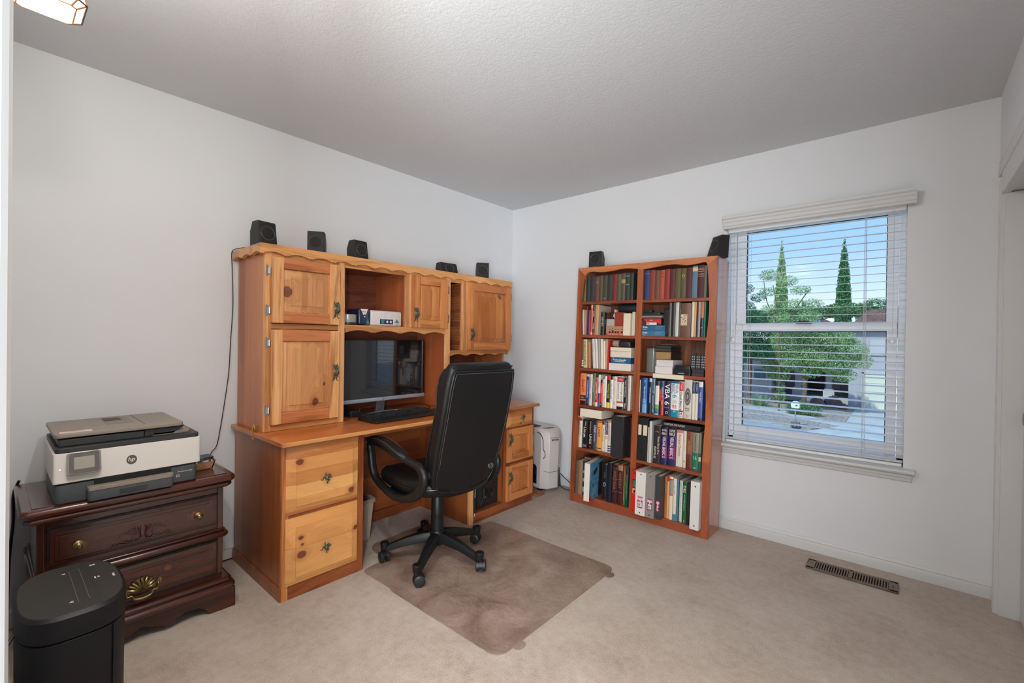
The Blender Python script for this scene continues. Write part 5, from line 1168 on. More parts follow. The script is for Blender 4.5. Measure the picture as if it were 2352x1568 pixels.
m = MB(); m.rbox(.36, .60, -1.31, -1.12, .7475, .7505, .012, ax='z', n=3); o = m.build('mouse_pad', plain((34, 34, 36), .8)); tag(o, 'dark mouse pad on the desk right of the keyboard', 'mouse pad')
# ---------------------------------------------------------------- subwoofer, bin, computer tower
sub = thing('subwoofer', 'black subwoofer with a round port inside the desk cubby', 'subwoofer', (.600, -.925, .0645))
m = MB(); m.box(-.30, 0, -.105, .110, 0, .285); m.build('cabinet', plain((24, 22, 22), .5), sub, bevel=.004)
m = MB(); m.rbox(0, .006, -.100, .105, .004, .281, .006, ax='x', er=.002); m.build('front_panel', plain((28, 26, 26), .55), sub)
m = MB(); m.lathe([(.034, .0062), (.036, .010), (.031, .010), (.027, .004), (.024, -.02), (0, -.022)], 28, ax='x'); m.build('port', plain((12, 12, 12), .35), sub, loc=(0, .018, .088))
m = MB(); m.box(.0062, .0068, .0, .030, .168, .171); m.build('badge', plain((170, 168, 164), .3), sub)
m = MB(); m.tube(smooth_path([(.665, -1.02, .40), (.668, -1.018, .30), (.664, -1.018, .22)], 4), .004, 8); m.tube([(.664, -1.018, .225), (.664, -1.018, .165)], .009, 10); m.tube([(.672, -1.03, .165), (.672, -1.006, .165)], .003, 6, 1)
m.tube(smooth_path([(.664, -1.018, .165), (.666, -1.045, .12), (.664, -1.03, .09)], 4), .003, 6)
m.tube(smooth_path([(.655, -1.022, .5595), (.664, -1.022, .52), (.665, -1.02, .40)], 3), .004, 8)
o = m.build('headphone_cord', [CORD, CHROME]); tag(o, 'black audio cord with plug hanging in front of the subwoofer', 'cord')
m = MB(); m.tube(smooth_path([(.654, -1.09, .70), (.654, -1.088, .4), (.653, -1.092, .13)], 4), .0022, 6, 1); m.tube([(.653, -1.092, .175), (.653, -1.092, .075)], .009, 8, 0, ry=.011); m.tube([(.653, -1.092, .075), (.653, -1.092, .05)], .003, 6, 1)
o = m.build('hanging_cable', [CORD, plain((196, 190, 180), .4)]); tag(o, 'pale thin cable with black connector hanging at the left edge of the desk cubby', 'cable')
bn = thing('waste_bin', 'beige plastic waste bin standing in the kneehole beside the left pedestal', 'bin', (.270, -1.765, 0))
def frus(mb, x0, x1, y0, y1, z0, z1, s, t=.0025, m=0):
    o = []
    for z, k in ((z0, s), (z1, 1)): o.append([(x0 * k, y0 * k, z), (x1 * k, y0 * k, z), (x1 * k, y1 * k, z), (x0 * k, y1 * k, z)])
    i = [[(x * (1 - t / .1), y * (1 - t / .1), z + (.004 if z == z0 else 0)) for x, y, z in r] for r in o]
    mb.rings([o[0], o[1], i[1], i[0]], m, True, False)
m = MB(); frus(m, -.095, .095, -.095, .095, .002, .245, .82); m.build('bucket', plain((176, 156, 138), .5), bn, bevel=.003)
m = MB(); m.tube([(-.095, -.095, .245), (.095, -.095, .245), (.095, .095, .245), (-.095, .095, .245)], .006, 8, 0, closed=True); m.build('rim', plain((172, 152, 134), .45), bn)
m = MB()
for y_ in (-.03, 0, .03, .06): m.tube([(.0945, y_, .22), (.081, y_ * .86, .03)], .002, 6)
m.build('ribs', plain((160, 140, 124), .5), bn)
# liner bag
m = MB(); rg = random.Random(2); rs = []
for z, k in ((.15, .88), (.235, .95), (.250, 1.06), (.225, 1.09)):
    rs.append([(.095 * k * q * (1 + rg.uniform(-.02, .02)), .095 * k * w_ * (1 + rg.uniform(-.03, .03)), z + rg.uniform(-.004, .012)) for q, w_ in ((-1, -1), (-.5, -1), (0, -1), (.5, -1), (1, -1), (1, -.3), (1, .4), (1, 1), (.5, 1), (0, 1), (-.5, 1), (-1, 1), (-1, .3), (-1, -.4))])
m.rings(rs, 0, False, True); m.build('liner', plain((150, 132, 118), .5), bn)
# computer tower
pc = thing('computer_tower', 'white computer tower with black side fan grille standing between desk and bookcase', 'computer', (.587, -.180, .022), radians(-15))
WP = plain((214, 206, 200), .32)
m = MB()
# body: local x = front direction, y across; front face is a chamfered nose
D0, D1 = -.44, .03
prof = [(D0, -.100), (D1 - .02, -.100), (D1 + .035, -.055), (D1 + .045, .03), (D1 + .02, .075), (D1, .100), (D0, .100)]
rs = []
for z, k in ((0, -.010), (.012, 0), (.14, 0), (.30, .012), (.43, .012), (.462, -.004), (.482, -.045)):
    rs.append([(x + (k if x > 0 else 0), y * (1 if z < .45 else .95), z) for x, y in prof])
m.rings(rs, 0, True, False); m.build('case', WP, pc, bevel=.004, seg=3)
m = MB(); m.prism([(-.40, .03), (-.032, .03), (-.032, .165), (-.05, .185), (-.40, .185)], 'y', -.1012, -.0995); m.build('side_grille', plain((18, 18, 20), .5), pc)
m = MB(); m.lathe([(0, -.003), (.058, -.002), (.06, 0), (0, 0)], 24, ax='y'); m.build('fan', plain((10, 10, 11), .4), pc, loc=(-.10, -.1014, .108))
m = MB(); m.prism([(.004, .006), (.060, .006), (.060, .02), (.025, .165), (.012, .165)], 'x', 0, .002); M0 = Matrix.Translation((D1 + .036, .046, 0)) @ Matrix.Rotation(radians(30), 4, 'Z'); m.v = [M0 @ v for v in m.v]; m.build('intake_grille', plain((20, 20, 22), .5), pc)
m = MB(); m.tube(smooth_path([(D1 - .06, -.1015, .455), (D1 - .012, -.1015, .445), (D1 + .006, -.090, .40), (D1 + .006, -.088, .33), (D1 + .016, -.078, .30), (D1 + .016, -.078, .265), (D1 + .006, -.088, .25)], 3), .0032, 6); m.build('front_seam', plain((28, 28, 30), .4), pc)
m = MB(); m.tube([(D1 + .012, -.080, .42), (D1 + .054, -.048, .42), (D1 + .060, .030, .42)], .0012, 5); m.tube([(D1 + .006, -.078, .145), (D1 + .045, -.05, .142), (D1 + .055, .03, .146), (D1 + .03, .074, .155)], .0016, 5); m.build('door_gap', plain((90, 86, 82), .5), pc)
m = MB(); m.text('NZXT', (D1 + .0595, -.008, .402), (0, 1, 0), (0, 0, 1), .05, .010, 0, .03); m.box(D1 + .0565, D1 + .0588, -.040, .026, .396, .408, 1); m.build('badge', [plain((200, 196, 190), .3), plain((60, 58, 58), .4)], pc)
m = MB(); m.box(-.02, .02, -.045, .045, .4825, .487, 0); m.box(.01, .012, -.03, .03, .487, .489, 1); m.build('top_ports', [plain((150, 144, 138), .4), plain((50, 50, 50), .4)], pc)
m = MB(); m.box(-.33, -.10, -.092, -.01, .4822, .488); m.build('top_tray', plain((24, 24, 26), .5), pc)
m = MB()
for x_ in (-.40, -.02): m.box(x_ - .02, x_ + .02, -.09, -.05, -.021, .0, 0); m.box(x_ - .02, x_ + .02, .05, .09, -.021, 0, 0)
m.build('feet', MATTE, pc)
m = MB(); m.rbox(.43, .640, -.395, -.300, .0, .020, .003, ax='z', n=2); o = m.build('wood_block', plain((150, 92, 66), .5), bevel=.001); tag(o, 'reddish wood offcut on the carpet at the front foot of the white computer tower', 'wood block')
m = MB()
m.tube(smooth_path([(.46, -.385, .50), (.465, -.372, .545), (.485, -.345, .555), (.50, -.33, .53), (.505, -.325, .513)], 5), .003, 6); m.tube([(.505, -.325, .514), (.503, -.327, .545)], .0085, 8)
Mi = (Matrix.Translation((.587, -.180, .022)) @ Matrix.Rotation(radians(-15), 4, 'Z')).inverted(); m.v = [Mi @ v for v in m.v]; m.build('cable', CORD, pc)
m = MB()
m.tube(smooth_path([(.60, -.03, .10), (.68, -.04, .06), (.76, -.05, .03), (.84, -.06, .05), (.865, -.09, .10), (.85, -.05, .13), (.82, -.03, .06), (.80, -.03, .012), (.87, -.04, .008)], 6), .003, 6)
m.tube(smooth_path([(.62, -.06, .006), (.70, -.10, .006), (.78, -.09, .006), (.845, -.13, .006), (.87, -.10, .006)], 6), .003, 6)
o = m.build('power_cables', CORD); tag(o, 'black power cables on the carpet between computer tower and bookcase', 'cable')
# ---------------------------------------------------------------- chair mat
def matmat():
    mm, t, b = newmat('chair_mat_vinyl'); tcn = N(t, 'ShaderNodeTexCoord'); v = tcn.outputs['Object']
    a = noise(t, v, 5.5, 4, .65, .4); c = noise(t, v, 60, 2, .6)
    f = mathn(t, 'ADD', mathn(t, 'MULTIPLY', a.outputs['Fac'], .8), mathn(t, 'MULTIPLY', c.outputs['Fac'], .2))
    r = ramp(t, f, [(.34, lin((128, 104, 91))), (.52, lin((158, 134, 120))), (.68, lin((180, 157, 144)))])
    t.links.new(r.outputs[0], b.inputs['Base Color']); b.inputs['Roughness'].default_value = .34
    out = t.nodes['Material Output']; tr = N(t, 'ShaderNodeBsdfTransparent'); mx = N(t, 'ShaderNodeMixShader'); mx.inputs[0].default_value = .86
    t.links.new(tr.outputs[0], mx.inputs[1]); t.links.new(b.outputs[0], mx.inputs[2]); t.links.new(mx.outputs[0], out.inputs[0])
    bump(t, b, mathn(t, 'ADD', mathn(t, 'MULTIPLY', a.outputs['Fac'], 1.0), mathn(t, 'MULTIPLY', c.outputs['Fac'], .1)), .5, .02); return mm
def rcorner(pts, n=6):
    """pts: (x, y, r) polygon with rounded corners"""
    out = []; K = len(pts)
    for i in range(K):
        p = Vector(pts[i][:2]); a = Vector(pts[i - 1][:2]) - p; b = Vector(pts[(i + 1) % K][:2]) - p; r = pts[i][2]
        if r <= 0: out.append((p.x, p.y)); continue
        a.normalize(); b.normalize()
        for k in range(n + 1):
            t = k / n; q = p + a * r * (1 - t) ** 2 + b * r * t ** 2; out.append((q.x, q.y))
    return out
mp_ = rcorner([(.660, -1.925, .045), (.905, -1.918, .01), (.940, -1.930, .01), (1.640, -1.925, .06), (1.634, -.985, .06), (.700, -.985, .05), (.685, -1.24, .06), (.415, -1.26, .09), (.425, -1.755, .10), (.640, -1.765, .05)], 6)
bm_ = MB(); bm_.prism(mp_, 'z', .0008, .0036)
for (x_, y_) in ((1.652, -1.81), (1.648, -1.07)):
    bm_.prism([(x_ + (.020 * cos(a_)), y_ + .030 * sin(a_)) for a_ in [k * 2 * pi / 16 for k in range(16)]], 'z', .0007, .0030)
o = bm_.build('chair_mat', matmat(), auto=20); tag(o, 'brown translucent vinyl mat on the carpet under the office chair', 'chair mat')
# ---------------------------------------------------------------- office chair (local: x forward, y left, z up)
def leather():
    mm, t, b = newmat('black_leather'); tcn = N(t, 'ShaderNodeTexCoord'); v = tcn.outputs['Object']
    a = noise(t, v, 320, 2, .5); c = noise(t, v, 9, 3, .6, 1.0)
    b.inputs['Base Color'].default_value = lin((17, 16, 17)); b.inputs['Roughness'].default_value = .42; b.inputs['Specular IOR Level'].default_value = .32
    bump(t, b, mathn(t, 'ADD', mathn(t, 'MULTIPLY', a.outputs['Fac'], .25), mathn(t, 'MULTIPLY', c.outputs['Fac'], 1.2)), .35, .004); return mm
LEA = leather(); PLA = plain((20, 20, 21), .42, spec=.35); STI = plain((92, 88, 84), .6); PIP = plain((18, 18, 19), .35)
CH = thing('office_chair', 'black leather high-back office chair with looped arms on a five-star base, at the desk', 'chair', (.843, -1.570, .0038), radians(174))
# base
BA = [radians(a - 174) for a in (228, 300.5, 12, 84.5, 156)]
m = MB(); m.lathe([(.0, .085), (.038, .085), (.042, .10), (.044, .150), (.040, .165), (.0, .165)], 28); m.build('hub', PLA, CH)
m = MB(); m.lathe([(.0, .16), (.036, .16), (.036, .245), (.0345, .247), (.0335, .33), (.032, .333), (.031, .43), (0, .43)], 28); m.build('gas_lift_cover', PLA, CH)
wheel = None
for a in BA:
    c, s = cos(a), sin(a)
    m = MB(); rs = []
    for t in [i / 10 for i in range(11)]:
        r = .030 + t * .245; zt = .158 - .072 * t ** 1.5; hh = .058 - .026 * t; w = .026 - .009 * t
        pr = [(-w, zt - hh), (-w * 1.0, zt - .014), (-w * .7, zt - .002), (0, zt), (w * .7, zt - .002), (w * 1.0, zt - .014), (w, zt - hh)]
        rs.append([(r * c - y * s, r * s + y * c, z) for y, z in pr])
    m.rings(rs, 0, True, True); leg = m.build('leg', PLA, CH, auto=50)
    R = .292
    m = MB(); m.lathe([(0, .066), (.021, .066), (.022, .072), (.024, .092), (.0245, .100), (.020, .104), (0, .104)], 20); m.build('caster_socket', PLA, leg, loc=(R * c - .008 * c, R * s - .008 * s, 0))
    sw = a + radians(120)        # caster swivel
    M0 = Matrix.Translation((R * c, R * s, 0)) @ Matrix.Rotation(sw, 4, 'Z')
    m = MB()
    m.tube([(0, 0, .07), (0, 0, .055)], .012, 12, 0)
    hood = [(.013 + .032 * cos(q), .031 + .032 * sin(q)) for q in [radians(d) for d in range(20, 201, 12)]]
    m.prism([(p, z) for p, z in hood] + [(-.004, .030), (.020, .036)], 'y', -.009, .009, 0)
    for sd in (-1, 1):
        y0, y1 = sd * .0095, sd * .026
        m2 = MB(); m2.lathe([(0, y0), (.0285, y0), (.029, y0 + sd * .003), (.0285, y1 - sd * .003), (.024, y1), (.018, y1 + sd * .001), (0, y1 + sd * .002)], 24, ax='y')
        m.add([v + Vector((.013, 0, .029)) for v in m2.v], m2.f, 1, True)
    m.v = [M0 @ v for v in m.v]; m.build('caster', [PLA, plain((28, 28, 29), .5)], leg, label='twin-wheel caster')
# mechanism and tilt lever
m = MB(); m.rbox(-.13, .13, -.09, .09, .415, .445, .02, ax='z', er=.006); m.rbox(-.07, .09, -.05, .05, .385, .42, .02, ax='z', er=.006)
m.tube([(-.06, 0, .41), (-.14, 0, .418), (-.19, 0, .445)], .016, 10, ry=.035); m.build('tilt_mechanism', PLA, CH)
m = MB(); m.tube([(.02, -.05, .41), (-.03, -.19, .405), (-.045, -.245, .395)], .006, 8); m.tube([(-.035, -.20, .408), (-.065, -.275, .375)], .011, 8, ry=.018); m.build('tilt_lever', PLA, CH)
# seat cushion
def superring(cx, cy, z, ax_, ay, n=36, e=3.2):
    o = []
    for k in range(n):
        t = 2 * pi * k / n; c, s = cos(t), sin(t)
        o.append((cx + ax_ * abs(c) ** (2 / e) * (1 if c > 0 else -1), cy + ay * abs(s) ** (2 / e) * (1 if s > 0 else -1), z))
    return o
m = MB()
sec = [(.425, .215, .205), (.428, .245, .235), (.445, .262, .252), (.475, .268, .256), (.50, .262, .252), (.516, .240, .232), (.521, .15, .15), (.519, .02, .02)]
m.rings([superring(.030, 0, z, a + .014, b) for z, a, b in sec], 0, True, True)
for v in m.v:
    if v.x > .15: v.z -= (v.x - .15) ** 2 * 1.8
m.build('seat', LEA, CH, auto=60)
m = MB()
pts = superring(.030, 0, .474, .284, .258, 44)
m.tube([(x, y, z - max(0, x - .15) ** 2 * 1.8) for x, y, z in pts], .0035, 6, closed=True); m.build('seat_piping', PIP, CH)
# backrest: padded shell lofted upwards, leaning back
def back_c(z):   # centre line x, half width, thickness
    t = (z - .455) / (1.085 - .455)
    xr = -.232 - .175 * t - .012 * sin(pi * t)           # rear surface
    hw = interp([(0, .160), (.06, .188), (.14, .203), (.35, .212), (.6, .214), (.85, .212), (.95, .206), (1, .196)], t)
    th = interp([(0, .050), (.08, .085), (.3, .112), (.5, .100), (.68, .088), (.80, .108), (.92, .112), (1, .085)], t)
    return xr, hw, th
m = MB(); rs = []
K = 26
for i in range(K + 1):
    z = .455 + (1.085 - .455) * i / K; xr, hw, th = back_c(z)
    ring = []
    for k in range(40):
        a = 2 * pi * k / 40; c, s = cos(a), sin(a)
        e = 2 / 4.2
        yy = hw * abs(s) ** e * (1 if s > 0 else -1)
        xx = xr + th / 2 + th / 2 * abs(c) ** e * (1 if c > 0 else -1)
        if xx > xr + th * .6: xx -= .018 * (1 - (yy / hw) ** 2) * (1 if .3 < (z - .455) / .63 < .75 else 0)
        ring.append((xx - (.0 if c > 0 else 0), yy, z + (.012 * (1 - (yy / hw) ** 2) if i == K else 0)))
    rs.append(ring)
xr, hw, th = back_c(1.085)
for q in (.72, .40, .1):
    h_ = .019 * (1 - q)
    rs.append([((p[0] - (xr + th / 2)) * q + xr + th / 2, p[1] * (1 - (1 - q) * .20), 1.085 + .028 * sqrt(1 - q * q)) for p in rs[K]])
x0, h0, t0 = back_c(.455)
rs.insert(0, [((p[0] - (x0 + t0 / 2)) * .5 + x0 + t0 / 2 + .004, p[1] * .85, .443) for p in rs[0]])
# the bottom edge bows downwards in the middle
for ring in rs:
    for j, p in enumerate(ring):
        z = p[2]
        if z < .60: ring[j] = (p[0], p[1], z - .030 * (1 - (p[1] / .2) ** 2) * (.60 - z) / .15)
m.rings(rs, 0, True, True); m.build('backrest', LEA, CH, auto=60)
# rear panel with piping and stitching
m = MB(); rs = []
for i in range(K + 1):
    z = .470 + (1.072 - .470) * i / K; xr, hw, th = back_c(z)
    w = hw - .016; dz = -.030 * max(0, (.60 - z) / .15)
    rs.append([(xr - .006 - .012 * (1 - (j / 6 - 1) ** 2) * .8, w * (j / 6 - 1), z + dz * (1 - (j / 6 - 1) ** 2)) for j in range(13)])
f = []
n_ = 13
vs = [p for r in rs for p in r]
for i in range(K):
    for j in range(12): f.append((i * n_ + j, (i + 1) * n_ + j, (i + 1) * n_ + j + 1, i * n_ + j + 1))
m.add(vs, f, 0, True)
edge = rs[0] + [r[-1] for r in rs[1:]] + rs[-1][::-1][1:] + [r[0] for r in rs[::-1]][1:-1]
m.add([], [])
ctr = [Vector(p) for p in edge]
m.rings([[p + Vector((.010, 0, 0)) for p in ctr], ctr], 0, False, True)
pan = m.build('rear_panel', LEA, CH, auto=70)
m = MB(); m.tube([p + Vector((.001, 0, 0)) for p in ctr], .0042, 6, closed=True); m.build('piping', PIP, pan)
cen = Vector((sum(p.x for p in ctr) / len(ctr), 0, sum(p.z for p in ctr) / len(ctr)))
m = MB()
inn = []
for p in ctr:
    q = Vector((p.x, p.y * .955, cen.z + (p.z - cen.z) * .968)); bow = .012 * (1 - (p.y / .2) ** 2) * .8
    inn.append(q - Vector((.0022, 0, 0)))
m.tube(inn, .0009, 4, closed=True); m.build('stitching', STI, pan)
m = MB(); m.lathe([(0, -.006), (.008, -.0065), (.013, -.004), (.0165, -.006), (.019, -.003), (.019, .002), (0, .002)], 28, ax='x'); xr, hw, th = back_c(.545)
m.text('e', (-.0068, 0, 0), (0, -1, 0), (0, 0, 1), .008, .01, 1, .02)
m.build('emblem', [plain((120, 120, 124), .25, .9), plain((30, 30, 32), .4)], pan, loc=(xr - .012, -.150, .553))
# headrest roll seam and side gussets
m = MB()
for s in (-1, 1):
    pts = []
    for i in range(2, K + 1):
        z = .455 + .63 * i / K; xr, hw, th = back_c(z); pts.append((xr + th * .80, s * (hw * .985 + .0), z))
    m.tube(pts, .003, 6)
m.tube([(back_c(1.082)[0] + .012, y, 1.088 + .014 * (1 - (y / .2) ** 2)) for y in [-.19 + .38 * i / 16 for i in range(17)]], .003, 6); m.build('back_piping', PIP, CH)
m = MB()
for y in (-.07, .07):
    m.tube([(back_c(1.085)[0] + th * q + .008, y, 1.088 + .026 * sin(pi * (.1 + .8 * q))) for q in [i / 8 for i in range(9)]], .0011, 5)
m.build('head_stitching', PIP, CH)
m = MB()
for s in (-1, 1):
    m.tube(smooth_path([(back_c(.60)[0] + .165, s * .10, .60), (back_c(.75)[0] + .155, s * .14, .75), (back_c(.88)[0] + .10, s * .12, .88)], 4), .002, 5)
pl = MB(); rs = []
for t in [i / 12 for i in range(13)]:
    z = .56 + .30 * t; xr, hw, th = back_c(z); b_ = .045 * sin(pi * t) ** .7
    rs.append([(xr + th * .9 + b_ * max(0, 1 - (j / 8 - 1) ** 4), .185 * (j / 8 - 1), z) for j in range(17)])
vs = [p for r in rs for p in r]; pl.add(vs, [(i * 17 + j, i * 17 + j + 1, (i + 1) * 17 + j + 1, (i + 1) * 17 + j) for i in range(12) for j in range(16)], 0, True)
pl.build('lumbar_pad', LEA, CH)
# arms: closed loops with padded tops
for s in (1, -1):
    Y = s * .272
    loop = smooth_path([(.262, Y, .640), (.150, Y + s * .006, .655), (.0, Y + s * .010, .640), (-.12, Y + s * .006, .612), (-.205, Y, .585), (-.228, Y, .545), (-.200, Y, .480), (-.130, Y, .430), (-.04, Y, .412), (.08, Y, .425), (.185, Y, .455), (.230, Y, .50), (.250, Y, .575)], 5, closed=True)
    loop = [Vector((p.x, p.y * (1 - .13 * min(1, max(0, (-.02 - p.x) / .16))), p.z)) for p in loop]
    K2 = len(loop)
    m = MB(); rr = []; rw = []
    for i in range(K2):
        t = i / K2; fat = interp([(0, .016), (.25, .017), (.36, .030), (.46, .032), (.56, .022), (.75, .016), (1, .016)], t); rr.append(fat); rw.append(.022)
    m.tube(loop, rw, 12, 0, ry=rr, closed=True, up=(0, 1, 0)); arm = m.build('armrest', PLA, CH, auto=60)
    m = MB(); rs = []
    for t in [i / 14 for i in range(15)]:
        x = .285 - .40 * t; z = interp([(0, .650), (.15, .668), (.4, .676), (.65, .668), (.85, .648), (1, .625)], t)
        w = .036 * (max(0.02, 1 - (2 * t - 1) ** 6)) ** .5; h = .020 * (max(.05, 1 - (2 * t - 1) ** 6)) ** .5
        rs.append([(x, Y * (1 - .13 * min(1, max(0, (-.02 - x) / .16))) + s * .006 + w * cos(a), z + h * (sin(a) if sin(a) > 0 else sin(a) * .7)) for a in [2 * pi * k / 16 for k in range(16)]])
    m.rings(rs, 0, True, True); pad = m.build('arm_pad', LEA, arm, auto=60)
    m = MB(); m.tube([(.285 - .40 * t, Y + s * .006 + q * .027 * (max(0.02, 1 - (2 * t - 1) ** 6)) ** .5, interp([(0, .650), (.15, .668), (.4, .676), (.65, .668), (.85, .648), (1, .625)], t) + .0145 * (max(.05, 1 - (2 * t - 1) ** 6)) ** .5) for q, ts in ((1, [i / 14 for i in range(15)]), (-1, [1 - i / 14 for i in range(15)])) for t in ts], .0009, 4, closed=True); m.build('stitching', STI, arm)
    m = MB(); m.box(-.06, .10, s * .20, s * .274, .404, .424); m.build('arm_bracket', PLA, arm)
    m = MB(); m.tube([(-.232, s * .185, .555), (-.222, s * .232, .555)], .018, 10, ry=.012); m.build('arm_bracket', PLA, arm)
# ---------------------------------------------------------------- nightstand chest
def cherry(name, grain, plane, seed, knots=()):
    return wood(name, (36, 15, 10), (64, 27, 18), (92, 42, 27), grain=grain, plane=plane, seed=seed, rough=.22, coat=.7, knots=knots, rings=7.0, contrast=1.0)
CY_, CZ_, CX_ = cherry('cherry_level', 'y', 'yz', 1.0), cherry('cherry_upright', 'z', 'yz', 2.0), cherry('cherry_side', 'x', 'xz', 3.0)
DK = plain((30, 16, 12), .4)
NY0, NY1 = -3.105, -2.512
nc = thing('nightstand', 'dark cherry two-drawer nightstand with carved shell and brass hardware, under the printer', 'nightstand', (0, 0, 0))
def B_(mb, *a, **k): return mb.build(*a, parent=nc, **k)
m = MB(); m.box(.06, .455, NY0, NY1, .12, .553); B_(m, 'body', cherry('cherry_body', 'y', 'yz', 5.0), bevel=.002)
# moulded top: two stacked rounded slabs with chamfered corners
def slab(mb, x0, x1, y0, y1, z0, z1, r, ch, m=0, back=True):
    n = 7; rs = []
    for k in range(n):
        a = -pi / 2 + pi * k / (n - 1); o = r * (cos(a) - 1); z = (z0 + z1) / 2 + (z1 - z0) / 2 * sin(a)
        X1, Y0, Y1 = x1 + o, y0 - o, y1 + o
        rs.append([(x0, Y0, z), (X1 - ch, Y0, z), (X1, Y0 + ch, z), (X1, Y1 - ch, z), (X1 - ch, Y1, z), (x0, Y1, z)])
    mb.rings(rs, m, True, True)
m = MB(); slab(m, .045, .512, -3.150, -2.474, .572, .604, .010, .020); slab(m, .045, .502, -3.140, -2.484, .548, .574, .012, .020)
m.box(.075, .480, -3.118, -2.506, .602, .6075, 0); B_(m, 'top', cherry('cherry_top', 'y', 'xy', 4.0), auto=50, bevel=.0015)
m = MB(); slab(m, .06, .486, NY0 - .018, NY1 + .018, .318, .345, .010, .012); slab(m, .06, .476, NY0 - .008, NY1 + .008, .345, .356, .006, .01); B_(m, 'waist_moulding', CY_, auto=50)
# corner pilasters
for y in (NY0, NY1 - .022):
    m = MB(); m.box(.455, .462, y, y + .022, .15, .55); B_(m, 'pilaster', CZ_, bevel=.003)
# plinth with scalloped lower edge
m = MB(); slab(m, .06, .500, NY0 - .030, NY1 + .030, .112, .138, .012, .014); slab(m, .06, .512, NY0 - .042, NY1 + .042, .082, .116, .010, .016)
y0, y1 = NY0 - .040, NY1 + .040
low = [(0, .0), (.05, .0), (.10, .004), (.115, .026), (.14, .046), (.18, .050), (.215, .040), (.235, .024), (.25, .020), (.265, .026), (.30, .040), (.36, .052), (.42, .056)]
W2 = (y1 - y0); ls = [(y0 + a * 1.0, z) for a, z in low if a < W2 / 2] ; ls = ls + [(y0 + W2 / 2, .056)] + [(y1 - a, z) for a, z in low[::-1] if a < W2 / 2]
for (a, z), (b, w) in zip(ls, ls[1:]): m.prism([(a, z), (b, w), (b, .088), (a, .088)], 'x', .480, .506)
m.box(.06, .49, y0, y0 + .02, .0, .088); m.box(.06, .49, y1 - .02, y1, .0, .088)
rs = []
B_(m, 'plinth', cherry('cherry_plinth', 'y', 'yz', 7.0), auto=50, bevel=.002)
# drawers
def dfront(y0, y1, z0, z1, nm='drawer'):
    m = MB(); m.box(.455, .463, y0 - .006, y1 + .006, z0 - .006, z1 + .006, 1)
    raised(m, .463, .468, .474, y0, y1, z0, z1, .014, 0)
    i = .020; raised(m, .470, .4742, .4778, y0 + i, y1 - i, z0 + i, z1 - i, .006, 0)
    return m.build(nm, [cherry('cherry_drawer_%d' % (z0 * 100), 'y', 'yz', z0 * 9, knots=((-2.99, .435, .007), (-2.625, .450, .006)) if z0 > .3 else ((-2.72, .252, .006),)), DK], nc)
d1 = dfront(-3.070, -2.540, .384, .510); d2 = dfront(-3.070, -2.540, .160, .300)
for y in (-2.995, -2.612):
    m = MB(); m.lathe([(0, 0), (.013, 0), (.0165, .003), (.0165, .006), (.013, .008), (.009, .010), (.011, .018), (.011, .021), (.006, .026), (0, .027)], 24, ax='x'); m.build('knob', ANTB, d1, loc=(.4778, y, .441), label='antique brass knob')
# carved shell on the upper drawer
CARV = cherry('cherry_carving', 'y', 'yz', 11.0)
m = MB(); cy, cz = -2.804, .418; X = .4778
def vol(pts, r): m.tube([(X + .0005, cy + a, cz + b) for a, b in [(p.x, p.y) for p in smooth_path([(q[0], q[1], 0) for q in pts], 4)]], r, 6, 0, ry=r * .7)
for s in (1, -1):
    for k, (L, a) in enumerate(((.050, 84), (.054, 68), (.058, 50), (.064, 34), (.072, 18))):
        a = radians(a); c_, s_ = cos(a) * s, sin(a)
        vol([(s * .006, -.006), (c_ * L * .5 + s * .006, s_ * L * .52 + .004), (c_ * L, s_ * L * .78), (c_ * L + s * .008, s_ * L * .70 - .006)], .0030)
    vol([(s * .010, -.012), (s * .024, -.020), (s * .034, -.010), (s * .028, .002), (s * .018, -.002), (s * .020, -.010), (s * .026, -.008)], .0032)
    vol([(s * .034, -.018), (s * .056, -.012), (s * .074, -.004), (s * .088, -.014), (s * .094, -.022)], .0028)
    vol([(s * .030, -.026), (s * .052, -.022), (s * .072, -.016), (s * .086, -.024)], .0024)
m.build('carved_shell', CARV, d1)
# brass shell pull on the lower drawer
m = MB(); cy, cz = -2.806, .214
for k in range(9):
    a = radians(18 + 18 * k); L = .050 - .006 * abs(k - 4) / 4
    p0 = Vector((X + .004, cy, cz - .018)); p1 = p0 + Vector((.012, cos(a) * L * .55, sin(a) * L * .6)); p2 = p0 + Vector((.003, cos(a) * L * 1.1, sin(a) * L))
    m.tube(smooth_path([p0, p1, p2], 4), [interp([(0, .002), (.7, .0058), (1, .004)], q / 8) for q in range(9)], 8)
m.prism([(cy + .046 * cos(radians(q)), cz - .020 + .050 * sin(radians(q))) for q in range(0, 181, 12)], 'x', X, X + .004)
for s in (1, -1):
    m.prism([(cy + s * .040, cz - .006), (cy + s * .058, cz + .014), (cy + s * .066, cz + .006), (cy + s * .062, cz - .010), (cy + s * .050, cz - .024)], 'x', X, X + .005)
    m.ell((X + .010, cy + s * .052, cz - .006), (.008, .006, .006))
bail = smooth_path([(X + .012, cy + .052, cz - .006), (X + .016, cy + .048, cz - .026), (X + .018, cy + .034, cz - .026), (X + .020, cy + .026, cz - .040), (X + .021, cy, cz - .045), (X + .020, cy - .026, cz - .040), (X + .018, cy - .034, cz - .026), (X + .016, cy - .048, cz - .026), (X + .012, cy - .052, cz - .006)], 5)
m.tube(bail, [.0035 + .003 * max(0, 1 - abs(i - len(bail) / 2) / 9) for i in range(len(bail))], 8)
m.build('handle', ANTB, d2, label='antique brass shell pull')
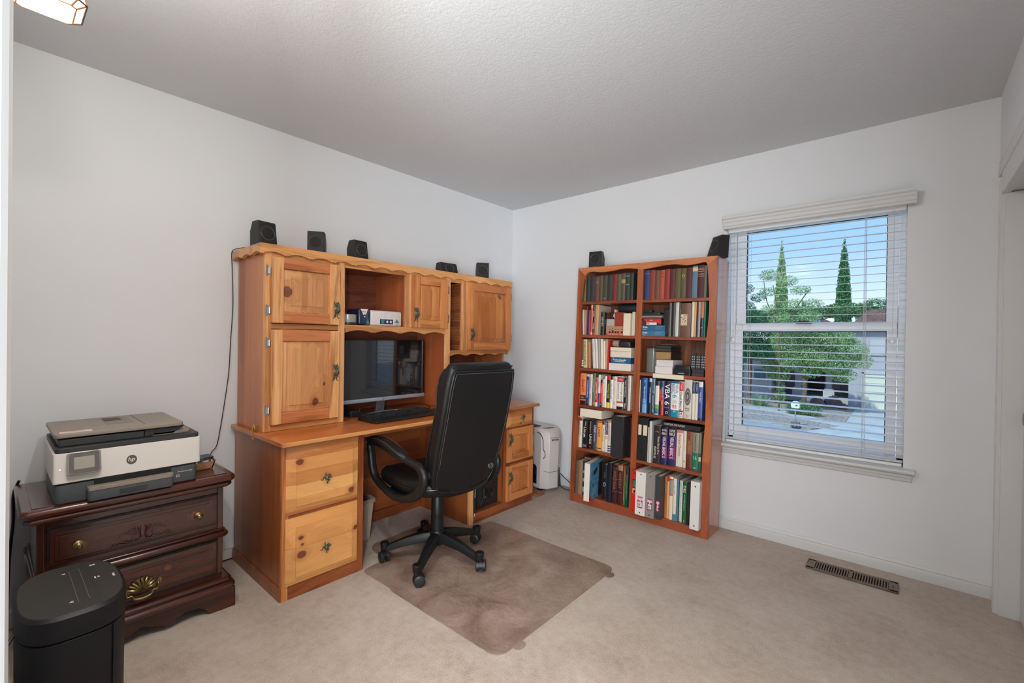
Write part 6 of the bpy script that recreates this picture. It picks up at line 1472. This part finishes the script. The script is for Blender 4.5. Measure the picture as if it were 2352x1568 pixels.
# ---------------------------------------------------------------- all-in-one printer on the nightstand
pr = thing('printer', 'white and grey all-in-one inkjet printer with tilted touch screen, on the nightstand', 'printer', (0, 0, .6078))
PW = plain((226, 220, 214), .4); PG = plain((70, 74, 78), .45); PT = plain((140, 128, 116), .45); PDK = plain((48, 49, 51), .5)
def Q_(mb, *a, **k): return mb.build(*a, parent=pr, **k)
m = MB(); m.rbox(.16, .495, -3.062, -2.622, .002, .068, .018, ax='z', er=.002); Q_(m, 'base', PG)
m = MB(); m.rbox(.14, .500, -3.066, -2.612, .076, .186, .010, ax='z', n=3); Q_(m, 'white_shell', PW, bevel=.0015)
m = MB(); m.box(.18, .490, -3.05, -2.63, .066, .078); Q_(m, 'shadow_gap', plain((20, 20, 21), .6))
m = MB(); m.box(.485, .4965, -2.955, -2.715, .050, .078, 0); Q_(m, 'output_slot', plain((12, 12, 13), .6))
m = MB(); m.rbox(.44, .530, -2.975, -2.713, .000, .038, .012, ax='z', er=.002, n=3); Q_(m, 'paper_tray', PG)
m = MB(); m.rbox(.44, .532, -2.975, -2.713, .038, .052, .012, ax='z', n=3); m.box(.528, .534, -2.94, -2.935, .039, .051, 0); Q_(m, 'tray_cover', PT, bevel=.001)
m = MB(); m.box(.5295, .5315, -2.885, -2.80, .008, .026); Q_(m, 'tray_handle', PDK)
m = MB(); m.rbox(.10, .500, -3.060, -2.618, .186, .204, .014, ax='z', n=4); Q_(m, 'scanner_base', PDK, bevel=.0015)
m = MB(); m.rbox(.12, .462, -2.78, -2.640, .204, .216, .012, ax='z', n=4); Q_(m, 'scanner_lid', PT, bevel=.0015)
m = MB(); m.prism([(.13, .204), (.470, .204), (.470, .232), (.13, .228)], 'y', -3.050, -2.80); m.prism([(-2.80, .204), (-2.70, .204), (-2.66, .236), (-2.80, .236)], 'x', .15, .462); Q_(m, 'feeder_body', PDK, bevel=.004)
m = MB(); T = Matrix.Rotation(radians(-1.2), 4, 'Y'); m.rbox(.105, .478, -3.062, -2.668, .238, .252, .016, ax='z', n=4, er=.002)
m.box(.474, .4785, -2.858, -2.8575, .240, .2525); fd = Q_(m, 'feeder_tray', PT)
m = MB(); m.box(.16, .34, -2.90, -2.815, .2521, .2526, 0); m.box(.16, .24, -2.895, -2.84, .2524, .254, 1); m.box(.13, .42, -2.792, -2.789, .2521, .2525, 1); m.build('feeder_slot', [plain((128, 118, 108), .5), plain((48, 46, 44), .5)], fd)
m = MB(); m.box(.415, .455, -3.045, -2.955, .2521, .2526, 0); m.box(.405, .418, -3.045, -2.955, .2521, .2526, 1); m.text('NOTICE', (.437, -3.0, .2528), (0, 1, 0), (-1, 0, 0), .04, .012, 2, .01); m.build('sticker', [plain((222, 208, 196), .5), plain((200, 110, 84), .5), plain((90, 60, 50), .5)], fd)
# tilted touch screen
A = Matrix.Translation((.503, -2.984, .142)) @ Matrix.Rotation(radians(-14), 4, 'Y')
m = MB(); m.rbox(-.006, .012, -.047, .047, -.040, .044, .010, ax='x', n=4, er=.003); m.v = [A @ v for v in m.v]; sc = Q_(m, 'touch_panel', plain((150, 142, 136), .2, .3, coat=1))
m = MB(); m.rbox(.0122, .0130, -.042, .042, -.036, .040, .008, 0, ax='x', n=4); m.rbox(.0130, .0134, -.028, .028, -.020, .024, .001, 1, ax='x', n=2); m.v = [A @ v for v in m.v]; m.build('display', [plain((74, 66, 60), .2, coat=1), plain((146, 140, 124), .15, coat=1)], sc)
m = MB(); n = 30; X = .5003
m.add([(X, -2.845 + .0165 * cos(2 * pi * k / n), .128 + .0185 * sin(2 * pi * k / n)) for k in range(n)], [tuple(range(n))], 0)
m.text('hp', (X + .0002, -2.845, .128), (0, 1, .0), (0, .22, 1), .021, .020, 1, .02)
m.text('HP OfficeJet Pro 8025e', (.4952, -2.667, .045), (0, 1, 0), (0, 0, 1), .052, .006, 1, .01)
m.box(.4945, .4953, -2.697, -2.687, .024, .034, 2); m.box(.4950, .4957, -2.695, -2.689, .026, .032, 3)
Q_(m, 'logo', [plain((92, 82, 74), .4), plain((226, 220, 214), .4), plain((200, 200, 198), .4), plain((60, 62, 66), .5)])
m = MB(); m.lathe([(0, 0), (.0022, 0), (.0022, .0006), (0, .0008)], 10, ax='x')
lm, lt, lb = newmat('status_led'); lb.inputs['Emission Color'].default_value = (.5, .65, 1, 1); lb.inputs['Emission Strength'].default_value = 1.2
Q_(m, 'status_light', lm, loc=(.5004, -3.048, .128))
# small cardboard tray with ink cartridges at the back right of the nightstand
tr = thing('cardboard_tray', 'small brown cardboard tray behind the right of the printer', 'tray', (.315, -2.550, .6078))
CB = plain((158, 112, 82), .7); m = MB()
for a, b, c, d_ in ((-.045, -.040, -.06, .035), (.040, .045, -.06, .035)): m.prism([(c, .002), (d_ - .012, .002), (d_, .036), (c, .036)], 'x', a, b)
m.box(-.045, .045, -.06, .02, .001, .004); m.prism([(.018, .002), (.023, .002), (.036, .040), (.031, .040)], 'x', -.045, .045); m.box(-.045, .045, -.062, -.058, .002, .036)
m.build('tray', CB, tr)
for i, (c, z, lb) in enumerate((((196, 200, 196), .0045, 'lower ink cartridge in the cardboard tray'), ((60, 110, 130), .018, 'teal-striped ink cartridge in the middle of the cardboard tray'), ((214, 208, 198), .0315, 'white ink cartridge in the upper part of the cardboard tray'), ((44, 52, 60), .045, 'dark ink cartridge on top of the cardboard tray pile'))):
    m = MB(); m.box(-.034, .036, -.052, .020, 0, .0125, 0); m.box(-.034, .0365, -.040, -.020, .002, .0126, 1); m.box(.030, .0368, .004, .014, .003, .010, 2)
    o = m.build('ink_cartridge', [plain(c, .4), plain((70, 90, 100), .4), plain((30, 30, 34), .4)], bevel=.0008); tag(o, lb, 'ink cartridge', 'ink cartridges in the tray'); o.location = (.315 + .004 * i, -2.552 + .002 * i, .6078 + z); o.rotation_euler = (0, 0, .05 * (i - 1.5))
# ---------------------------------------------------------------- paper shredder
SZ = .500
sh = thing('paper_shredder', 'black rounded paper shredder with white symbols standing in front of the nightstand', 'shredder', (1.002, -3.059, 0))
SB = plain((16, 16, 21), .5, spec=.3); ST_ = plain((38, 35, 32), .45, spec=.3)
def sr(z, i=0, k=1.0): return superring(0, 0, z, (.181 - i) * k, (.114 - i) * k, 48, 3.0)
m = MB(); m.rings([sr(0, .012), sr(.01, .006), sr(.02, .005), sr(SZ - .068, .002), sr(SZ - .065, .006)], 0, True, True); bd = m.build('bin', SB, sh, auto=40)
m = MB(); m.rings([sr(SZ - .0645, .006), sr(SZ - .062, .001), sr(SZ - .05, 0), sr(SZ - .007, 0), sr(SZ, .007)], 0, True, True); hd = m.build('cutter_head', SB, sh, auto=40)
m = MB(); m.rings([sr(SZ + .0001, .008), sr(SZ + .0012, .009)], 0, True, True); tp = m.build('lid', ST_, hd)
m = MB(); Z0, Z1 = SZ + .0011, SZ + .0015
m.box(-.163, .163, .0455, .0475, Z0, Z1, 0)
m.box(-.118, .122, .004, .0055, Z0, Z1 + .0006, 1); m.box(-.118, .122, .0265, .028, Z0, Z1 + .0006, 1); m.box(-.120, -.118, .004, .028, Z0, Z1 + .0006, 1);
m.text('<', (-.108, -.008, Z1), (0, 1, 0), (-1, 0, 0), .008, .012, 2, .02); m.text('<', (.106, -.008, Z1), (0, 1, 0), (-1, 0, 0), .008, .012, 2, .02)
for i in range(3): m.box(-.128, -.120, .052 + i * .0045, .055 + i * .0045, Z0, Z1, 2)
m.box(-.026, -.012, .052, .055, Z0, Z1, 2); m.text('2', (-.018, .061, Z1), (0, 1, 0), (-1, 0, 0), .006, .010, 2, .03); m.text('bonsaii', (-.002, .094, Z1), (1, 0, 0), (0, 1, 0), .022, .007, 2, .03)
m.build('markings', [plain((16, 16, 17), .5), plain((78, 74, 72), .3), plain((214, 212, 208), .5)], hd)
m = MB(); p = [q for q in sr(.1, -.0004) if q[0] > 0 and q[1] > .02]; q = min(p, key=lambda a: abs(a[1] - .070)); m.box(q[0] - .004, q[0] + .0006, q[1] - .0006, q[1] + .0006, .02, SZ - .068); m.build('seam', plain((12, 12, 13), .6), bd)
m = MB(); m.tube(smooth_path([(1.06, -3.172, .44), (1.10, -3.196, .41), (1.16, -3.205, .36), (1.20, -3.206, .20), (1.22, -3.206, .05)], 5), .004, 6)
o = m.build('shredder_cord', CORD); tag(o, 'black power cord leaving the side of the paper shredder', 'cord')
# cords on the left wall
m = MB(); m.tube(smooth_path([(.27, -2.31, 1.697), (.10, -2.338, 1.701), (.015, -2.348, 1.690), (.010, -2.345, 1.60), (.010, -2.340, 1.40), (.012, -2.350, 1.20), (.010, -2.356, 1.04), (.012, -2.372, .90), (.012, -2.392, .75), (.014, -2.412, .64), (.016, -2.44, .60), (.020, -2.47, .50), (.02, -2.47, .08)], 6), .0022, 6)
o = m.build('speaker_cable', CORD); tag(o, 'thin black speaker wire running from the hutch top down the left wall', 'cable')
m = MB(); m.tube(smooth_path([(.05, -3.135, .62), (.035, -3.150, .56), (.030, -3.150, .45), (.030, -3.160, .30), (.03, -3.165, .05)], 6), .005, 8)
o = m.build('extension_cord', CORD); tag(o, 'thick black power cord hanging behind the left side of the nightstand', 'cord')  # power cord of the printer
m = MB(); m.tube(smooth_path([(.022, -2.50, .006), (.026, -2.45, .010), (.024, -2.40, .008), (.020, -2.30, .006)], 6), .003, 6)
o = m.build('floor_cable', CORD); tag(o, 'black cable lying along the baseboard between nightstand and desk', 'cable')
# ---------------------------------------------------------------- ceiling light near the doorway
lt_ = thing('ceiling_light', 'ceiling light with a tapered glass shade and brown metal ribs at the top left corner', 'light', (1.60, -2.98, RH))
BRZ = plain((150, 104, 74), .35, .6); BRD = plain((70, 62, 54), .4, .7)
def L_(mb, *a, **k): return mb.build(*a, parent=lt_, **k)
m = MB(); m.lathe([(0, 0), (.075, 0), (.075, -.012), (.06, -.028), (0, -.030)], 32); m.tube([(0, 0, -.02), (0, 0, -.16)], .010, 10); m.lathe([(0, -.14), (.028, -.145), (.032, -.165), (.022, -.19), (0, -.20)], 24); L_(m, 'canopy', BRZ)
def shademat(nm='lamp_shade_glass', ec=(1, .95, .86, 1), es=.9, mv=.78):
    mm, t, b = newmat(nm); b.inputs['Base Color'].default_value = (.0012, .0011, .0010, 1); b.inputs['Roughness'].default_value = .3
    tcn = N(t, 'ShaderNodeTexCoord'); nn = noise(t, tcn.outputs['Object'], 30, 3)
    b.inputs['Emission Color'].default_value = ec; b.inputs['Emission Strength'].default_value = es
    out = t.nodes['Material Output']; tr = N(t, 'ShaderNodeBsdfTransparent'); tr.inputs[0].default_value = (1, .97, .9, 1); mx = N(t, 'ShaderNodeMixShader'); mx.inputs[0].default_value = mv
    t.links.new(tr.outputs[0], mx.inputs[1]); t.links.new(b.outputs[0], mx.inputs[2]); t.links.new(mx.outputs[0], out.inputs[0]); return mm
SHG = shademat(); LENS = shademat('lamp_lens_glass', (1, .84, .66, 1), .95, .40); ORG = Vector((1.60, -2.98, RH))
for i, (sxp, syp, pw_) in enumerate(((1.205, -3.130, .62), (1.86, -2.80, 1.8), (1.66, -3.10, .95))):
    c = Vector((sxp, syp, 2.0495)) - ORG
    m = MB(); m.tube(smooth_path([(0, 0, -.165), (c.x * .4, c.y * .4, -.20), (c.x * .85, c.y * .85, -.17), (c.x, c.y, -.185), (c.x, c.y, -.225)], 5), .006, 8); m.tube([(c.x, c.y, -.22), (c.x, c.y, -.262)], .018, 14); arm = L_(m, 'arm', BRZ)
    def rg_(h, z, ch=.018): return [(c.x + a, c.y + b, c.z + z) for a, b in ((-h + ch, -h), (h - ch, -h), (h, -h + ch), (h, h - ch), (h - ch, h), (-h + ch, h), (-h, h - ch), (-h, -h + ch))]
    m = MB(); A1 = [rg_(.050, -.012, .010), rg_(.068, .0), rg_(.062, .03), rg_(.050, .09), rg_(.030, .135, .01), rg_(.020, .15, .008)]
    m.rings(A1, 0, False, False)
    m.add([Vector(p) for p in A1[0]], [tuple(range(8))], 1)
    shd = m.build('shade', [SHG, LENS], arm)
    m = MB(); m.tube([Vector(p) for p in rg_(.0685, .0)], .0022, 6, closed=True); m.tube([Vector(p) for p in A1[0]], .0016, 6, 1, closed=True)
    for k in range(8): m.tube([Vector(r[k]) for r in A1], .0024, 6, 1)
    m.build('shade_rib', [BRD, BRZ], arm)
    bu = lamp('bulb_light', 'POINT', ORG + c + Vector((0, 0, .035)), LAMP_W * pw_, (1, .99, .975), .03)
# added fill fixture and lamp in the unseen hall, brightening the room
hl = thing('hall_fill_fixture', 'added round fill light on the unseen hall ceiling behind the doorway', 'light', (2.75, -4.25, RH))
m = MB(); m.lathe([(0, -.09), (.08, -.085), (.13, -.06), (.15, -.02), (.15, 0), (0, 0)], 32)
hm, ht, hb = newmat('hall_shade'); hb.inputs['Base Color'].default_value = (.85, .83, .8, 1); hb.inputs['Emission Color'].default_value = (1, .95, .88, 1); hb.inputs['Emission Strength'].default_value = 2.0
m.build('shade', hm, hl)
lamp('hall_fill_lamp', 'POINT', (2.75, -4.25, RH - .22), HALL_W, (.96, .98, 1), .12)
# ---------------------------------------------------------------- outside the window
GZ = -2.75
def groundmat(name, a, b_, sc, bmp=.0):
    m, t, b = newmat(name); tcn = N(t, 'ShaderNodeTexCoord'); n = noise(t, tcn.outputs['Object'], sc, 4, .7)
    r = ramp(t, n.outputs['Fac'], [(.38, lin(a)), (.62, lin(b_))]); t.links.new(r.outputs[0], b.inputs['Base Color']); b.inputs['Roughness'].default_value = .9; return m
CONC = groundmat('concrete', (176, 176, 170), (192, 192, 186), 1.2); GRAV = groundmat('gravel', (120, 108, 98), (186, 172, 158), 9.0); EARTH = groundmat('street', (150, 150, 146), (170, 170, 166), .8)
m = MB(); m.box(-60, 60, 2, 110, GZ - .3, GZ - .06); o = m.build('ground', EARTH); struct(o)
m = MB(); m.box(-30, 30, 2, 20.6, GZ - .06, GZ - .02); tag(m.build('street', CONC), 'pale concrete street seen low through the window', 'street', kind='structure')
m = MB(); m.prism([(7, 20.6), (30, 20.6), (30, 33), (7, 33)], 'z', GZ - .06, GZ); m.prism([(-30, 33), (-30, 24.2), (-3.6, 23.2), (-1.9, 22.4), (-.6, 22.0), (.55, 24.0), (.42, 24.1), (.40, 31.6), (.12, 33)], 'z', GZ - .06, GZ); tag(m.build('gravel_bed', GRAV), 'gravel front garden bed of the house across the street', 'gravel', kind='structure')
m = MB(); m.prism([(-30, 28.8), (-30, 26.4), (-5.0, 26.9), (-2.6, 26.2), (-1.2, 24.7), (.5, 23.7), (.9, 24.4), (-.7, 25.6), (-2.2, 27.3), (-4.9, 28.4)], 'z', GZ - .02, GZ + .015); tag(m.build('sidewalk', CONC), 'pale sidewalk crossing the gravel bed', 'sidewalk', kind='structure')
m = MB(); m.prism([(-.6, 21.2), (7, 20.6), (7, 33), (.74, 32.4), (.40, 31.4), (.46, 24.0)], 'z', GZ - .05, GZ + .02); tag(m.build('driveway', CONC), 'concrete driveway running up to the garage door', 'driveway', kind='structure')
# house across the street
hs = thing('house', 'grey stucco house across the street with pillared porch and pale garage door', 'house', (0, 0, GZ))
STU = plain((186, 180, 184), .9); STL = plain((196, 192, 192), .9); SHD = plain((84, 80, 84), .9); GDR = plain((222, 220, 200), .7); ROF = groundmat('roof_tiles', (110, 84, 78), (140, 108, 98), 6.0)
def H_(mb, *a, **k): return mb.build(*a, parent=hs, **k)
m = MB(); m.box(-12, -4.35, 32.5, 38, 0, 3.2, 0); m.box(-4.35, -.05, 37.5, 38, 0, 3.2, 0); m.box(-.05, 7.5, 32.5, 38, 0, 4.9, 0); H_(m, 'wall', STU)
m = MB(); m.box(.74, 5.4, 32.38, 32.5, 0, 2.15, 0)
for i in range(1, 4): m.box(.74, 5.4, 32.36, 32.385, i * .53, i * .53 + .025, 0)
H_(m, 'garage_door', GDR)
m = MB(); m.box(.62, .74, 32.33, 32.5, 0, 2.25); m.box(.62, 5.5, 32.33, 32.5, 2.15, 2.3); H_(m, 'garage_trim', STL)
m = MB(); m.box(1.0, 5.0, 32.42, 32.5, 3.3, 4.2, 0)
H_(m, 'gable_siding', STL)
m = MB(); m.prism([(-12.5, 3.1), (-.3, 3.1), (-1.6, 4.1), (-12.5, 4.3)], 'y', 32.2, 38.4); m.prism([(-.3, 4.8), (8, 4.8), (6.8, 6.1), (.9, 6.1)], 'y', 32.2, 38.4); H_(m, 'roof', ROF)
for x0, x1 in ((-3.30, -2.72), (-1.50, -.98)):
    m = MB(); m.box(x0 + .1, x1 - .1, 34.0, 34.5, .9, 3.15); m.box(x0 - .05, x1 + .05, 33.9, 34.6, .25, .85); m.box(x0 + .03, x1 - .03, 33.95, 34.55, .8, .95); H_(m, 'porch_pillar', STL)
m = MB(); m.box(-4.3, -.1, 33.6, 37.5, .0, .35); m.box(-2.6, -1.5, 33.0, 33.6, 0, .24); m.box(-2.7, -1.4, 32.4, 33.0, 0, .12); H_(m, 'porch_steps', CONC)
m = MB(); m.box(-2.9, -1.9, 37.42, 37.5, .35, 2.6, 1); m.box(-1.85, -.9, 37.40, 37.5, .35, 2.5, 0); H_(m, 'front_door', [STL, SHD])
for x0, x1 in ((-7.6, -6.7), (-5.45, -4.70)):
    m = MB(); m.box(x0 - .08, x1 + .08, 32.42, 32.5, 1.35, 2.2, 0); m.box(x0, x1, 32.40, 32.43, 1.42, 2.14, 1); H_(m, 'window', [STL, plain((48, 96, 112), .2)])
# foliage
LG = [groundmat('leaves_%d' % i, a, b, 2.0) for i, (a, b) in enumerate((((44, 100, 60), (96, 150, 88)), ((104, 144, 84), (176, 202, 140)), ((40, 92, 62), (76, 134, 90)), ((120, 150, 110), (170, 190, 150)), ((64, 108, 66), (120, 158, 100))))]
BRK = groundmat('bark', (90, 70, 56), (130, 104, 84), 5.0)
def leafcloud(blobs, n, size, seed, M_leaf, parent, name='foliage', stretch=1.0):
    rg = random.Random(seed); m = MB(); tot = sum(b[3] * b[4] * b[5] for b in blobs)
    V = []; Fc = []
    for (cx, cy, cz, rx, ry, rz) in blobs:
        k = int(n * rx * ry * rz / tot) + 20
        for _ in range(k):
            while True:
                a, b, c = rg.uniform(-1, 1), rg.uniform(-1, 1), rg.uniform(-1, 1)
                q = a * a + b * b + c * c
                if q < 1 and q > .12: break
            P = Vector((cx + a * rx, cy + b * ry, cz + c * rz))
            u = Vector((rg.uniform(-1, 1), rg.uniform(-1, 1), rg.uniform(-1, 1) * stretch)).normalized() * size * rg.uniform(.6, 1.3)
            w = u.cross(Vector((rg.uniform(-1, 1), rg.uniform(-1, 1), rg.uniform(-1, 1)))).normalized() * size * .45
            i = len(V); V += [P - u, P + w, P + u, P - w]; Fc.append((i, i + 1, i + 2, i + 3))
    me = bpy.data.meshes.new(name); me.from_pydata([tuple(v) for v in V], [], Fc); me.materials.append(M_leaf)
    o = bpy.data.objects.new(name, me); COL.objects.link(o); o.parent = parent; return o
def cypress(x, y, h, r, label, seed):
    t = thing('cypress', label, 'tree', (x, y, GZ), group='cypresses beyond the house')
    m = MB(); m.tube([(0, 0, 0), (0, 0, h * .8)], [.18, .06], 8); m.build('trunk', BRK, t)
    leafcloud([(0, 0, h * f, r * w, r * w, h * .09) for f, w in ((.25, 1.0), (.33, 1.0), (.41, 1.0), (.49, .97), (.57, .9), (.65, .84), (.73, .72), (.80, .6), (.87, .46), (.93, .3), (.97, .16))], 17000, .115, seed, LG[0] if x > -5 else LG[1], t, stretch=2.5)
cypress(-9.0, 60, 15.6, .85, 'tall narrow cypress standing behind the leafy tree, left in the window', 1)
cypress(-2.84, 60, 15.3, .85, 'tall narrow cypress standing alone against the sky, right in the window', 2)
def bushtree(name, label, x, y, trunk, blobs, n, size, mat, seed, cat='tree', group=None):
    t = thing(name, label, cat, (x, y, GZ), group=group)
    m = MB()
    for pts, r in trunk: m.tube(smooth_path(pts, 4), [r * (1 - .6 * i / (4 * (len(pts) - 1))) for i in range(4 * (len(pts) - 1) + 1)], 8)
    if trunk: m.build('trunk', BRK, t)
    leafcloud(blobs, n, size, seed, mat, t); return t
bushtree('tree', 'light green feathery tree in front of the house porch', -1.9, 28.5, [([(0, 0, 0), (.1, 0, 1.4), (-.1, 0, 2.6), (-.3, 0, 4.6)], .14), ([(.0, 0, 1.5), (.8, 0, 3.0), (1.5, 0, 3.9)], .07), ([(0, 0, 2.2), (-1.0, 0, 3.6), (-1.3, 0, 5.2)], .06)],
         [(-.6, 0, 4.2, 1.2, 1.1, 1.1), (.5, 0, 4.5, 1.2, 1.1, .8), (1.4, 0, 4.3, 1.1, 1.0, .8), (2.2, 0, 3.6, .9, .8, .75), (2.6, 0, 3.0, .7, .6, .45), (.4, 0, 3.3, 1.3, 1.0, .8), (1.5, 0, 2.9, 1.0, .9, .7), (-.5, 0, 3.1, .9, .9, .8), (1.9, 0, 2.2, .7, .6, .4), (.4, 0, 2.4, .6, .6, .5), (-.5, 0, 5.3, .8, .8, .4)], 46000, .046, LG[1], 5)
bushtree('tree', 'airy branching tree against the sky in front of the left cypress', -2.9, 27.2, [([(0, 0, 0), (.0, 0, 3), (-.1, 0, 5.4), (-.4, 0, 7.4)], .05), ([(0, 0, 4.4), (.8, 0, 6.0), (1.4, 0, 7.0)], .05), ([(0, 0, 4.8), (-.7, 0, 6.4), (-.9, 0, 7.8)], .04)],
         [(-.6, 0, 8.0, .6, .5, .35), (.35, 0, 7.6, .55, .5, .35), (1.0, 0, 7.0, .55, .5, .3), (1.6, 0, 6.2, .55, .5, .3), (-.7, 0, 7.0, .5, .4, .3), (.7, 0, 6.2, .6, .5, .35), (1.5, 0, 5.5, .55, .5, .35), (.2, 0, 5.4, .6, .5, .4), (-.6, 0, 6.0, .45, .4, .3), (.9, 0, 5.0, .6, .5, .3)], 5200, .05, LG[1], 6)
bushtree('tree', 'dark green dense tree at the left edge of the window view', -5.1, 29.5, [([(0, 0, 0), (.1, 0, 3), (0, 0, 6)], .16)],
         [(-.2, 0, 4.6, 1.2, 1.0, .9), (.6, 0, 3.6, .9, .9, .8), (-.6, 0, 3.3, 1.1, 1.0, .7), (.4, 0, 5.6, .8, .7, .5), (-.5, 0, 6.2, .9, .8, .6), (.5, 0, 6.9, .5, .5, .3), (-.3, 0, 7.5, .6, .5, .35), (-1.4, 0, 5.0, 1.2, 1, 1.6)], 26000, .055, LG[2], 7)
bushtree('tree', 'bushy tree between the dark tree and the feathery one', -3.9, 31.0, [([(0, 0, 0), (0, 0, 3)], .12)], [(0, 0, 3.0, .85, .8, 1.4), (.2, 0, 4.2, .8, .8, .8), (.3, 0, 2.0, .7, .7, .6), (-.1, 0, 5.0, .9, .8, .7)], 11000, .055, LG[1], 8)
bushtree('tree', 'low green treetops behind the house roof, right of the lone cypress', -1.6, 48.0, [([(q, 0, 0), (q, 0, 4), (q, 0, 7)], .15) for q in (-10, -6, -3, 0, 2.2)], [(0, 0, 7.0, 2.4, 1.5, .7), (-3, 0, 6.8, 2.4, 1.5, .7), (2.2, 0, 7.4, 1.4, 1, .6), (-6, 0, 6.6, 2.6, 1.5, .8), (-10, 0, 6.6, 3, 1.5, 1)], 15000, .10, LG[4], 9)
bushtree('tree', 'broad green tree right of the garage, beyond the window edge', 11.0, 30.0, [([(0, 0, 0), (.1, 0, 2), (0, 0, 4)], .18)], [(0, 0, 4.2, 2.4, 2, 1.6), (1.5, 0, 3.4, 1.6, 1.4, 1.1), (-1.2, 0, 3.2, 1.3, 1.2, 1.0)], 9000, .09, LG[4], 12)
bushtree('hedge', 'rounded low green hedge beside the mailbox', -1.55, 26.5, [], [(-.45, 0, .32, .5, .4, .36), (.0, 0, .36, .55, .45, .40), (.45, 0, .32, .45, .4, .36)], 6000, .035, LG[4], 10, 'hedge')
bushtree('shrub', 'small upright yellow-green shrub left of the porch steps', -3.55, 31.0, [], [(0, 0, .5, .35, .3, .5), (.05, 0, 1.1, .25, .25, .4)], 1500, .06, LG[1], 11, 'shrub')
yt = thing('yucca', 'spiky grey-green yucca clump at the left of the gravel bed', 'plant', (-4.1, 28.2, GZ))
m = MB(); rg = random.Random(8)
for i in range(220):
    a = rg.uniform(0, 2 * pi); el = rg.uniform(.15, 1.4); L = rg.uniform(.7, 1.15)
    d_ = Vector((cos(a) * cos(el), sin(a) * cos(el), sin(el))); s_ = Vector((-sin(a), cos(a), 0)) * .022
    b0 = Vector((cos(a) * .2 * rg.random(), sin(a) * .2 * rg.random(), .0)); m.add([b0 - s_, b0 + s_, b0 + d_ * L * .6 + s_ * .8, b0 + d_ * L, b0 + d_ * L * .6 - s_ * .8], [(0, 1, 2, 3, 4)])
m.build('leaves', LG[3], yt)
# boulders
def rock(x, y, rx, rz, label, seed, nm='boulder'):
    rg = random.Random(seed); m = MB(); m.ell((0, 0, rz * .7), (rx, rx * .7, rz), 0, 10, 7); m.v = [Vector((v.x * rg.uniform(.85, 1.12), v.y * rg.uniform(.85, 1.12), max(0, v.z * rg.uniform(.85, 1.1)))) for v in m.v]
    for i in range(len(m.s)): m.s[i] = False
    o = m.build(nm, groundmat('rock', (110, 80, 72), (150, 116, 106), 3.0), loc=(x, y, GZ)); tag(o, label, 'rock', 'boulders by the porch'); return o
rock(-1.55, 31.3, .42, .32, 'left reddish boulder before the porch', 1); rock(-.75, 31.6, .5, .42, 'larger reddish boulder right of the first', 2); rock(-.20, 31.0, .30, .2, 'small flat boulder nearest the garage', 3)
# mailbox on a post with a block foot
mbx = thing('mailbox', 'white house-shaped mailbox on a thin post with stone block foot', 'mailbox', (-1.22, 22.0, GZ))
m = MB(); m.prism([(-.15, .92), (.16, .90), (.17, 1.08), (.08, 1.21), (-.10, 1.21), (-.17, 1.12)], 'y', -.15, .15); m.build('box', plain((232, 232, 228), .6), mbx)
m = MB(); m.box(.02, .10, -.152, -.15, 1.0, 1.06); m.build('marking', plain((60, 60, 66), .6), mbx)
m = MB(); m.tube([(0, 0, .2), (0, 0, .92)], .028, 8); m.build('post', plain((150, 140, 130), .7), mbx)
m = MB(); m.box(-.17, .17, -.15, .15, .0, .22, 0); m.box(-.12, -.03, -.155, -.15, .0, .18, 1); m.box(.05, .12, -.155, -.15, .0, .18, 1); m.build('base_block', [plain((120, 106, 96), .9), plain((60, 66, 80), .9)], mbx)
# far roofs with solar panels
fr = thing('distant_house', 'low brown-roofed house with solar panels far beyond the garden', 'house', (0, 66, GZ))
m = MB(); m.box(-2.2, 3.6, 0, 4, 0, 7.6, 0); m.build('wall', STU, fr); m = MB(); m.prism([(-2.6, 7.5), (3.8, 7.5), (3.4, 8.4), (-1.2, 8.4)], 'y', -.4, 4.4); m.build('roof', ROF, fr)
m = MB(); m.box(-.9, 1.2, -.52, -.42, 7.4, 8.3); m.build('solar_panel', plain((150, 176, 210), .2), fr)
fr = thing('distant_house', 'hipped dark roof with solar panels behind the leafy tree', 'house', (-9.5, 70, GZ))
m = MB(); m.box(-3, 4.5, 0, 4, 0, 6.6, 0); m.build('wall', STU, fr); m = MB(); m.prism([(-3.4, 6.6), (4.8, 6.6), (3.2, 7.5), (-1.8, 7.5)], 'y', -.4, 4.4); m.build('roof', ROF, fr)
m = MB(); m.box(.6, 3.4, -.55, -.42, 6.7, 7.35); m.build('solar_panel', plain((130, 160, 196), .2), fr)
for o_ in list(bpy.data.objects):
    if o_.name.startswith('s') and o_.type == 'EMPTY' and o_.get('category') == 'speaker': o_.name = 'speaker'
